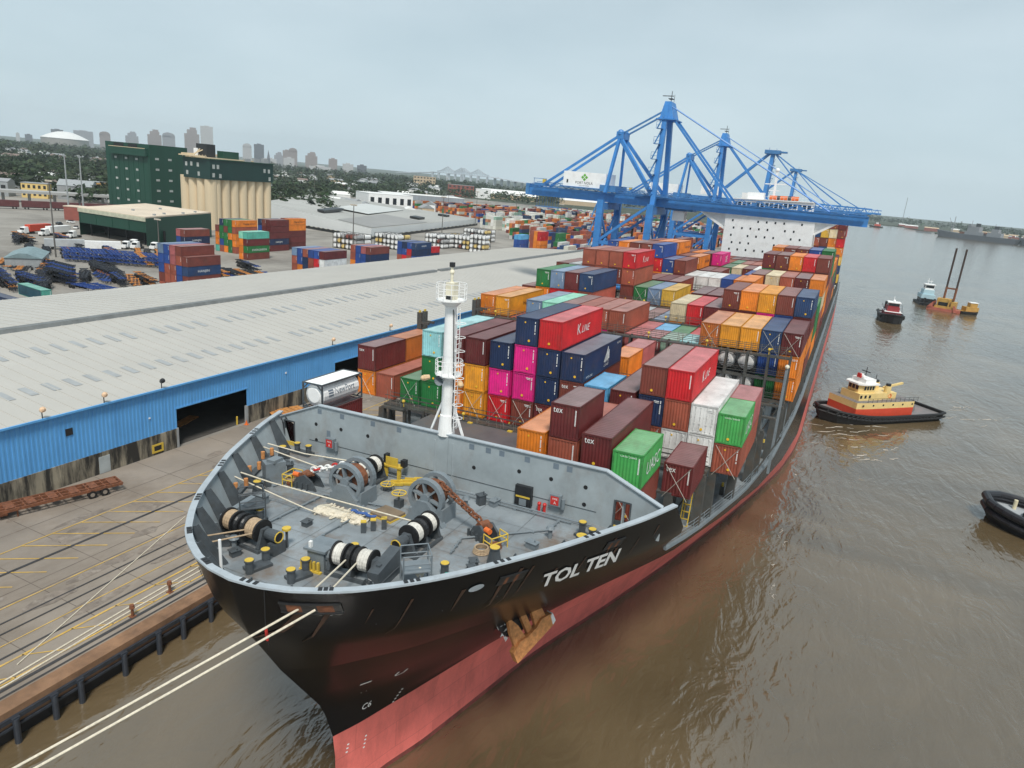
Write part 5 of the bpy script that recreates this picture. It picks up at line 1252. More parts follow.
    # ropes
    def rope(pts, r, lab, grp='mooring ropes', m=None, n=14, sag=0.):
        q = MB(); P = []
        for a, b in zip(pts[:-1], pts[1:]):
            a, b = Vector(a), Vector(b)
            for i in range(n):
                t = i/n; c = a+(b-a)*t; c.z -= sag*4*t*(1-t); P.append(c)
        P.append(Vector(pts[-1])); q.path(P, r, 6); return tag(q.build('mooring_rope', m or M_rope), lab, 'rope', grp)
    rope([sw(3.1, 25.1, 22.2), (-50.8, -14.0, QZ+.4)], .065, 'pale mooring rope from the bow chock down to the left, upper of the two', sag=.5)
    rope([sw(3.9, 25.5, 22.2), (-50.5, -17.0, QZ+.4)], .065, 'pale mooring rope from the bow chock down to the left, lower of the two', sag=.5)
    rope([(-65.1, 52.3, QZ+.05), (-58.5, 36.0, QZ+.05), (-55.0, 27.5, QZ+.06)], .05, 'thin rope lying slantwise across the rails on the quay concrete')
    rope([(-55.1, 46, QZ+.06), (-54.6, 36, QZ+.06), (-53.9, 26, QZ+.06), (-53.6, 10, QZ+.06)], .07, 'rope lying along the yellow lane on the quay, one on the land side')
    rope([(-54.4, 46, QZ+.06), (-54.0, 36, QZ+.06), (-53.3, 26, QZ+.06), (-53.2, 10, QZ+.06)], .07, 'rope lying along the yellow lane on the quay, one on the water side')
    S_ = lambda x, y, z: sw(x, y, z)
    rope([S_(-16.3, 42.6, 22.1), S_(-12.5, 42.9, 21.9), S_(-6.0, 44.2, 21.9)], .055, 'pale mooring rope crossing the deck in front of the breakwater, rear one')
    rope([S_(-16.0, 41.8, 22.1), S_(-9.5, 41.6, 21.7), S_(-5.9, 43.4, 21.8)], .055, 'pale mooring rope crossing the deck in front of the chain stopper')
    rope([S_(-13.6, 37.0, 22.0), S_(-10.4, 37.0, 21.9), S_(2.5, 37.4, 21.9)], .055, 'pale mooring rope crossing the middle of the deck over the rope pile')
    rope([S_(-13.5, 36.2, 22.0), S_(-6.6, 36.4, 21.0), S_(-5.4, 36.6, 20.8)], .05, 'pale mooring rope running from the side chock to the rope pile')
    rope([S_(-6.4, 30.5, 21.9), S_(-8.1, 28.2, 21.9)], .055, 'beige rope from the quay side winch drum over the bulwark, inner one', m=M_ropeb)
    rope([S_(-5.6, 30.4, 21.9), S_(-7.4, 27.4, 21.9)], .055, 'beige rope from the quay side winch drum over the bulwark, outer one', m=M_ropeb)
    rope([S_(1.6, 30.9, 21.9), S_(2.9, 25.1, 22.3)], .055, 'white rope from the front winch drum to the bow chock, left one')
    rope([S_(2.4, 30.9, 21.9), S_(3.8, 25.5, 22.3)], .055, 'white rope from the front winch drum to the bow chock, right one')
    q = MB(); rnd = random.Random(5)      # flaked rope pile
    for k in range(46):
        cx, cy = rnd.uniform(-6.2, -2.2), rnd.gauss(37.6, .32); cx2 = cx+rnd.uniform(-.9, .9); h = .05+.3*rnd.random()*max(0, 1-abs(cy-37.6)/.9)
        P = [(cx+(cx2-cx)*t/5+.1*rnd.uniform(-1, 1), cy+.55*math.sin(t*1.3+k), h) for t in range(6)]
        q.path(P, .06, 5)
    for k in range(20): cx = rnd.uniform(-6.0, -2.4); q.ball((cx, 37.6+rnd.uniform(-.35, .35), .03), (.75, .5, .16+.16*rnd.random()), 0, 10, 5)
    rp = q.build('rope_pile', M_rope, None, sw(0, 0, DECK), SROT); tag(rp, 'pile of pale rope flaked down in the middle of the mooring deck', 'rope pile')
    q = MB(); P = [(-3.6+.3*t, 37.9+.12*math.sin(t*2), .4) for t in range(8)]; q.path(P, .07, 6); q.path([(a, b+.15, c) for a, b, c in P], .07, 6); q.build('blue_line', M_bluer, rp)
    q = MB(); q.path([sw(1.6, 24.2, 23.4), sw(1.7, 24.1, 21.0), sw(1.8, 24.2, 20.0)], .025, 5, 0); q.beam(sw(1.72, 24.1, 21.1), sw(1.78, 24.1, 20.4), .14, .08, 1)
    tag(q.build('rope_guard', [M_dark, M_red]), 'small red tag hanging on a line from the bow chock', 'hanging line')
quay_things()
# ---------------------------------------------------------------- quay cranes
def crane_a(y0, label, sign=True):
    xs, xl, w = -54.9, -70.0, 17.0
    r = tag(empty('quay_crane', (xs, y0, QZ)), label, 'crane', 'blue quay cranes')
    off = Vector(r.location)
    def B(q, name, m=M_crane, parent=None):
        q.v = [(a[0]-off.x, a[1]-off.y, a[2]-off.z) for a in q.v]; return q.build(name, m, parent or r)
    ya, yb, ym = y0, y0+w, y0+w/2; GZ0, GZ1 = 40.4, 43.0
    for x in (xs, xl):
        for y in (ya, yb):
            q = MB(); q.box(x-.95, x+.95, y-.75, y+.75, QZ+3, GZ0+.6)
            for z in range(9, 40, 4): q.box(x-1.0, x+1.0, y-.8, y+.8, z, z+.12)
            lg = B(q, 'leg')
            q = MB(); q.box(x-.9, x+.9, y-2.6, y+2.6, QZ+.9, QZ+3)
            for k in (-1.7, -.6, .6, 1.7): q.tube((x-.25, y+k, QZ+.45), (x+.25, y+k, QZ+.45), .43, 10)
            B(q, 'bogie', M_craned, lg)
    q = MB()
    for x in (xs, xl): q.box(x-.7, x+.7, ya+.75, yb-.75, QZ+5, QZ+6.6); q.box(x-.8, x+.8, ya+.75, yb-.75, GZ0-2.2, GZ0-.2)
    B(q, 'cross_beam')
    for y in (ya, yb):
        q = MB(); q.beam((xl+.8, y, 29.5), (xs-.9, y, 40.2), .75, .75); q.tube((xl+.9, y, 16), (xs-.9, y, 16), .45, 8); B(q, 'diagonal_brace')
    for y in (ym-3.6, ym+3.6):
        q = MB(); q.box(-96, xs+2, y-.75, y+.75, GZ0, GZ1); q.box(-96, xs, y-.95, y+.95, GZ1, GZ1+.1); q.box(-96, xs, y-.95, y+.95, GZ0-.05, GZ0+.08); B(q, 'main_girder')
        q = MB(); q.box(xs+2, 1.6, y-.7, y+.7, GZ0+.1, GZ1); q.box(xs+2, 1.6, y-.95, y+.95, GZ1, GZ1+.1); q.box(xs+2, 1.6, y-.9, y+.9, GZ0+.05, GZ0+.15); B(q, 'boom')
    q = MB()
    for x in range(-92, 2, 8): q.box(x-.3, x+.3, ym-3, ym+3, GZ0+.6, GZ1-.3)
    q.box(-96.6, -95.4, ym-4.6, ym+4.6, GZ0, GZ1+.8); B(q, 'girder_ties', M_craned)
    q = MB()      # walkway rails along the boom
    for y in (ym-5.4, ym+5.4):
        q.box(-94, 1, y-.5, y+.5, GZ1-.2, GZ1-.1)
        x = -94
        while x < 1: q.tube((x, y, GZ1-.1), (x, y, GZ1+1), .05, 4); x += 2.4
        for z in (.5, 1.0): q.tube((-94, y, GZ1+z), (1, y, GZ1+z), .045, 4)
    B(q, 'walkway', M_craned)
    for x in (xs, xl):      # bracing between the two legs of each side
        q = MB(); q.beam((x, ya+.7, 22), (x, yb-.7, 37.5), .6, .6); q.beam((x, yb-.7, 22), (x, ya+.7, 37.5), .6, .6); q.box(x-.5, x+.5, ya+.75, yb-.75, 21.2, 22.2); B(q, 'side_brace')
    for y in (ya, yb):
        q = MB(); q.beam((xl+.8, y, 16), (xs-.9, y, 28.5), .5, .5); q.box(xl+.9, xs-.9, y-.4, y+.4, 28.3, 29.3); B(q, 'portal_beam')
    q = MB()      # lattice of the trolley rails along the top of the girders
    x = -94
    while x < -2:
        for e in (-1, 1): q.beam((x, ym+e*2.2, GZ1+.1), (x+2.5, ym+e*2.2, GZ1+1.5), .16, .16); q.beam((x+2.5, ym+e*2.2, GZ1+1.5), (x+5, ym+e*2.2, GZ1+.1), .16, .16)
        x += 5
    for e in (-1, 1): q.box(-94, 0, ym+e*2.2-.1, ym+e*2.2+.1, GZ1+1.45, GZ1+1.6)
    B(q, 'trolley_truss', M_craned)
    AZ, MZ = 68.2, 59.6
    for y, e in ((ya+1.5, -1), (yb-1.5, 1)):     # main A frame, aft frame
        q = MB(); q.beam((xs, y, GZ0), (xs-.9, ym+e*2.4, AZ), 1.35, 1.5); B(q, 'mast')
        q = MB(); q.beam((xl+.4, y, GZ1), (xl+1.5, ym+e*2.4, MZ), .8, .9); B(q, 'rear_mast')
        q = MB(); q.beam((xl+1.5, ym+e*2.4, MZ-.6), (xs-.6, y, GZ1+.6), .95, 1.0); B(q, 'mast_strut')
        q = MB(); q.beam((xl+1.2, ym+e*2.6, MZ-.2), (-92, ym+e*3.6, GZ1+.2), .6, .7); B(q, 'back_stay')
        q = MB(); q.beam((xs-1.2, ym+e*2.4, AZ-1.2), (xl+1.6, ym+e*2.4, MZ+.2), .4, .45); B(q, 'tie_stay', M_craned)
        q = MB(); q.beam((xs+.2, ym+e*2.4, AZ-2), (-33.5, ym+e*3.6, GZ1+.3), .5, .55); B(q, 'boom_stay')
        q = MB(); q.tube((xs+.2, ym+e*2.4, AZ), (-8.0, ym+e*3.6, GZ1+.4), .17, 6); B(q, 'outer_stay')
    q = MB(); q.hexa([(xs-2.4, ym-3.6, AZ-3.6), (xs+1.6, ym-3.6, AZ-3.6), (xs+1.6, ym+3.6, AZ-3.6), (xs-2.4, ym+3.6, AZ-3.6), (xs-1.6, ym-2.6, AZ+1.2), (xs+.2, ym-2.6, AZ+1.2), (xs+.2, ym+2.6, AZ+1.2), (xs-1.6, ym+2.6, AZ+1.2)])
    q.box(xs-3.2, xs+2.4, ym-4.2, ym+4.2, AZ-3.8, AZ-3.5); q.box(xl+.5, xl+2.6, ym-3.2, ym+3.2, MZ-1, MZ+1.0); q.ball((xl+1.5, ym-2.4, MZ+.6), 1.1); q.ball((xl+1.5, ym+2.4, MZ+.6), 1.1)
    ap = B(q, 'apex_block')
    q = MB(); q.tube((xs-.6, ym, AZ+1.2), (xs-.6, ym, AZ+4.2), .1, 5); q.tube((xs-3.2, ym, AZ+2.9), (xs, ym, AZ+2.9), .12, 5); q.box(xs-1.2, xs, ym-1, ym+1, AZ+2, AZ+2.2); q.tube((xs, ym+1, AZ+1.2), (xs, ym+1, AZ+3.4), .06, 4); B(q, 'apex_mast', M_dark, ap)
    q = MB(); q.box(-84.2, -70.6, ym-4.6, ym+4.4, GZ1+1.0, GZ1+5.4); mh = B(q, 'machinery_house', M_white)
    q = MB(); yy = ym-4.62
    if sign:
        lettering(q, 'PORT NOLA', lambda u, v: (-80.2+5.6*u, yy, GZ1+1.9+.75*v), 1); lettering(q, 'PORT OF NEW ORLEANS', lambda u, v: (-78.9+3.2*u, yy, GZ1+1.35+.22*v), 1)
        for a in range(4): an = a*math.pi/2; cx, cz = -77.4+.62*math.cos(an), GZ1+3.9+.62*math.sin(an); q.face([(cx-.5, yy, cz), (cx, yy, cz-.5), (cx+.5, yy, cz), (cx, yy, cz+.5)], 0)
        q.box(-83.1, -82.6, yy-.02, yy, GZ1+2, GZ1+3, 2)
    B(q, 'house_sign', [mat('sign_green', (.12, .4, .04), .5), M_dark, M_glass], mh) if q.f else None
    q = MB(); q.box(-85, -70, ym-5.2, ym+5, GZ1+.7, GZ1+1); B(q, 'house_floor', M_craned, mh)
    q = MB(); q.box(-50, -46.5, ym-1.6, ym+1.6, GZ0-3.4, GZ0-.6, 0); q.box(-46.5, -46.45, ym-1.4, ym+1.4, GZ0-3, GZ0-1.2, 1); q.box(-52, -44, ym-3.2, ym+3.2, GZ0-.5, GZ0+.1, 2); B(q, 'operator_cab', [M_white, M_glass, M_craned])
    q = MB()      # stairs and landings up the masts and legs
    for k in range(5):
        z = 45+k*4.2; q.box(xs-2.4, xs-.6, ya-.2+k*.8, ya+1.6+k*.8, z, z+.12); q.beam((xs-2.2, ya+.2+k*.8, z), (xs-1.0, ya+1.2+(k+1)*.8, z+4.2), .5, .12)
        for a in (-2.4, -.6): q.tube((xs+a, ya-.2+k*.8, z), (xs+a, ya-.2+k*.8, z+2.0), .05, 4)
        q.box(xs-2.4, xs-.6, ya-.25+k*.8, ya-.15+k*.8, z+.9, z+1.0); q.box(xs-2.4, xs-.6, ya-.25+k*.8, ya-.15+k*.8, z+1.9, z+2.0)
    for k in range(8):
        z = 7+k*4.1; q.box(xl-2.6, xl-.9, ya-1, ya+1, z, z+.12); q.beam((xl-2.2, ya-.8, z), (xl-1.4, ya+.8, z+4.1), .5, .12); q.box(xl-2.6, xl-2.5, ya-1, ya+1, z+1, z+1.1)
        for b in (-1, 1): q.tube((xl-2.55, ya+b, z), (xl-2.55, ya+b, z+1.1), .05, 4)
    B(q, 'stairs', M_craned)
    q = MB(); q.box(-93.8, -90.2, ym-4.5, ym-1, GZ1+.3, GZ1+1.2, 0)
    for x in (-94, -90): q.tube((x, ym-4.4, GZ1), (x, ym-4.4, GZ1+2.6), .07, 4, 0)
    q.box(-91.8, -90.8, ym-3, ym-2, GZ1+1.2, GZ1+2.4, 1); q.box(-94.2, -89.8, ym-4.6, ym-4.4, GZ1+2.4, GZ1+2.55, 0)
    for k in range(9): q.tube((-93+k*.9, ym-3, GZ0), (-93+k*.9, ym-3, GZ0-3.2), .06, 4, 0)
    q.box(-93.2, -85.5, ym-3.6, ym+3.6, GZ0-3.4, GZ0-3.2, 0); B(q, 'rear_platform', [M_craned, M_yel])
    q = MB()
    for x in (-44, -36, -28, -16, -6): q.box(x, x+1.3, ym-4.6, ym-3.8, GZ1+.1, GZ1+1.0)
    q.box(xs-6, xs+4, ym-5.6, ym+5.6, GZ1+.1, GZ1+.3); q.box(xl-2, xl+3, ym-5.6, ym+5.6, GZ1+.3, GZ1+2.2)
    B(q, 'cable_boxes', M_craned)
    return r
crane_a(203.6, 'nearest blue quay crane, the tallest, with white PORT NOLA machinery house')
crane_a(296.0, 'second blue quay crane with A frame, just behind the nearest one', False)
def crane_b(y0, AZ, label, tip):
    xs, xl, w = -53.5, -68.6, 15.0
    r = tag(empty('quay_crane', (xs, y0, QZ)), label, 'crane', 'blue quay cranes'); off = Vector(r.location)
    def B(q, name, m=M_crane):
        q.v = [(a[0]-off.x, a[1]-off.y, a[2]-off.z) for a in q.v]; return q.build(name, m, r)
    ym = y0+w/2
    for x in (xs, xl):
        for y in (y0, y0+w): q = MB(); q.box(x-.9, x+.9, y-.8, y+.8, QZ, 44); B(q, 'leg')
    q = MB(); q.beam((xs, y0+3, 44), (xs+.5, ym-1, AZ), 2.0, 2.0); q.beam((xs, y0+w-3, 44), (xs+.5, ym+1, AZ), 2.0, 2.0); B(q, 'mast')
    q = MB(); q.box(xs-4, xs+4.5, ym-3.5, ym+3.5, AZ-1.2, AZ+.8); q.box(xs+4.5, xs+8, ym-2, ym+2, AZ-.4, AZ+.4); q.tube((xs-2, ym, AZ+.8), (xs-2, ym, AZ+2.4), .1, 4); q.tube((xs+2, ym, AZ+.8), (xs+2, ym, AZ+2), .1, 4); B(q, 'apex_block', M_craned)
    q = MB(); q.box(-98, xs+3, ym-4, ym-2.6, 42, 45); q.box(-98, xs+3, ym+2.6, ym+4, 42, 45); B(q, 'main_girder')
    q = MB()      # truss boom
    for y in (ym-3, ym+3):
        for z in (43, 46.6): q.beam((xs+3, y, z), (tip, y, z-(.8 if z > 44 else 0)), .55, .55)
        x = xs+3
        while x < tip-4: q.beam((x, y, 43), (x+2.2, y, 46.4), .3, .3); q.beam((x+2.2, y, 46.4), (x+4.4, y, 43), .3, .3); x += 4.4
    q.box(tip-8, tip, ym-4.5, ym+4.5, 43, 44); B(q, 'boom')
    for e in (-1, 1):
        q = MB(); q.beam((xs-1, ym+e*1.6, AZ-.6), (xl-14, ym+e*3.2, 45), 1.1, 1.1); B(q, 'back_stay')
        q = MB(); q.beam((xs+2, ym+e*1.6, AZ-1), (tip-16, ym+e*3, 46.4), .6, .6); B(q, 'boom_stay')
        q = MB(); q.beam((xs+2, ym+e*1.6, AZ-1.4), (xs+26, ym+e*3, 46.6), .5, .5); B(q, 'inner_stay')
    q = MB(); q.box(-90, -76, ym-4, ym+4, 46, 50.5); B(q, 'machinery_house', M_white)
    q = MB()
    for k in range(6): q.box(xs+1.2, xs+3, ym-4, ym-2, 47+k*3.6, 47.2+k*3.6); q.beam((xs+1.4, ym-3, 47+k*3.6), (xs+2.8, ym-3, 50.6+k*3.6), .4, .12)
    B(q, 'stairs', M_craned)
crane_b(438, 72.5, 'blue quay crane with T shaped mast head, third along the quay', 4.0)
crane_b(600, 70.5, 'blue quay crane with T shaped mast head, farthest along the quay', 12.0)
# ---------------------------------------------------------------- vessels on the river
def hull_outline(L, W_, bow=.3, stern=.12, n=10):
    # plan from stern (y=0) to bow (y=L), half breadths
    P = []
    for i in range(n+1):
        t = i/n
        if t < stern: b = W_/2*(.86+.14*math.sin(t/stern*math.pi/2))
        elif t < 1-bow: b = W_/2
        else: u = (t-(1-bow))/bow; b = W_/2*math.sqrt(max(0, 1-u**2.2))
        P.append((b, t*L))
    return P
def boat_hull(q, L, W_, zs, m, bow=.3, flare=(.82, .94, 1.), sheer=1.2, n=16):
    G = []
    P = hull_outline(L, W_, bow, n=n)
    for z, f in zip(zs, flare):
        row = []
        for b, y in P:
            t = y/L; zz = z if z <= 0 else z*(1+0*t)+sheer*max(0, (t-.5)/.5)**2*(z/zs[-1]); yy = L*.5+(y-L*.5)*(f*.5+.5); row.append((b*f, yy, zz))
        G.append(row)
    for s in (1, -1):
        for a in range(len(G)-1):
            for i in range(n):
                p = [G[a][i], G[a][i+1], G[a+1][i+1], G[a+1][i]]; p = [(x*s, y, z) for x, y, z in p]
                q.face(p if s > 0 else p[::-1], m)
    for a in range(len(G)-1): b0, b1 = G[a][0], G[a+1][0]; q.face([(-b0[0], b0[1], b0[2]), (b0[0], b0[1], b0[2]), (b1[0], b1[1], b1[2]), (-b1[0], b1[1], b1[2])], m)
    return G[-1]
def deck_of(q, top, dz, m, inset=.12):
    T = [(max(0, x-inset), y, z+dz) for x, y, z in top]
    for (a, b, c), (d, e, f) in zip(T[:-1], T[1:]): q.face([(-a, b, c), (a, b, c), (d, e, f), (-d, e, f)], m)
M_tyel = mat('tug_yellow', (.8, .6, .25), .45, var=.1, sc=1, dirt=(.5, .25, .08), dirt_amt=.3)
M_tred = mat('tug_red', (.62, .07, .03), .45, var=.1, sc=1)
M_tdeck = mat('tug_deck', (.2, .19, .19), .6, var=.2, sc=.5, dirt=(.3, .12, .1), dirt_amt=.4)
def tug_yellow():
    # bow against the ship's side, stern to the right
    a, b = Vector((-.9, 160.4, 0)), Vector((22.6, 185.6, 0)); d = b-a; L = d.length; ang = math.atan2(-(a-b).x, (a-b).y)
    t = tag(empty('harbour_tug', (b.x, b.y, 0), (0, 0, ang)), 'yellow and red harbour tug with black hull pushing against the ship side', 'tug'); W_ = 11.0; t.scale = (.95, .97, .86)
    q = MB(); top = boat_hull(q, L, W_, (-1, .4, 2.0), 0, .32, sheer=1.7); q.build('hull', M_blk, t)
    q = MB(); deck_of(q, top, -.5, 0, .5); q.build('deck', M_tdeck, t)
    q = MB()
    for s in (1, -1):
        P = [(s*x, y, z) for x, y, z in top]; q.path(P, .34, 8)
        P2 = [(s*(x+.1), y, z-1.0) for x, y, z in top]; q.path(P2, .26, 6)
        for i in range(2, len(P)-1):
            for k in (0, .5): c = Vector(P[i])*(1-k)+Vector(P[i+1])*k if i+1 < len(P) else Vector(P[i]); q.ring((c.x+s*.2, c.y, c.z-.7), (1, 0, 0), .45, .16, 8, 4)
    q.path([(-top[0][0], top[0][1], top[0][2]), (top[0][0], top[0][1], top[0][2])], .34, 8); q.build('fender_belt', M_blk, t)
    q = MB(); P = [(x*.82, y) for x, y, z in top if L*.26 < y < L*.84]; poly = P+[(-x, y) for x, y in reversed(P)]
    q.prism(poly, 1.2, 4.0, 0); q.prism([(x*.995, y) for x, y in poly], 4.0, 5.6, 1, 2)
    dh = q.build('deckhouse', [M_tred, M_tyel, M_tdeck], t)
    q = MB()
    for x in (-1, 1):
        for k in range(6): y = L*.33+k*3.0; q.tube((x*W_*.405, y, 4.9), (x*(W_*.41+.04), y, 4.9), .24, 10)
    q.build('porthole', M_glass, dh)
    q = MB(); q.box(-2.7, 2.7, L*.56, L*.76, 5.6, 7.4, 0); q.prism([(-2.2, L*.62), (2.2, L*.62), (2.2, L*.71), (1.5, L*.745), (-1.5, L*.745), (-2.2, L*.71)], 7.4, 9.5, 0); q.prism([(-2.7, L*.60), (2.7, L*.60), (2.7, L*.72), (1.8, L*.765), (-1.8, L*.765), (-2.7, L*.72)], 9.5, 9.9, 1); q.prism([(-2.0, L*.62), (2.0, L*.62), (2.0, L*.71), (-2.0, L*.71)], 9.9, 10.9, 1)
    wh = q.build('wheelhouse', [M_tyel, M_white], t)
    q = MB()
    for k in range(4): y = L*.63+k*.8; q.box(-2.24, -2.2, y, y+.55, 8.2, 9.2); q.box(2.2, 2.24, y, y+.55, 8.2, 9.2)
    for k in range(3): q.box(-1.4+k*1.0, -.7+k*1.0, L*.745, L*.747, 8.2, 9.2)
    for k in range(3): y = L*.66+k*1.3; q.box(-2.74, -2.7, y, y+.6, 6.2, 7.0); q.box(2.7, 2.74, y, y+.6, 6.2, 7.0)
    q.build('window', M_glass, wh)
    q = MB(); q.box(-2.3, 2.3, L*.42, L*.55, 5.6, 7.3, 0)
    for x in (-1.7, 1.7): q.tube((x, L*.49, 4.9), (x, L*.49, 9.0), .75, 12, 0); q.tube((x, L*.49, 9.0), (x, L*.49, 9.6), .55, 12, 1)
    q.beam((1.5, L*.42, 7.4), (1.2, L*.26, 8.6), .5, .5, 0); q.build('engine_casing', [M_tyel, M_dark], t)
    q = MB()
    for s in (-1, 1):
        q.ring((s*2.35, L*.48, 6.5), (1, 0, 0), .5, .12, 12, 5, 0)
    q.build('life_ring', M_orng, t)
    q = MB()
    for s in (-1, 1):
        for k in range(12): q.tube((s*4.3, L*.28+k*1.4, 5.6), (s*4.3, L*.28+k*1.4, 6.6), .05, 4)
        q.tube((s*4.3, L*.28, 6.6), (s*4.3, L*.28+15.4, 6.6), .05, 4); q.tube((s*4.3, L*.28, 6.1), (s*4.3, L*.28+15.4, 6.1), .04, 4)
    q.tube((0, L*.66, 10.9), (0, L*.66, 13.6), .09, 5); q.tube((0, L*.56, 7.6), (0, L*.56, 11.6), .08, 5); q.box(-1.2, 1.2, L*.66, L*.665, 12.4, 12.6); q.build('mast_and_rails', M_dark, t)
    q = MB(); q.ball((-.8, L*.7, 11.3), .5); q.box(.4, 1.3, L*.66, L*.70, 10.9, 11.7); q.build('radar', M_white, wh); q = MB(); q.box(-.5, .5, L*.71, L*.72, 11, 12.1); q.build('flag', M_red, wh)
    q = MB(); q.tube((-1.3, L*.2, 2.6), (1.3, L*.2, 2.6), .8, 12); q.box(-1.6, 1.6, L*.2-.5, L*.2+.5, 1.6, 2.4); q.build('tow_winch', M_tdeck, t)
tug_yellow()
def wake():
    q = MB(); r = random.Random(4)
    def streak(x, y, L_, w, a):
        n = 10; P = []
        for i in range(n+1): t = i/n; P.append((x+L_*(t-.5)*math.cos(a)+r.uniform(-.25, .25), y+L_*(t-.5)*math.sin(a)+.5*math.sin(t*7+x)))
        for i in range(n):
            wa, wb = w*math.sin(math.pi*i/n)*r.uniform(.4, 1), w*math.sin(math.pi*(i+1)/n)*r.uniform(.4, 1); a_, b_ = P[i], P[i+1]
            if r.random() < .75: q.face([(a_[0], a_[1]-wa, .03), (b_[0], b_[1]-wb, .03), (b_[0], b_[1]+wb, .03), (a_[0], a_[1]+wa, .03)])
    for k in range(26): streak(r.uniform(0, 14), r.uniform(140, 166), r.uniform(3, 9), r.uniform(.08, .4), r.uniform(.5, 1.0))
    for k in range(14): streak(r.uniform(22, 40), r.uniform(184, 206), r.uniform(3, 8), r.uniform(.1, .4), r.uniform(.6, 1.0))
    for k in range(12): streak(r.uniform(-3.2, -.2), r.uniform(80, 150), r.uniform(1, 4), r.uniform(.06, .2), 1.5)
    for k in range(8): streak(r.uniform(24, 34), r.uniform(184, 200), r.uniform(2, 6), r.uniform(.1, .3), .8)
    tag(q.build('wake_foam', mat('foam', (.5, .46, .4), .8, var=.25, sc=3)), 'thin foam streaks churned up on the brown water below the tug', 'foam', None, 'stuff')
wake()
def tug_black():
    a, b = Vector((26.1, 125.6, 0)), Vector((46, 118, 0)); d = (a-b).normalized(); L = 27; base = a-d*L
    t = tag(empty('harbour_tug', (base.x, base.y, 0), (0, 0, math.atan2(-d.x, d.y))), 'black bowed tug with thick rubber fender cut off by the right edge', 'tug'); W_ = 10.5
    q = MB(); top = boat_hull(q, L, W_, (-1, .6, 2.3), 0, .42, sheer=1.0, n=22); q.build('hull', M_blk, t)
    q = MB(); deck_of(q, top, -.9, 0, .7); q.build('deck', mat('tug_grey_deck', (.34, .36, .38), .6, var=.15), t)
    q = MB()
    for s in (1, -1):
        P = [(s*x, y, z) for x, y, z in top]; q.path(P, .62, 10); q.path([(s*x, y, z-1.3) for x, y, z in top], .5, 8); q.path([(s*max(0, x-.9), y-.5, z-.35) for x, y, z in top], .16, 5)
    q.build('bow_fender', mat('fender_black', (.018, .018, .022), .38, var=.3), t)
    q = MB(); q.path([(-(x-.72), y-.4, z+.25) for x, y, z in top[6:17]], .07, 5); q.path([((x-.72), y-.4, z+.25) for x, y, z in top[6:17]], .07, 5); q.build('white_strip', M_white, t)
    q = MB(); q.tube((1.7, L*.86, 1.6), (1.7, L*.86, 3.4), .28, 10); q.build('tow_bitt', mat('bitt_cream', (.7, .62, .42), .5), t)
    q = MB(); q.box(-2.6, 2.6, 9, 18, 1.6, 5, 0); q.box(-1.9, 1.9, 11.5, 16, 5, 8, 0); q.box(-1.95, 1.95, 11.7, 16.05, 6.3, 7.4, 1); q.build('wheelhouse', [M_white, M_glass], t)
    q = MB(); q.tube((-.9, L*.78, 2.4), (.9, L*.78, 2.4), .6, 12); q.box(-1.2, 1.2, L*.76, L*.8, 1.5, 2.2); q.build('bow_winch', M_dark, t)
tug_black()
def tug_red():
    c = Vector((16.6, 329, 0)); t = tag(empty('harbour_tug', (c.x+2, c.y+27, 0), (0, 0, math.pi+.07)), 'small tug with black hull and dark red house coming bow first', 'tug'); t.scale = (.88, .88, .88); L, W_ = 27, 10.5
    q = MB(); top = boat_hull(q, L, W_, (-1, .5, 3.0), 0, .38, sheer=1.4, n=16); q.build('hull', M_blk, t)
    q = MB(); deck_of(q, top, -.6, 0, .4); q.build('deck', M_tdeck, t)
    q = MB()
    for s in (1, -1): q.path([(s*x, y, z) for x, y, z in top], .5, 8)
    for s in (-1, 1): q.ball((s*4.6, L*.72, 2.6), (1.1, 1.4, 1.2))
    q.build('fender_belt', M_blk, t)
    M_dr = mat('house_dark_red', (.28, .03, .035), .5, var=.12)
    q = MB(); q.box(-3.6, 3.6, 7, 20, 2.2, 4.8, 0); q.box(-3.9, 3.9, 6.8, 20.4, 4.8, 5.0, 1); q.box(-2.7, 2.7, 9, 18.5, 5.0, 7.0, 0); q.build('deckhouse', [M_dr, M_white], t)
    q = MB(); q.box(-2.4, 2.4, 12, 17.5, 7.0, 9.0, 0); q.box(-2.9, 2.9, 11.5, 18, 9.0, 9.4, 1); q.box(-2.2, 2.2, 17.5, 17.55, 7.6, 8.8, 2); q.box(-2.45, -2.4, 12.5, 17, 7.6, 8.8, 2); q.box(2.4, 2.45, 12.5, 17, 7.6, 8.8, 2); q.tube((0, 13, 9.4), (0, 13, 11.8), .12, 5, 1); q.ball((0, 15, 9.9), .6, 1); q.build('wheelhouse', [M_dr, M_white, M_glass], t)
    q = MB()
    for s in (-1, 1): q.beam((s*3.8, 20, 4.6), (s*4.4, 10, 7.6), .2, .2); q.tube((s*2.6, 8.4, 4.8), (s*2.6, 8.4, 8.6), .55, 10)
    q.build('exhaust_stack', M_dark, t)
tug_red()
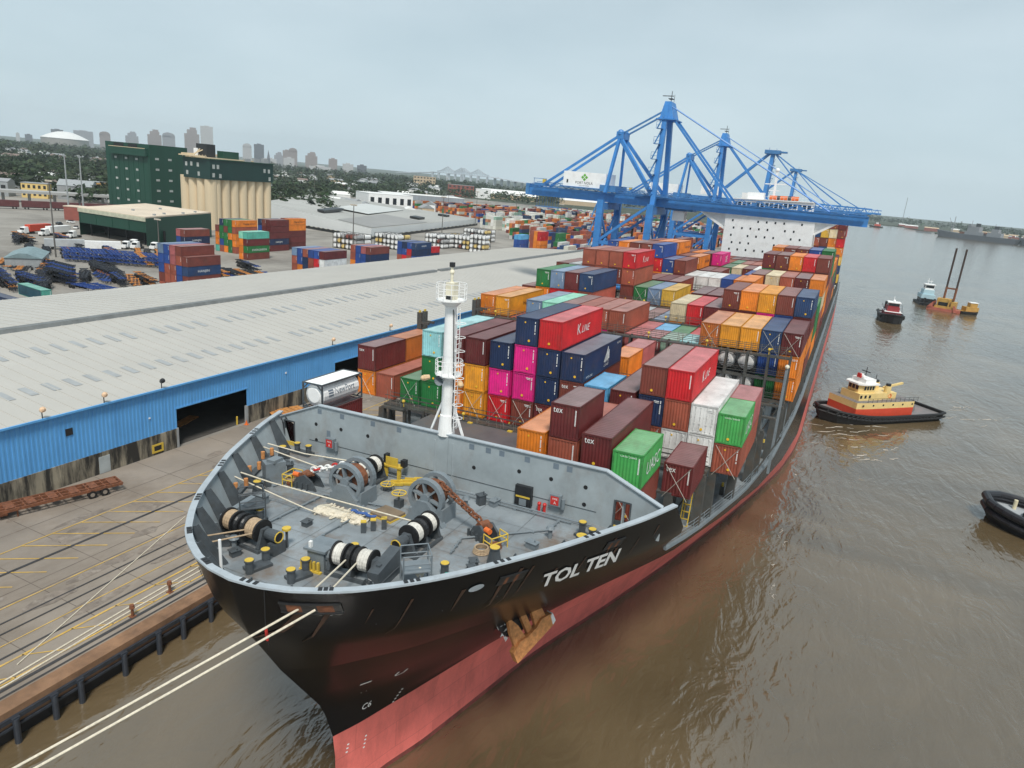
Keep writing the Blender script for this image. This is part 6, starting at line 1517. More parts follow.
def pushboat():
    t = tag(empty('push_boat', (37.8, 441, 0), (0, 0, math.pi+.12)), 'white and pale blue push boat with tall square wheelhouse beside the yellow barge', 'boat'); t.scale = (.88, .88, .95); L, W_ = 20, 9.4
    q = MB(); q.box(-W_/2, W_/2, 0, L, -.5, 1.2); q.build('hull', M_blk, t)
    M_pb = mat('pale_blue_paint', (.45, .62, .68), .5, var=.06)
    q = MB(); q.box(-3.7, 3.7, 3, 15, 3.4, 5.6, 0); q.box(-3.4, 3.4, 3.2, 15.0, 1.2, 3.4, 2); q.box(-2.9, 2.9, 6, 14, 5.6, 8.2, 0); q.box(-2.4, 2.4, 8, 13.4, 8.2, 10.9, 1); q.box(-2.8, 2.8, 7.6, 13.8, 10.9, 11.2, 1); q.build('deckhouse', [M_pb, M_white, M_dark], t)
    q = MB(); q.box(-2.2, 2.2, 13.4, 13.45, 9.2, 10.5); q.box(-2.45, -2.4, 8.5, 13, 9.2, 10.5); q.box(2.4, 2.45, 8.5, 13, 9.2, 10.5); q.build('window', M_glass, t)
    q = MB()
    for s in (-2.6, 2.6): q.box(s-.5, s+.5, L-.2, L+.9, 0, 4.2)
    q.build('push_knee', M_blk, t)
    q = MB(); q.tube((.8, 10, 11.2), (.8, 10, 14.2), .12, 5); q.tube((-1, 9, 11.2), (-1, 9, 13.2), .1, 5); q.box(-1.5, 1.5, 10, 10.2, 12.6, 12.8); q.build('mast', M_white, t)
pushboat()
def spud_barge():
    t = tag(empty('spud_barge', (46.3, 412, 0), (0, 0, -.28)), 'yellow and red work barge with two tall dark spud legs', 'barge'); t.scale = (.85, .85, .98)
    M_by = mat('barge_amber', (.5, .3, .07), .55, var=.2, sc=.8, dirt=(.3, .1, .04), dirt_amt=.6); M_br = mat('barge_red', (.42, .12, .08), .6, var=.2)
    q = MB(); q.box(-8.6, 8.6, -5, 5, -.4, 1.4, 1); q.hexa([(-8.6, -5, .2), (-6, -5, 1.4), (-6, 5, 1.4), (-8.6, 5, .2), (-8.6, -5, 1.4), (-6, -5, 4.2), (-6, 5, 4.2), (-8.6, 5, 1.4)], 1); q.hexa([(5.6, -5.6, .1), (7.4, -5.6, .1), (7.4, -5.0, .1), (5.6, -5.0, .1), (4.6, -5.4, 3.4), (5.6, -5.4, 3.4), (5.6, -5, 3.4), (4.6, -5, 3.4)], 1); q.build('hull', [M_by, M_br], t)
    q = MB(); q.box(-4.6, 2.4, -3, 3, 4.4, 6.2, 0); q.box(-4.2, -3.6, -4, 4, 1.4, 6, 0); q.box(1.6, 2.2, -4, 4, 1.4, 6, 0); q.box(-3.4, 1.4, -3.2, 3, 1.4, 4.4, 1); q.box(3, 5.4, -3, 3, 1.4, 5, 0); q.box(-5, 5.5, -4.4, -4.1, 1.4, 2.6, 0); q.build('gantry_house', [M_by, M_dark], t)
    q = MB(); q.tube((0, 0, 0), (0, 0, 0), .1); M_sp = mat('spud_brown', (.055, .035, .028), .7, var=.3)
    for x in (-2.0, 3.2):
        q = MB(); q.tube((x, 1, -4), (x, 1, 31.5), .55, 10, 0); q.tube((x, 1, 5.5), (x, 1, 12), .62, 10, 1); q.build('spud_leg', [M_sp, M_rust], t)
    q = MB(); q.box(-2, 3.2, .7, 1.3, 11, 11.8); q.build('spud_brace', M_rust, t)
    t2 = tag(empty('work_boat', (52.2, 409.5, 0), (0, 0, -1.2)), 'small amber work boat with rounded hull moored right of the spud barge', 'boat'); L = 9
    q = MB(); top = boat_hull(q, L, 6, (-.5, .4, 1.5), 0, .4, sheer=.6, n=12); q.build('hull', [M_blk], t2)
    q = MB(); deck_of(q, top, -.1, 0, .1); q.box(-2.2, 2.2, 2, 8, 1.4, 3.6, 0); q.box(-1.5, 1.5, 4, 7.4, 3.6, 5.6, 0); q.box(-1.7, 1.7, 3.8, 7.6, 5.6, 5.9, 1); q.box(-1.3, 1.3, 7.4, 7.45, 4.2, 5.2, 2); q.build('cabin', [M_by, M_white, M_glass], t2)
spud_barge()
def navy(x, y, L, ang, label, masts):
    t = tag(empty('grey_ship', (x, y, 0), (0, 0, ang)), label, 'ship', 'laid up grey ships on the far bank'); W_ = 24
    M_n = mat('naval_grey', (.12, .13, .15), .6, var=.08, sc=.05); M_n2 = mat('naval_light_grey', (.27, .28, .3), .6, var=.08, sc=.05)
    q = MB(); top = boat_hull(q, L, W_, (-2, 1.5, 12), 0, .26, (.86, .9, 1.), 5, 16); q.build('hull', M_n, t); q = MB(); deck_of(q, top, -.3, 0); q.build('deck', M_n, t)
    q = MB(); q.box(-8, 8, L*.40, L*.62, 12, 20); q.box(-7, 7, L*.46, L*.60, 20, 32); q.box(-8, 8, L*.56, L*.6, 32, 36); q.box(-6, 6, L*.2, L*.36, 12, 22); q.box(-5, 5, L*.24, L*.32, 22, 30); q.build('superstructure', M_n2, t)
    q = MB()
    for yy in (.5, .28):
        for s in (-2.6, 2.6): q.box(s-2, s+2, L*yy-3, L*yy+3, 32 if yy > .4 else 30, 40 if yy > .4 else 37)
    q.build('funnel', M_dark, t)
    q = MB(); q.tube((0, L*.58, 28), (0, L*.58, 46), .6, 5); q.tube((0, L*.3, 25), (0, L*.3, 42), .5, 5)
    for k in masts: q.tube((0, L*k, 12), (0, L*k, 52), .9, 5); q.tube((0, L*k, 16), (0, L*k+14, 48), .6, 5)
    q.build('mast', M_n2, t)
    q = MB(); q.box(-6, 6, L*.66, L*.69, 12, 17); q.box(-6, 6, L*.38, L*.4, 17, 21); q.build('cargo_gear', M_rust, t)
navy(338, 2012, 208, 0.87, 'long grey naval ship moored at the far bank with two dark funnels', (.8,))
navy(486, 1905, 190, 0.9, 'grey naval ship at the right edge, moored ahead of the longer one', ())
q = MB(); q.box(-30, 30, -5, 5, 0, 3.5, 0); q.box(-30, 14, -4.5, 4.5, 3.5, 4.5, 1)
tag(q.build('river_barge', [M_trim, M_rust], None, (172, 2400, 0), (0, 0, -.9)), 'flat pale barge lying at the far bank ahead of the grey ships', 'barge')
q = MB(); top = boat_hull(q, 40, 11, (-1, 1, 4), 0, .3, sheer=2); q.box(-4, 4, 8, 24, 4, 10, 1); q.box(-3, 3, 14, 20, 10, 15, 2); q.tube((0, 12, 10), (0, 12, 20), .6, 6, 0)
tag(q.build('distant_tug', [M_blk, M_tred, M_white], None, (62, 2500, 0), (0, 0, 1.2)), 'tiny red tug far upriver just right of the crane booms', 'tug')
# ---------------------------------------------------------------- container yard behind the warehouse
YH = 2.6
def yard_block(x, y, cols, dxs=-2.55, size=40, name='', lbl='', hero=None, h=2.86, y_off=0):
    # cols: one list of colours per column, from the column nearest the quay going inland; bottom tier first
    for i, cl in enumerate(cols):
        for t, cn in enumerate(cl):
            if cn is None: continue
            end = 'd'
            lab = f"{cn} container, {ORD[i]} column, {TIER[t]} of {lbl}"
            o = container((x+dxs*i-1.22, y, QZ+h*t), (0, 0, 0), size, cn, end, -1 if size == 20 else random.choice((-1, 0)), lab, 'containers stacked in the yard')
            if o and hero and (i, t) in hero: hero[(i, t)](o)
def hj(o): side_text(o, 'HANJIN', 3.6, 7.8, .75, 1.75)
def hl(o): side_text(o, 'Hapag-Lloyd', 4, 11, .8, 1.8, M_dark)
def ks(o): side_text(o, 'K LINE', 3, 6.5, .9, 1.7)
def eg(o): side_text(o, 'EVERGREEN', 2.5, 10.5, .8, 1.6)
def hmb(o): side_text(o, 'HANJIN', 4.2, 8, .9, 1.8)
yard_block(-176, 146.5, [['brick', 'brown', 'dark blue', 'brown', None][:4], ['brown', 'blue', 'blue', 'brick', 'brown'], ['brown', 'brick', 'brick', 'rose', 'rose'], ['brown', 'brick', 'brick', 'blue', 'blue'], ['brick', 'brown', 'blue', 'blue', 'steel blue']], lbl='the stack over the roof ridge', hero={(0, 2): hj})
yard_block(-240, 199, [['brown', 'brown', 'navy', 'brown'], ['brown', 'brick', 'blue', 'rose']], lbl='the stack before the green shed', hero={(0, 2): hj})
yard_block(-226, 218, [['brown', 'green', 'maroon', 'teal'], ['orange', 'orange', 'orange', 'mint']], lbl='the teal topped stack', hero={(0, 1): eg})
yard_block(-243, 228, [['brick', 'orange', 'orange', 'brick', 'orange'], ['green', 'green', 'orange', 'green', 'green'], ['orange', 'green', 'green', 'brown', 'green'], ['brick', 'blue', 'green', 'green', 'navy'], ['teal', 'orange', 'orange', 'brown', None][:4]], lbl='the Hapag-Lloyd stack by the silos', hero={(0, 4): hl})
yard_block(-243, 248, [['maroon', 'navy', 'maroon', 'maroon', 'maroon'], ['brown', 'brick', 'brown', 'maroon', 'brown'], ['brown', 'brown', 'navy', 'blue', 'navy']], lbl='the tall maroon stack', hero={(0, 1): hj})
yard_block(-247, 264, [['maroon', 'maroon', 'maroon', 'orange', 'orange'], ['brown', 'brown', 'brown', 'orange', 'brown']], lbl='the orange stack end by the white shed', hero={(0, 4): hl})
yard_block(-168, 197.5, [['brown', 'brown', 'white', 'maroon'], ['maroon', 'rose', 'red', 'blue'], ['brown', 'brown', 'brick', 'blue'], ['navy', 'navy', 'navy', 'brick'], ['brick', 'orange', 'blue', 'blue'], ['orange', 'brick', 'brick', 'steel blue']], lbl='the blue topped stack behind the ridge')
yard_block(-170, 227, [['brown', 'navy', 'navy', 'brown'], ['brown', 'blue', 'blue', 'rose'], ['brown', 'blue', 'blue', 'blue'], ['orange', 'orange', 'brick', 'brick']], lbl='the mixed stack left of the mast')
yard_block(-172, 262, [['blue', 'blue', 'navy', 'dark blue'], ['blue', 'brick', 'red', 'blue'], ['brick', 'red', 'blue', 'navy'], ['brick', 'brick', 'blue', 'blue']], lbl='the blue HANJIN stack', hero={(0, 3): hmb})
yard_block(-176, 282, [['brown', 'navy', 'red']], 20 and -2.55, 20, lbl='the small red topped stack')
yard_block(-190, 408, [['blue', 'blue', 'light blue'], ['blue', 'blue', 'light blue']], lbl='the light blue stack beyond the warehouse')
yard_block(-181, 418, [['orange', 'orange', 'red', 'red'], ['orange', 'orange', 'orange', 'orange'], ['brick', 'brick', 'brick', 'brick']], lbl='the orange stack beyond the warehouse')
yard_block(-171, 424, [['maroon', 'navy', 'green', 'green'], ['navy', 'navy', 'navy', 'navy']], lbl='the navy and green stack beyond the warehouse')
yard_block(-158, 430, [['brown', 'brick', 'brick'], ['rose', 'brick', 'brown'], ['brown', 'rose', 'brick'], ['brick', 'brown', None][:2]], lbl='the brick red stack by the crane leg')
# tank containers stacked in rows
TM = {}
for cn, c in (('white', (.8, .8, .78)), ('cream', (.75, .55, .2)), ('grey', (.4, .4, .4)), ('brown', (.25, .08, .06))):
    TM[cn] = tank_mesh(mat('tank_'+cn, c, .4, var=.08), False)
def tank_rows(x, y, nx, ny, tiers, along, skip=.1):
    for i in range(nx):
        for j in range(ny):
            for t in range(tiers):
                if t == tiers-1 and random.random() < skip: continue
                cn = random.choices(('white', 'cream', 'grey', 'brown'), (8, 2, .7, .7))[0]
                if along: loc, rot = (x-2.6*i, y+6.3*j, QZ+2.62*t), 0
                else: loc, rot = (x-6.3*i, y+2.6*j, QZ+2.62*t), math.pi/2
                o = link('tank_container', TM[cn], None, loc, (0, 0, rot)); tag(o, f"small {cn} tank container in the stacked rows of tanks beyond the warehouse roof", 'tank container', f'{cn} tank containers stacked in the yard')
tank_rows(-229, 292, 6, 2, 3, True, .02); tank_rows(-222, 318, 6, 2, 3, True); tank_rows(-214, 352, 5, 2, 3, True); tank_rows(-196, 364, 10, 2, 3, True); tank_rows(-222, 420, 7, 2, 3, True); tank_rows(-187, 352, 4, 1, 4, True)
# container trailers (chassis) parked in rows, trucks, trailers
def chassis(col, name):
    q = MB(); L = 12.2
    for x in (-.5, .5): q.beam((x, 0, 1.15), (x, L, 1.15), .16, .32, 0)
    for k in range(8): q.beam((-.95, .3+k*1.65, 1.2), (.95, .3+k*1.65, 1.2), .14, .16, 0)
    for y in (.1, L-.1): q.beam((-1.22, y, 1.25), (1.22, y, 1.25), .25, .25, 0)
    for y in (9.2, 10.6):
        for x in (-.95, .95): q.tube((x-.25, y, .5), (x+.25, y, .5), .5, 10, 1)
    for x in (-.7, .7): q.tube((x, 2.6, 0), (x, 2.6, 1.1), .07, 5, 1)
    return q.mesh('container_chassis', [col, M_blk])
M_chb = mat('chassis_blue', (.02, .06, .25), .5, var=.2); M_chd = mat('chassis_dark', (.02, .022, .03), .6, var=.3); M_cho = mat('chassis_orange', (.55, .22, .05), .6, var=.2)
CHM = {'blue': chassis(M_chb, 'b'), 'black': chassis(M_chd, 'd'), 'orange': chassis(M_cho, 'o')}
NCH = [0]; CHX = []
def park(x, y, n, dx, dy, cols, rz, lift=0., stack=1, where='the yard'):
    for k in range(n):
        for s in range(stack):
            cn = cols[k % len(cols)] if random.random() < .85 else random.choice(list(CHM))
            loc, ang = (x+dx*k+random.uniform(-.3, .3), y+dy*k+random.uniform(-.3, .3), QZ+1.3*s), rz+random.uniform(-.03, .03); NCH[0] += 1
            if NCH[0] > 295: CHX.append((cn, loc, ang)); continue
            o = link('container_chassis', CHM[cn], None, loc, (0, 0, ang))
            tag(o, f"{cn} empty container chassis parked among others in {where}", 'chassis', f'{cn} chassis parked in {where}')
park(-250, 158, 14, 2.2, 1.3, ['blue'], 1.1, stack=3, where='the row before the white vans')
park(-205, 114, 12, -2.2, .9, ['black', 'blue', 'black'], 1.25, stack=2, where='the left foreground yard')
park(-213, 136, 9, -2.6, 1.0, ['blue', 'black', 'orange'], 1.35, stack=2, where='the middle yard')
park(-232, 132, 6, -3.4, .4, ['black', 'orange'], .9, where='the far left yard')
park(-196, 140, 7, -2.4, 1.6, ['black'], 1.15, stack=2, where='the yard left of the container stack')
park(-190, 134, 3, -2.0, -2.0, ['blue'], 1.55, stack=1, where='the yard just over the roof')
park(-196, 176, 9, 2.5, 1.0, ['black', 'orange', 'blue'], 1.2, stack=2, where='the yard between the stacks')
park(-256, 190, 5, 3.2, 2.4, ['orange', 'black'], 1.0, where='the row below the green shed')
park(-203, 104, 10, -1.9, 1.5, ['black', 'blue'], 1.45, stack=3, where='the near left corner')
park(-226, 118, 9, -2.4, 1.2, ['black', 'orange', 'black'], 1.3, stack=2, where='the row at the left edge')
park(-205, 130, 8, -2.2, 1.4, ['black', 'black', 'blue'], 1.5, stack=3, where='the dense row near the roof')
park(-188, 152, 7, -1.6, 2.4, ['black', 'blue'], .5, stack=2, where='the row by the stack end')
park(-268, 170, 8, -3.0, 1.6, ['black', 'blue', 'orange'], .9, stack=1, where='the row by the light mast')
for k in range(34):
    park(random.uniform(-330, -195) if k < 20 else random.uniform(-225, -188), random.uniform(112, 200) if k < 20 else random.uniform(106, 150), random.choice((3, 4, 5, 6)), random.uniform(-2.6, -2.0), random.uniform(.6, 1.8), random.choice((['black'], ['black'], ['black', 'blue'], ['black', 'orange'])), random.uniform(.8, 1.5), stack=random.choice((1, 2, 2)), where=['the scattered yard rows', 'the crowded left yard'][k % 2])
q = MB(); CN = ['blue', 'black', 'orange']      # the chassis past counting, as one mass
for cn, loc, ang in CHX:
    me = CHM[cn]; M = Matrix.Translation(loc) @ Matrix.Rotation(ang, 4, 'Z'); n0 = len(q.v); q.v += [tuple(M @ v.co) for v in me.vertices]
    for p in me.polygons: q.f.append(tuple(n0+i for i in p.vertices)); q.m.append(3 if p.material_index else CN.index(cn)); q.c.append(None)
if CHX: tag(q.build('chassis_rows', [M_chb, M_chd, M_cho, M_blk]), 'crowded rows of dark empty chassis filling the left yard', 'chassis', None, 'stuff')
def truck(x, y, rz, cab, box=None, lab='', boxc=M_white):
    t = tag(empty('truck' if cab else 'box_trailer', (x, y, QZ), (0, 0, rz)), lab, 'truck' if cab else 'trailer')
    if cab:
        q = MB(); q.hexa([(-1.2, 0, .7), (1.2, 0, .7), (1.2, 2.6, .7), (-1.2, 2.6, .7), (-1.15, .4, 3.0), (1.15, .4, 3.0), (1.15, 2.5, 3.2), (-1.15, 2.5, 3.2)]); q.box(-1.05, 1.05, -1.3, 0, .7, 1.8); q.build('cab', M_white, t)
        q = MB(); q.box(-1.0, 1.0, .12, .3, 1.9, 2.8); q.build('windscreen', M_glass, t)
        q = MB(); q.box(-.5, .5, -.6, 6.2, .6, .95); q.build('frame', M_dark, t)
        for yy in (-.4, 4.2, 5.4):
            for x_ in (-1, 1): q = MB(); q.tube((x_-.2, yy, .5), (x_+.2, yy, .5), .5, 10); q.build('wheel', M_blk, t)
    if box:
        L = box; y0 = 3.2 if cab else 0
        q = MB(); q.box(-1.27, 1.27, y0, y0+L, 1.15, 4.0); q.build('body', boxc, t)
        q = MB()
        for yy in (y0+L-1.2, y0+L-2.5):
            for x_ in (-.95, .95): q.tube((x_-.25, yy, .5), (x_+.25, yy, .5), .5, 10)
        q.box(-.6, .6, y0, y0+L, .9, 1.15); q.build('running_gear', M_blk, t)
M_silver = mat('trailer_silver', (.55, .57, .58), .4, .3, var=.08)
truck(-276, 181.5, 2.55, False, 13.5, 'silver box trailer parked with a cream front, left of the two', M_silver)
truck(-266.5, 190.2, 2.55, False, 12.5, 'pale silver box trailer parked with rounded roof, right of the two', M_white)
for i, (x, y) in enumerate(((-273, 196.5), (-270.5, 199), (-266, 204.5), (-277, 203))): truck(x, y, .45, True, None, ['white truck cab under the green shed canopy, leftmost of three', 'white truck cab under the green shed canopy, middle of three', 'white truck cab under the green shed canopy, rightmost of three', 'white truck cab deep in the shade of the shed canopy'][i])
for i, (x, y, rz) in enumerate(((-330, 189, .3), (-322, 193, .3), (-312, 199, .4))): truck(x, y, rz, True, 12 if i < 2 else None, ['white lorry with red box on the far left of the yard', 'white lorry with white box on the left of the yard', 'white tractor unit beside the lorries on the left'][i], M_tred if i == 0 else M_white)
for i, (x, y) in enumerate(((-352, 214), (-344, 222), (-350, 232), (-338, 229), (-361, 226), (-368, 237))):
    q = MB(); cm = [M_dark, M_white, M_trim, M_red, M_dark, M_white][i]
    q.hexa([(-.9, 0, .35), (.9, 0, .35), (.9, 4.4, .35), (-.9, 4.4, .35), (-.9, 0, .95), (.9, 0, .95), (.9, 4.4, .95), (-.9, 4.4, .95)]); q.hexa([(-.85, .7, .95), (.85, .7, .95), (.85, 3.6, .95), (-.85, 3.6, .95), (-.7, 1.2, 1.5), (.7, 1.2, 1.5), (.7, 3.1, 1.5), (-.7, 3.1, 1.5)], 1)
    for yy in (.9, 3.5):
        for x_ in (-.8, .8): q.tube((x_-.12, yy, .33), (x_+.12, yy, .33), .33, 8, 2)
    tag(q.build('parked_car', [cm, M_glass, M_blk], None, (x, y, QZ), (0, 0, .6+.2*i)), f"tiny {['black', 'white', 'grey', 'red', 'black', 'white'][i]} car parked beyond the lorries on the left{['', '', '', '', ', farther one', ', farther one'][i]}", 'car')
# sheds, small things in the left yard
q = MB(); q.box(-5, 5, -9, 9, 0, 3.6); q.hexa([(-5.3, -9.3, 3.6), (5.3, -9.3, 3.6), (5.3, 9.3, 3.6), (-5.3, 9.3, 3.6), (-1, -9.3, 5.2), (1, -9.3, 5.2), (1, 9.3, 5.2), (-1, 9.3, 5.2)], 1)
tag(q.build('yard_shed', [M_trim, mat('shed_teal', (.2, .28, .3), .6)], None, (-248, 143, QZ), (0, 0, .9)), 'low grey green roofed shed among the chassis on the left', 'shed')
q = MB(); q.box(-1.22, 1.22, -6, 6, 0, 2.86)
o = container((-181, 108, QZ+2.0), (0, 0, 1.45), 40, 'teal', 'w', 0, 'dark teal container at the left picture edge over the roof', 'containers stacked in the yard'); 
if o: o.color = (.02, .07, .1, 1)
o = container((-186, 103, QZ-.4), (0, 0, 1.5), 40, 'navy', 'w', -1, 'dark navy container below the teal one at the left edge', 'containers stacked in the yard')
# light masts
def mast(x, y, h, lab, n=4):
    t = tag(empty('light_mast', (x, y, QZ)), lab, 'light mast', 'tall yard light masts')
    q = MB(); q.tube((0, 0, 0), (0, 0, h), .3, 8, 0, .16); q.build('pole', mat('mast_grey', (.12, .11, .1), .6), t)
    q = MB(); q.box(-1.5, 1.5, -.1, .1, h-.3, h-.1)
    q.build('crossarm', mat('mast_grey', (0, 0, 0)), t)
    for k in range(n): q = MB(); q.box(-1.6+k*.95, -1.0+k*.95, -.45, .05, h-.2, h+.35); q.build('lamp_head', mat('lamp_pale', (.62, .55, .45), .5), t)
for i, (x, y, h) in enumerate(((-262, 161, 27), (-254, 198, 14), (-201, 255, 25), (-246, 404, 27), (-302, 551, 29), (-420, 700, 32), (-330, 740, 32), (-268, 560, 30), (-190, 470, 28), (-560, 640, 36), (-520, 860, 36))):
    mast(x, y, h, ['tall light mast standing in the left chassis yard', 'short light mast before the green shed', 'light mast rising behind the roof left of the ship mast', 'light mast in front of the long white shed', 'light mast right of the long white shed', 'light mast before the far trees', 'light mast among the far orange containers', 'light mast beyond the tank stacks', 'light mast behind the crane tail', 'distant light mast against the trees, left one', 'distant light mast against the trees, right one'][i])
# far container stacks: past counting, one mass
def far_stacks():
    q = MB(); rnd = random.Random(11)
    pal = [(.33, .085, .05)]*4+[(.15, .036, .032)]*4+[(.55, .16, .03)]*5+[(.02, .07, .28)]*2+[(.02, .05, .13)]*2+[(.018, .17, .045)]+[(.5, .5, .48)]*2+[(.62, .6, .5)]
    pale = [(.66, .65, .58)]*5+[(.75, .74, .7)]*3+[(.25, .38, .3), (.02, .05, .13), (.45, .2, .1)]
    def blk(x0, y0, nx, ny, tmax, pal, gap=3.0):
        for j in range(ny):
            y = y0+j*(12.2+gap*(j % 2)*2)
            for i in range(nx):
                h = max(1, tmax-rnd.choice((0, 0, 1, 1, 2))); x = x0-2.55*i-6*(i//6); c0 = rnd.choice(pal)
                for t in range(h):
                    c = c0 if rnd.random() < .35 else rnd.choice(pal); k = rnd.uniform(.75, 1.2); q.col = tuple(v*k for v in c)
                    q.box(x-2.44, x, y, y+12.1, QZ+2.62*t, QZ+2.62*t+2.59)
    blk(-176, 470, 16, 6, 4, pal); blk(-225, 520, 10, 5, 4, pal+pale); blk(-255, 540, 12, 6, 5, pale); blk(-180, 590, 24, 8, 4, pal); blk(-305, 600, 16, 9, 4, pal); blk(-372, 660, 22, 8, 4, pal)
    blk(-262, 720, 26, 8, 5, pal+pale); blk(-110, 520, 14, 14, 4, pal); blk(-110, 740, 30, 12, 4, pal+pale); blk(-95, 340, 10, 7, 4, pal); blk(-126, 352, 8, 6, 4, pal); blk(-200, 880, 36, 6, 4, pal)
    for loc, rot, size, col in STUFF:
        M = Matrix.Translation(loc) @ Matrix.Rotation(rot[1], 4, 'Y') @ Matrix.Rotation(rot[2], 4, 'Z'); L = 12.19 if size == 40 else 6.06; q.col = col[:3]; n0 = len(q.v)
        q.box(-1.21, 1.21, 0, L, .03, 2.86); q.v[n0:] = [tuple(M @ Vector(v)) for v in q.v[n0:]]
    tag(q.build('far_container_stacks', mat('far_container', (1, 1, 1), .6, var=.15, sc=.4, attr='tint')), 'mass of orange, brown and pale containers stacked in the far yard', 'container stacks', None, 'stuff')
far_stacks()
# ---------------------------------------------------------------- grain elevator, sheds, city, trees
M_eg = mat('elevator_green', (.006, .055, .034), .6, var=.12, sc=.15, stretch=(1, 1, .1)); M_egd = mat('elevator_dark_green', (.005, .035, .03), .6, var=.12, sc=.15)
M_silo = mat('silo_beige', (.68, .55, .37), .8, var=.1, sc=.2, stretch=(1, 1, .15), dirt=(.4, .3, .2), dirt_amt=.4, dsc=.1, dst=(1, 1, .15))
M_sroof = mat('shed_roof_beige', (.66, .56, .44), .8, var=.15, sc=.06, dirt=(.5, .34, .22), dirt_amt=.6, dsc=.05)
M_win = mat('window_pale', (.4, .42, .4), .4, var=.2)
def ribs(q, x0, x1, y, z0, z1, step, m=0):      # vertical cladding lines on a face looking to -y
    x = x0
    while x < x1: q.box(x-.12, x+.12, y-.12, y, z0, z1, m); x += step
def elevator():
    r = tag(empty('grain_elevator', (-325, 290, QZ)), 'dark green grain elevator head house on a row of tall beige silos', 'grain elevator'); off = Vector((-325, 290, QZ))
    def B(q, name, m, p=None): q.v = [(a[0]-off.x, a[1]-off.y, a[2]-off.z) for a in q.v]; return q.build(name, m, p or r)
    R = 3.15
    for k in range(7):
        q = MB(); q.tube((-325-R-.0, 290.2+k*6.35+R, QZ), (-325-R, 290.2+k*6.35+R, 30.2), R, 18); B(q, 'silo', M_silo)
    for k in range(3):
        q = MB(); q.tube((-331.4-k*6.4-R, 287.6+R, QZ), (-331.4-k*6.4-R, 287.6+R, 31), R, 18); B(q, 'silo', M_silo)
    q = MB(); q.tube((-328, 290.4, QZ), (-328, 290.4, 30.4), 3.3, 18); B(q, 'silo', M_silo)
    q = MB(); q.box(-345, -324.4, 287, 334, 30, 40.4, 0); q.box(-345.4, -324, 286.6, 334.4, 40.4, 40.9, 1)
    hh = B(q, 'head_house', [M_egd, M_eg])
    q = MB()
    for x, z in ((-342.5, 37.4), (-338.5, 37.6), (-333.5, 37.4), (-342, 32.8), (-333, 32.6)): q.box(x-.8, x+.8, 286.9, 287, z-1.2, z+1.0)
    for y, z in ((289.5, 37), (292.5, 37), (289.4, 32.5), (294, 32.2), (327, 36.5), (330.5, 36.4), (331, 32)): q.box(-324.4, -324.3, y-.8, y+.8, z-1.2, z+1.0)
    q.v = [(a[0]-off.x, a[1]-off.y, a[2]-off.z) for a in q.v]; q.each('window', M_win, hh)
    q = MB(); q.box(-339, -331, 291, 297, 40.9, 48.5, 0); q.box(-340.5, -337.5, 290.5, 292, 41, 46, 1); q.box(-333, -328, 300, 311, 40.9, 45.5, 2); q.box(-346, -326, 285, 286.4, 41.6, 42.2, 3); q.box(-344, -325, 288, 320, 41.0, 41.6, 3)
    q.beam((-345, 286, 42.5), (-330, 310, 43.2), .8, 1.0, 3); q.beam((-341, 286, 41), (-333, 292, 46), .5, .5, 3); q.beam((-337, 286, 41), (-336, 292, 46.5), .5, .5, 3)
    for k in range(9): q.tube((-344+k*2.2, 286, 40.9), (-344+k*2.2, 286, 42.8), .12, 4, 3)
    B(q, 'roof_machinery', [M_dark, M_white, M_eg, M_silo], hh)
    q = MB()
    for k in range(3): q.box(-326, -324, 312+k*7, 316+k*7, 40.9, 42.6+.4*k)
    B(q, 'rooftop_unit', M_trim, hh)
    t = tag(empty('elevator_tower', (-414, 300, QZ)), 'tall windowed dark green tower of the grain elevator', 'tower'); off2 = Vector((-414, 300, QZ))
    def T(q, name, m, p=None): q.v = [(a[0]-off2.x, a[1]-off2.y, a[2]-off2.z) for a in q.v]; return q.build(name, m, p or t)
    X0, X1, Y0, Y1, Z = -428.5, -389, 300, 327, 45.6
    q = MB(); q.box(X0, X1, Y0, Y1, QZ, Z, 0); q.box(X0+6, X1-1, Y0-2.2, Y0, Z-7, Z-2.6, 0); ribs(q, X0+3, X1, Y0, QZ, Z-2, 4.4, 0); w = T(q, 'wall', [M_eg])
    q = MB(); q.box(X0+8, X0+17, Y0-.12, Y0, Z-2.6, Z-.4); q.box(X0+21, X0+29, Y0-.12, Y0, Z-2.6, Z-.4); q.box(X0+6, X1-1, Y0-2.3, Y0-2.2, Z-2.7, Z-2.4, 1); T(q, 'louvre', [M_blk, M_silo], w)
    q = MB()
    for r_ in range(5):
        for k in range(3): x = X0+9+k*9.5; z = Z-9-r_*6.2; q.box(x-1, x+1, Y0-.14, Y0, z-.6, z+.6)
        for y in (Y0+5, Y0+14): z = Z-8-r_*6.2; q.box(X1, X1+.14, y-1.2, y+1.2, z-.6, z+.6)
    q.v = [(a[0]-off2.x, a[1]-off2.y, a[2]-off2.z) for a in q.v]; q.each('window', M_win, w)
    s = tag(empty('grain_shed', (-277, 210, QZ)), 'low dark green shed with a pale flat roof and open truck canopy', 'shed'); off3 = Vector((-277, 210, QZ))
    def Sx(q, name, m, p=None): q.v = [(a[0]-off3.x, a[1]-off3.y, a[2]-off3.z) for a in q.v]; return q.build(name, m, p or s)
    A, Bp, C_, D = (-277, 210), (-297.5, 263), (-345, 262), (-322, 210)
    q = MB(); q.face([(*A, QZ), (*Bp, QZ), (*Bp, 14.6), (*A, 14.6)]); q.face([(*Bp, QZ), (*C_, QZ), (*C_, 14.6), (*Bp, 14.6)]); q.face([(*C_, QZ), (*D, QZ), (*D, 14.6), (*C_, 14.6)])
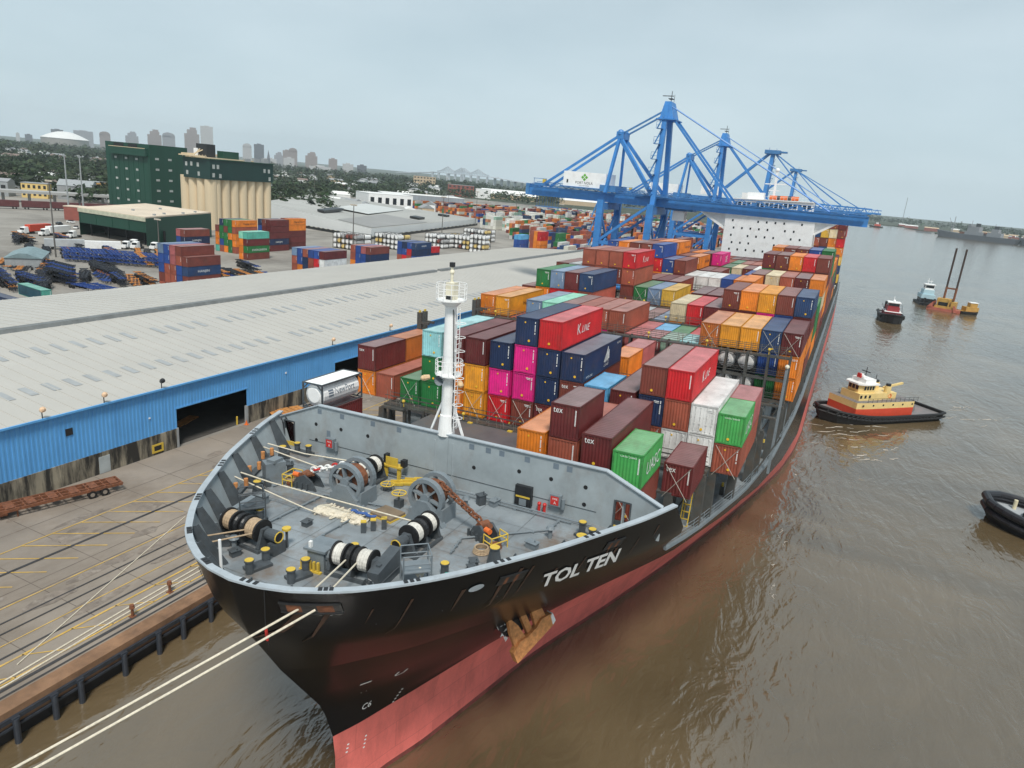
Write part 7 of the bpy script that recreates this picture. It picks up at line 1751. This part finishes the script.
    q.face([(D[0], D[1], 8.4), (A[0], A[1], 8.4), (A[0], A[1], 14.6), (D[0], D[1], 14.6)]); q.face([(-280, 222, QZ), (-322, 222, QZ), (-322, 222, 8.6), (-280, 222, 8.6)], 1); ribs(q, -321, -277.2, 210, 8.4, 13.2, 11, 0); Sx(q, 'wall', [M_eg, M_blk])  # inner wall coloured black to stand for the shade under the canopy
    q = MB(); q.prism([A, Bp, C_, D], 14.6, 15.2, 0); q.box(-322, -277, 209.6, 209.98, 13.2, 14.9, 1); Sx(q, 'roof', [M_sroof, mat('fascia_cream', (.5, .5, .38), .7)])
    q = MB()
    for k in range(4): q.box(-318+k*12, -317.6+k*12, 212.5, 213, QZ, 8.4)
    Sx(q, 'canopy_post', M_dark)
    q = MB()
    for x, y in ((-283, 219), (-290, 240), (-296, 252), (-305, 225), (-312, 245), (-288, 228)): q.box(x-.5, x+.5, y-.5, y+.5, 15.2, 15.9)
    Sx(q, 'roof_vent', M_trim)
elevator()
def shed_long():
    r = tag(empty('transit_shed', (-262, 344, QZ)), 'very large low white transit shed with flat grey roof beyond the tanks', 'warehouse'); off = Vector((-262, 344, QZ))
    def B(q, name, m, p=None): q.v = [(a[0]-off.x, a[1]-off.y, a[2]-off.z) for a in q.v]; return q.build(name, m, p or r)
    a, b, c, d = (-264, 352), (-308, 566), (-520, 600), (-372, 372); Z = 9; ZT = {a: 8.6, b: 8.0, c: 13.0, d: 14.7}; q = MB()
    for p, s in ((a, b), (b, c), (c, d), (d, a)): zp, zs_ = ZT[p], ZT[s]; q.face([(*p, 4.0), (*s, 4.0), (*s, zs_), (*p, zp)])
    B(q, 'wall', mat('shed_white', (.74, .76, .76), .6, var=.05, sc=.05))
    q = MB(); P = [(*p, ZT[p]+.02) for p in (a, b, c, d)]; q.face(P); rf = B(q, 'roof', mat('shed_roof_grey', (.36, .36, .34), .8, var=.12, sc=.02, dirt=(.5, .5, .48), dirt_amt=.6, dsc=.008))
    q = MB(); A, D, Bv, Cv = map(Vector, (a, d, b, c))
    def at(u, v): p = (A*(1-u)+Bv*u)*(1-v)+(D*(1-u)+Cv*u)*v; return (p.x, p.y)
    zat = lambda u, v: (ZT[a]*(1-u)+ZT[b]*u)*(1-v)+(ZT[d]*(1-u)+ZT[c]*u)*v
    for (u0, u1, v0, v1, m) in ((.02, .45, .02, .3, 0), (.35, .8, .35, .6, 1), (.1, .3, .5, .56, 2), (.5, .56, .1, .16, 2), (.82, .86, .1, .15, 2)):
        q.hexa([(*at(u, v), zat(u, v)+.05) for u, v in ((u0, v0), (u1, v0), (u1, v1), (u0, v1))]+[(*at(u, v), zat(u, v)+(.3 if m < 2 else 1.6)) for u, v in ((u0, v0), (u1, v0), (u1, v1), (u0, v1))], m)
    B(q, 'roof_section', [mat('roof_mid_grey', (.28, .28, .275), .8, var=.1, sc=.05), mat('roof_pale', (.52, .54, .53), .8, var=.1, sc=.05), M_dark], rf)
    q = MB(); n = 46
    for p, s in ((d, a), (a, b)):
        for k in range(n):
            t = (k+.5)/n; x, y = p[0]+(s[0]-p[0])*t, p[1]+(s[1]-p[1])*t; q.box(x-.5, x+.5, y-.4, y+.4, QZ, 4.1, 1 if k % 2 else 0)
    B(q, 'dock_post', [mat('post_cream', (.6, .58, .48), .7), M_dark])
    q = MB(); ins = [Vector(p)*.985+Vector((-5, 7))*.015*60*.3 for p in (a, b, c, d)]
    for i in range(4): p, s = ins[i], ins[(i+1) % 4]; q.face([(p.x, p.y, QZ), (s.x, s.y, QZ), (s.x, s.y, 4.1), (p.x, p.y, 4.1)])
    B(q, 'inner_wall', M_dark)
shed_long()
def simple(name, label, cat, x, y, w, d, h, rz, wallm, roofm, win=None, group=None, pitch=0., z=QZ):
    r = tag(empty(name, (x, y, z), (0, 0, rz)), label, cat, group)
    q = MB(); q.box(-w/2, w/2, -d/2, d/2, 0, h); q.build('wall', wallm, r)
    q = MB()
    if pitch: q.hexa([(-w/2-.3, -d/2-.3, h), (w/2+.3, -d/2-.3, h), (w/2+.3, d/2+.3, h), (-w/2-.3, d/2+.3, h), (-w/2-.3, -.1, h+pitch), (w/2+.3, -.1, h+pitch), (w/2+.3, .1, h+pitch), (-w/2-.3, .1, h+pitch)])
    else: q.box(-w/2-.2, w/2+.2, -d/2-.2, d/2+.2, h, h+.4)
    q.build('roof', roofm, r)
    if win:
        nx, nz, wm = win; q = MB()
        for i in range(nx):
            for k in range(nz):
                x0 = -w/2+w*(i+.5)/nx; z0 = h*(k+.55)/nz; q.box(x0-w/nx*.25, x0+w/nx*.25, -d/2-.08, -d/2, z0-h/nz*.22, z0+h/nz*.22)
        q.each('window', wm, r)
    return r
M_brk = mat('brick_red', (.28, .085, .065), .85, var=.15, sc=.3); M_yb = mat('stucco_yellow', (.72, .52, .2), .8, var=.08); M_wr = mat('roof_white', (.8, .8, .78), .6, var=.06, sc=.05); M_gr = mat('roof_grey', (.3, .31, .32), .7, var=.15, sc=.1); M_tan = mat('stucco_tan', (.55, .42, .28), .8, var=.1)
simple('office_building', 'small yellow building with dark windows at the left edge of the yard', 'building', -529, 316, 16, 10, 10, .75, M_yb, M_gr, (5, 2, M_dark))
simple('shed_building', 'grey gabled shed right of the yellow building', 'building', -517, 338, 22, 16, 10, .75, M_gr, M_trim, None, pitch=4)
simple('shed_building', 'low grey shed left of the yellow building', 'building', -548, 298, 22, 14, 10, .75, M_trim, M_gr, (4, 1, M_dark), pitch=2)
simple('white_terminal', 'long white and grey terminal building above the flat shed roof', 'building', -470, 648, 50, 40, 15, 1.0, M_white, M_wr, (6, 1, M_glass))
simple('grey_warehouse', 'long grey ribbed warehouse right of the white terminal', 'building', -470, 720, 95, 40, 15, .78, mat('ribbed_grey', (.3, .33, .36), .6, var=.2, sc=.4, stretch=(1, 1, .02)), M_wr)
simple('brick_building', 'red brick building before the far trees', 'building', -735, 1270, 52, 30, 22, .55, M_brk, M_gr, (6, 3, M_dark))
simple('white_building', 'white building with a flat overhanging roof right of the red brick one', 'building', -700, 1300, 30, 24, 18, .55, M_white, M_wr)
simple('white_roof_hall', 'low hall with a long white pitched roof before the far trees', 'building', -690, 1400, 120, 60, 10, .6, M_tan, M_wr, pitch=9)
simple('white_roof_hall', 'second low hall with white roof, far behind the crane tail', 'building', -560, 1500, 110, 50, 9, .6, M_tan, M_wr, pitch=7)
simple('tan_building', 'tan brick hotel block standing in the trees left of the bridge', 'building', -1010, 1560, 55, 30, 30, .6, M_tan, M_gr, (7, 4, M_dark))
simple('tan_building', 'orange tan low building left of the green tower foot', 'building', -560, 372, 28, 14, 11, .75, mat('stucco_orange', (.6, .36, .14), .8), M_gr)
simple('white_trailer_shed', 'low white shed at the foot of the green tower', 'building', -500, 352, 26, 8, 5, .75, M_white, M_wr)
# freight train and elevated road on the left
def train():
    for k in range(9):
        x, y = -470+k*10.8*.62-0, 226+k*10.8*.0+k*12.3; a = math.atan2(12.3, 6.7)
        r = tag(empty('freight_wagon', (-462+k*6.9, 222+k*13.4, QZ+.4), (0, 0, a)), 'dark red freight wagon standing in the long train beyond the left yard', 'wagon', 'dark red freight wagons in the train')
        q = MB(); q.box(-7.0, 7.0, -1.5, 1.5, 1.1, 4.6, 0); q.box(-6.8, 6.8, -1.3, 1.3, .7, 1.1, 1); q.build('body', [mat('wagon_red', (.11, .03, .032), .7, var=.25), M_dark], r)
        q = MB()
        for xx in (-5.4, -3.8, 3.8, 5.4): q.tube((xx, -.8, .1), (xx, .8, .1), .46, 8)
        q.build('wheel_set', M_blk, r)
train()
q = MB()
for (x0, y0, x1, y1) in ((-520, 240, -432, 400),): q.beam((x0, y0, 9.2), (x1, y1, 9.2), 14, 1.6)
for k in range(14): t = k/13; q.tube((-520+88*t, 240+160*t, QZ), (-520+88*t, 240+160*t, 8.6), .9, 8)
tag(q.build('elevated_road', mat('bridge_concrete', (.38, .38, .37), .8, var=.1, sc=.05)), 'grey elevated roadway running behind the freight train on the left', 'viaduct')
# ---- skyline
def facade(name, c, d):
    m = bpy.data.materials.new(name); m.use_nodes = True; n = m.node_tree.nodes; L = m.node_tree.links; p = n['Principled BSDF']; p.inputs['Roughness'].default_value = .6
    t = n.new('ShaderNodeTexCoord'); b = n.new('ShaderNodeTexBrick'); b.inputs['Scale'].default_value = .12; b.inputs['Mortar Size'].default_value = .02; b.offset = 0
    b.inputs['Color1'].default_value = (*d, 1); b.inputs['Color2'].default_value = (*[v*1.2 for v in d], 1); b.inputs['Mortar'].default_value = (*c, 1)
    mp = n.new('ShaderNodeMapping'); mp.inputs['Rotation'].default_value = (math.pi/2, 0, 0); L.new(t.outputs['Object'], mp.inputs[0]); L.new(mp.outputs[0], b.inputs[0]); L.new(b.outputs[0], p.inputs[0]); return m
FM = [facade('facade_grey', (.42, .41, .42), (.24, .25, .28)), facade('facade_brown', (.38, .32, .3), (.24, .21, .21)), facade('facade_pale', (.58, .57, .56), (.4, .4, .41)), facade('facade_dark', (.2, .2, .23), (.1, .11, .13))]  # facades lightened: part of the distance haze is put into their colours
def tower(x, y, w, z, fm, shape, lab):
    t = tag(empty('city_tower', (x, y, 0), (0, 0, math.atan2(-x, y))), lab, 'tower', None)
    q = MB(); d = w*.8
    if shape == 'step': q.box(-w/2, w/2, -d/2, d/2, 0, z*.8); q.box(-w*.32, w*.36, -d*.4, d*.4, z*.8, z*.93); q.box(-w*.12, w*.3, -d*.3, d*.3, z*.93, z)
    elif shape == 'round':
        q.box(-w/2, w/2, -d/2, d/2, 0, z*.86); n = 8; P = [(-w/2, z*.86)]+[(-w/2*math.cos(math.pi*i/n), z*.86+z*.14*math.sin(math.pi*i/n)) for i in range(1, n)]+[(w/2, z*.86)]
        for a, b in zip(P[:-1], P[1:]): q.hexa([(a[0], -d/2, z*.8), (b[0], -d/2, z*.8), (b[0], d/2, z*.8), (a[0], d/2, z*.8), (a[0], -d/2, a[1]), (b[0], -d/2, b[1]), (b[0], d/2, b[1]), (a[0], d/2, a[1])])
    elif shape == 'spire': q.box(-w/2, w/2, -d/2, d/2, 0, z*.5); q.hexa([(-w/2, -w/2, z*.5), (w/2, -w/2, z*.5), (w/2, w/2, z*.5), (-w/2, w/2, z*.5), (-.3, -.3, z), (.3, -.3, z), (.3, .3, z), (-.3, .3, z)])
    else: q.box(-w/2, w/2, -d/2, d/2, 0, z); q.box(-w*.2, w*.2, -d*.3, d*.3, z, z+4)
    q.build('tower_block', FM[fm], t)
for a in ((-4497, 2610, 18.2, 53.9, 2, 'box', 'small pale tower at the far left of the skyline'),
          (-4299, 2553, 35.3, 50.8, 3, 'box', 'dark low block left of the domed stadium'),
          (-4733, 2991, 67.1, 98.3, 3, 'box', 'dark slab just behind the stadium dome'),
          (-4688, 3134, 109.9, 104.9, 0, 'box', 'broad grey slab block right of the stadium dome'),
          (-3522, 2467, 47.8, 98.1, 1, 'round', 'brown tower with rounded top left of the green elevator tower'),
          (-3692, 2744, 63.5, 115.5, 0, 'step', 'grey stepped tower above the green tower roof, left one'),
          (-3624, 2833, 70.2, 137.8, 1, 'step', 'stepped brown tower above the green tower roof, middle one'),
          (-3502, 2826, 63.5, 127.7, 0, 'round', 'grey round topped tower above the green tower roof, right one'),
          (-3275, 2786, 72.6, 160.7, 1, 'step', 'tall brown tower with angled top right of the green tower'),
          (-3227, 2842, 61.9, 173.5, 2, 'box', 'tallest pale slab tower of the skyline'),
          (-2875, 2781, 42.7, 102.7, 2, 'round', 'pale tower with curved top above the head house'),
          (-2764, 2751, 47.1, 101.9, 3, 'box', 'dark glass tower above the head house'),
          (-2452, 2497, 14.2, 76.4, 3, 'spire', 'thin church spire on the skyline'),
          (-2560, 2672, 40.1, 73.3, 0, 'step', 'grey tower right of the church spire'),
          (-2602, 2770, 36.2, 84.7, 1, 'box', 'brownish tower left of the stepped pair'),
          (-2580, 2790, 41.4, 99.3, 1, 'round', 'brownish rounded tower, taller of the pair'),
          (-2250, 2549, 51.3, 84.0, 1, 'step', 'brown tower block right of centre of the skyline'),
          (-2051, 2456, 35.4, 61.6, 1, 'box', 'squat brown block near the end of the skyline'),
          (-2252, 2412, 44.9, 49.6, 2, 'box', 'cream block below the tower pair'),
          (-2003, 2496, 44.5, 46.9, 2, 'box', 'pale low block at the end of the skyline'),
          (-1835, 2373, 37.7, 45.9, 3, 'box', 'dark low block at the right end of the skyline'),
          (-2518, 2573, 58.3, 40.2, 2, 'box', 'low white roofed block on the skyline'),
          (-1895, 2195, 79.9, 28.2, 2, 'box', 'long cream building in front of the skyline')): tower(*a)
def dome():
    t = tag(empty('stadium_dome', (-4292, 2755, 0)), 'domed stadium with white roof on the left skyline', 'stadium'); q = MB(); R = 122
    q.tube((0, 0, 0), (0, 0, 46), R*.98, 32, 0, R); q.build('wall', facade('facade_stadium', (.36, .33, .29), (.28, .25, .22)), t)
    q = MB(); prev = None
    for k in range(7):
        a = k/6; r, z = R*1.02*(1-a)+6*a, 46+40*math.sin(a*math.pi/2); 
        if prev: q.tube((0, 0, prev[1]), (0, 0, z), prev[0], 32, 0, r, cap=(k == 6))
        prev = (r, z)
    q.build('roof', M_wr, t)
dome()
def bridge():
    t = tag(empty('cantilever_bridge', (-2190, 3700, 0), (0, 0, -.3)), 'pale twin cantilever truss bridge far off on the horizon', 'bridge'); t.scale = (.7, .7, .86); M_b = mat('bridge_steel', (.55, .59, .64), .7, var=.05)
    for row, off in (('near', 0), ('far', 190)):
        q = MB(); L0, L1 = -300, 330; zt = 57
        q.box(L0, L1, off-6, off+6, zt-5, zt)
        def top(x):
            h = 0
            for c, w, hh in ((-86, 112, 34), (86, 112, 34)): h = max(h, hh*max(0, 1-abs(x-c)/w)**1.25)
            return zt+8+h
        x = -220
        while x < 215:
            q.beam((x, off, zt), (x+20, off, top(x+20)), 3, 3); q.beam((x, off, top(x)), (x+20, off, top(x+20)), 4, 4); q.beam((x, off, zt), (x, off, top(x)), 2.5, 2.5); x += 20
        for x in (-280, -200, -86, 86, 200, 290): q.box(x-6, x+6, off-8, off+8, 0, zt-5)
        q.build('truss', M_b, t)
    q = MB(); q.beam((330, 95, 55), (900, 260, 22), 60, 5); q.beam((-300, 95, 55), (-760, 0, 26), 60, 5)
    for k in range(9): q.box(370+k*60-4, 370+k*60+4, 100+k*17, 125+k*17, 0, 52-k*3.3)
    q.build('approach_span', M_b, t)
bridge()
# ---- trees
def woodland():
    rnd = random.Random(3); q = MB(); T = []
    def crown(x, y, r, h, base):
        g = rnd.uniform(.6, 1.35); c = (.024*g*rnd.uniform(.8, 1.3), .044*g, .015*g)
        n = 24 if y < 900 else 17
        for k in range(n):
            a, b = rnd.uniform(0, 6.283), rnd.uniform(-.25, 1); rr = r*math.sqrt(max(0, 1-b*b*.9))*rnd.uniform(.55, 1.08)
            p = Vector((x+rr*math.cos(a), y+rr*math.sin(a), base+h*(.45+.5*b)*rnd.uniform(.85, 1.1))); s = r*rnd.uniform(.26, .5)
            v = [Vector((rnd.uniform(-1, 1), rnd.uniform(-1, 1), rnd.uniform(-.6, .8)))*s for _ in range(4)]
            f = rnd.uniform(.7, 1.4); q.col = tuple(w*f for w in c)
            q.face([p+v[0], p+v[1], p+v[2]]); q.face([p+v[0], p+v[2], p+v[3]])
    def area(n, fn, rmin, rmax):
        for _ in range(n):
            x, y = fn(); r = rnd.uniform(rmin, rmax); crown(x, y, r, r*rnd.uniform(1.5, 2.1), QZ)
    def sec(a0, a1, d0, d1):      # by bearing from +Y (negative is left) and distance
        def f():
            a = math.radians(rnd.uniform(a0, a1)); d = math.sqrt(rnd.uniform(d0*d0, d1*d1)); return math.sin(a)*d, math.cos(a)*d
        return f
    area(1150, sec(-66, -50, 640, 1500), 5, 9); area(700, sec(-66, -48, 1500, 3400), 8, 14)
    area(640, sec(-50, -33, 900, 1500), 5, 9); area(820, sec(-50, -28, 1500, 3200), 7, 13); area(260, sec(-33, -22, 1250, 2000), 6, 10); area(300, sec(-30, -8, 1600, 3200), 7, 12)
    area(240, sec(-46, -40, 560, 900), 4.5, 8); area(60, sec(-57, -53, 560, 640), 4, 7)
    area(200, sec(-2.5, 14, 3150, 4300), 9, 16); area(260, sec(6, 26, 2450, 4300), 9, 15); area(120, sec(16, 32, 2000, 3000), 7, 12)
    tag(q.build('woodland', mat('foliage', (1, 1, 1), .85, var=.3, sc=.2, attr='tint')), 'mass of dark green trees spreading across the city beyond the yards', 'trees', None, 'stuff')
woodland()
def houses():
    rnd = random.Random(9); M_h = [M_white, M_tan, M_trim, M_brk]; M_rf = [M_gr, M_wr, mat('roof_brown', (.2, .15, .13), .8, var=.15), M_gr]
    lab = {0: 'pale house with pitched roof among the trees beyond the yards', 1: 'tan house with pitched roof among the trees beyond the yards', 2: 'grey house with pitched roof among the trees beyond the yards', 3: 'brick house with pitched roof among the trees beyond the yards'}
    for k in range(110):
        a = math.radians(rnd.uniform(-64, -30)); d = rnd.uniform(660, 2000); i = rnd.randrange(4); s = 1+.4*(d > 1200)
        simple('house', lab[i], 'house', math.sin(a)*d, math.cos(a)*d, rnd.uniform(11, 22)*s, rnd.uniform(9, 14)*s, rnd.uniform(6, 9)*s, rnd.uniform(0, 3.1), M_h[i], rnd.choice(M_rf), None, ['pale', 'tan', 'grey', 'brick'][i]+' houses among the trees', rnd.uniform(2.5, 4))
    for k in range(26):
        a = math.radians(rnd.uniform(2.5, 13)); d = 3080 if a < .05 else 2900; y = math.cos(a)*d; x = math.sin(a)*d
        d = rnd.uniform(3090, 3200) if x < 140 else rnd.uniform(2600, 2900)
        simple('riverside_shed', 'tan low shed on the far river bank', 'shed', math.sin(a)*d, math.cos(a)*d, rnd.uniform(20, 50), 14, rnd.uniform(5, 10), rnd.uniform(-.3, .3), rnd.choice((M_tan, M_white, M_brk)), rnd.choice((M_gr, M_wr, M_tan)), None, 'low sheds on the far river bank', 3)
houses()
q = MB(); q.tube((0, 0, 0), (0, 0, 118), 1.2, 4); q.box(-1.5, 1.5, -1.5, 1.5, 0, 4)
tag(q.build('radio_mast', M_trim, None, (165, 3700, QZ)), 'very thin radio mast on the far bank under the sky', 'mast')
for i, (x, y) in enumerate(((-470, 262), (-466, 268))):
    q = MB(); q.tube((0, 0, 0), (0, 0, 34), .55, 6, 0, .3); q.box(-1.2, 1.2, -.3, .3, 32.5, 33.3)
    tag(q.build('transmission_pole', M_trim, None, (x+66, y-4, QZ)), ['tall pale steel pole before the left trees, left one of the pair', 'tall pale steel pole before the left trees, right one of the pair'][i], 'pole')
for i, (x, y) in enumerate(((-385, 250), (-378, 256))):
    simple('brick_kiosk', ['small red brick block beside the light mast, left of the green shed', 'second small brick block left of the green shed'][i], 'building', x, y, 9, 8, 7, .5, M_brk, M_sroof)
# ---- air: thin haze that fades the far bank and the city
def haze():
    q = MB(); q.box(-7500, 5200, -450, 7200, -5.5, 300)
    m = bpy.data.materials.new('haze'); m.use_nodes = True; n = m.node_tree.nodes; n.clear(); o = n.new('ShaderNodeOutputMaterial'); v = n.new('ShaderNodeVolumePrincipled')
    v.inputs['Color'].default_value = (.84, .95, 1, 1); v.inputs['Density'].default_value = .00008; m.node_tree.links.new(v.outputs[0], o.inputs['Volume'])
    tag(q.build('haze', m), kind='stuff')
haze()
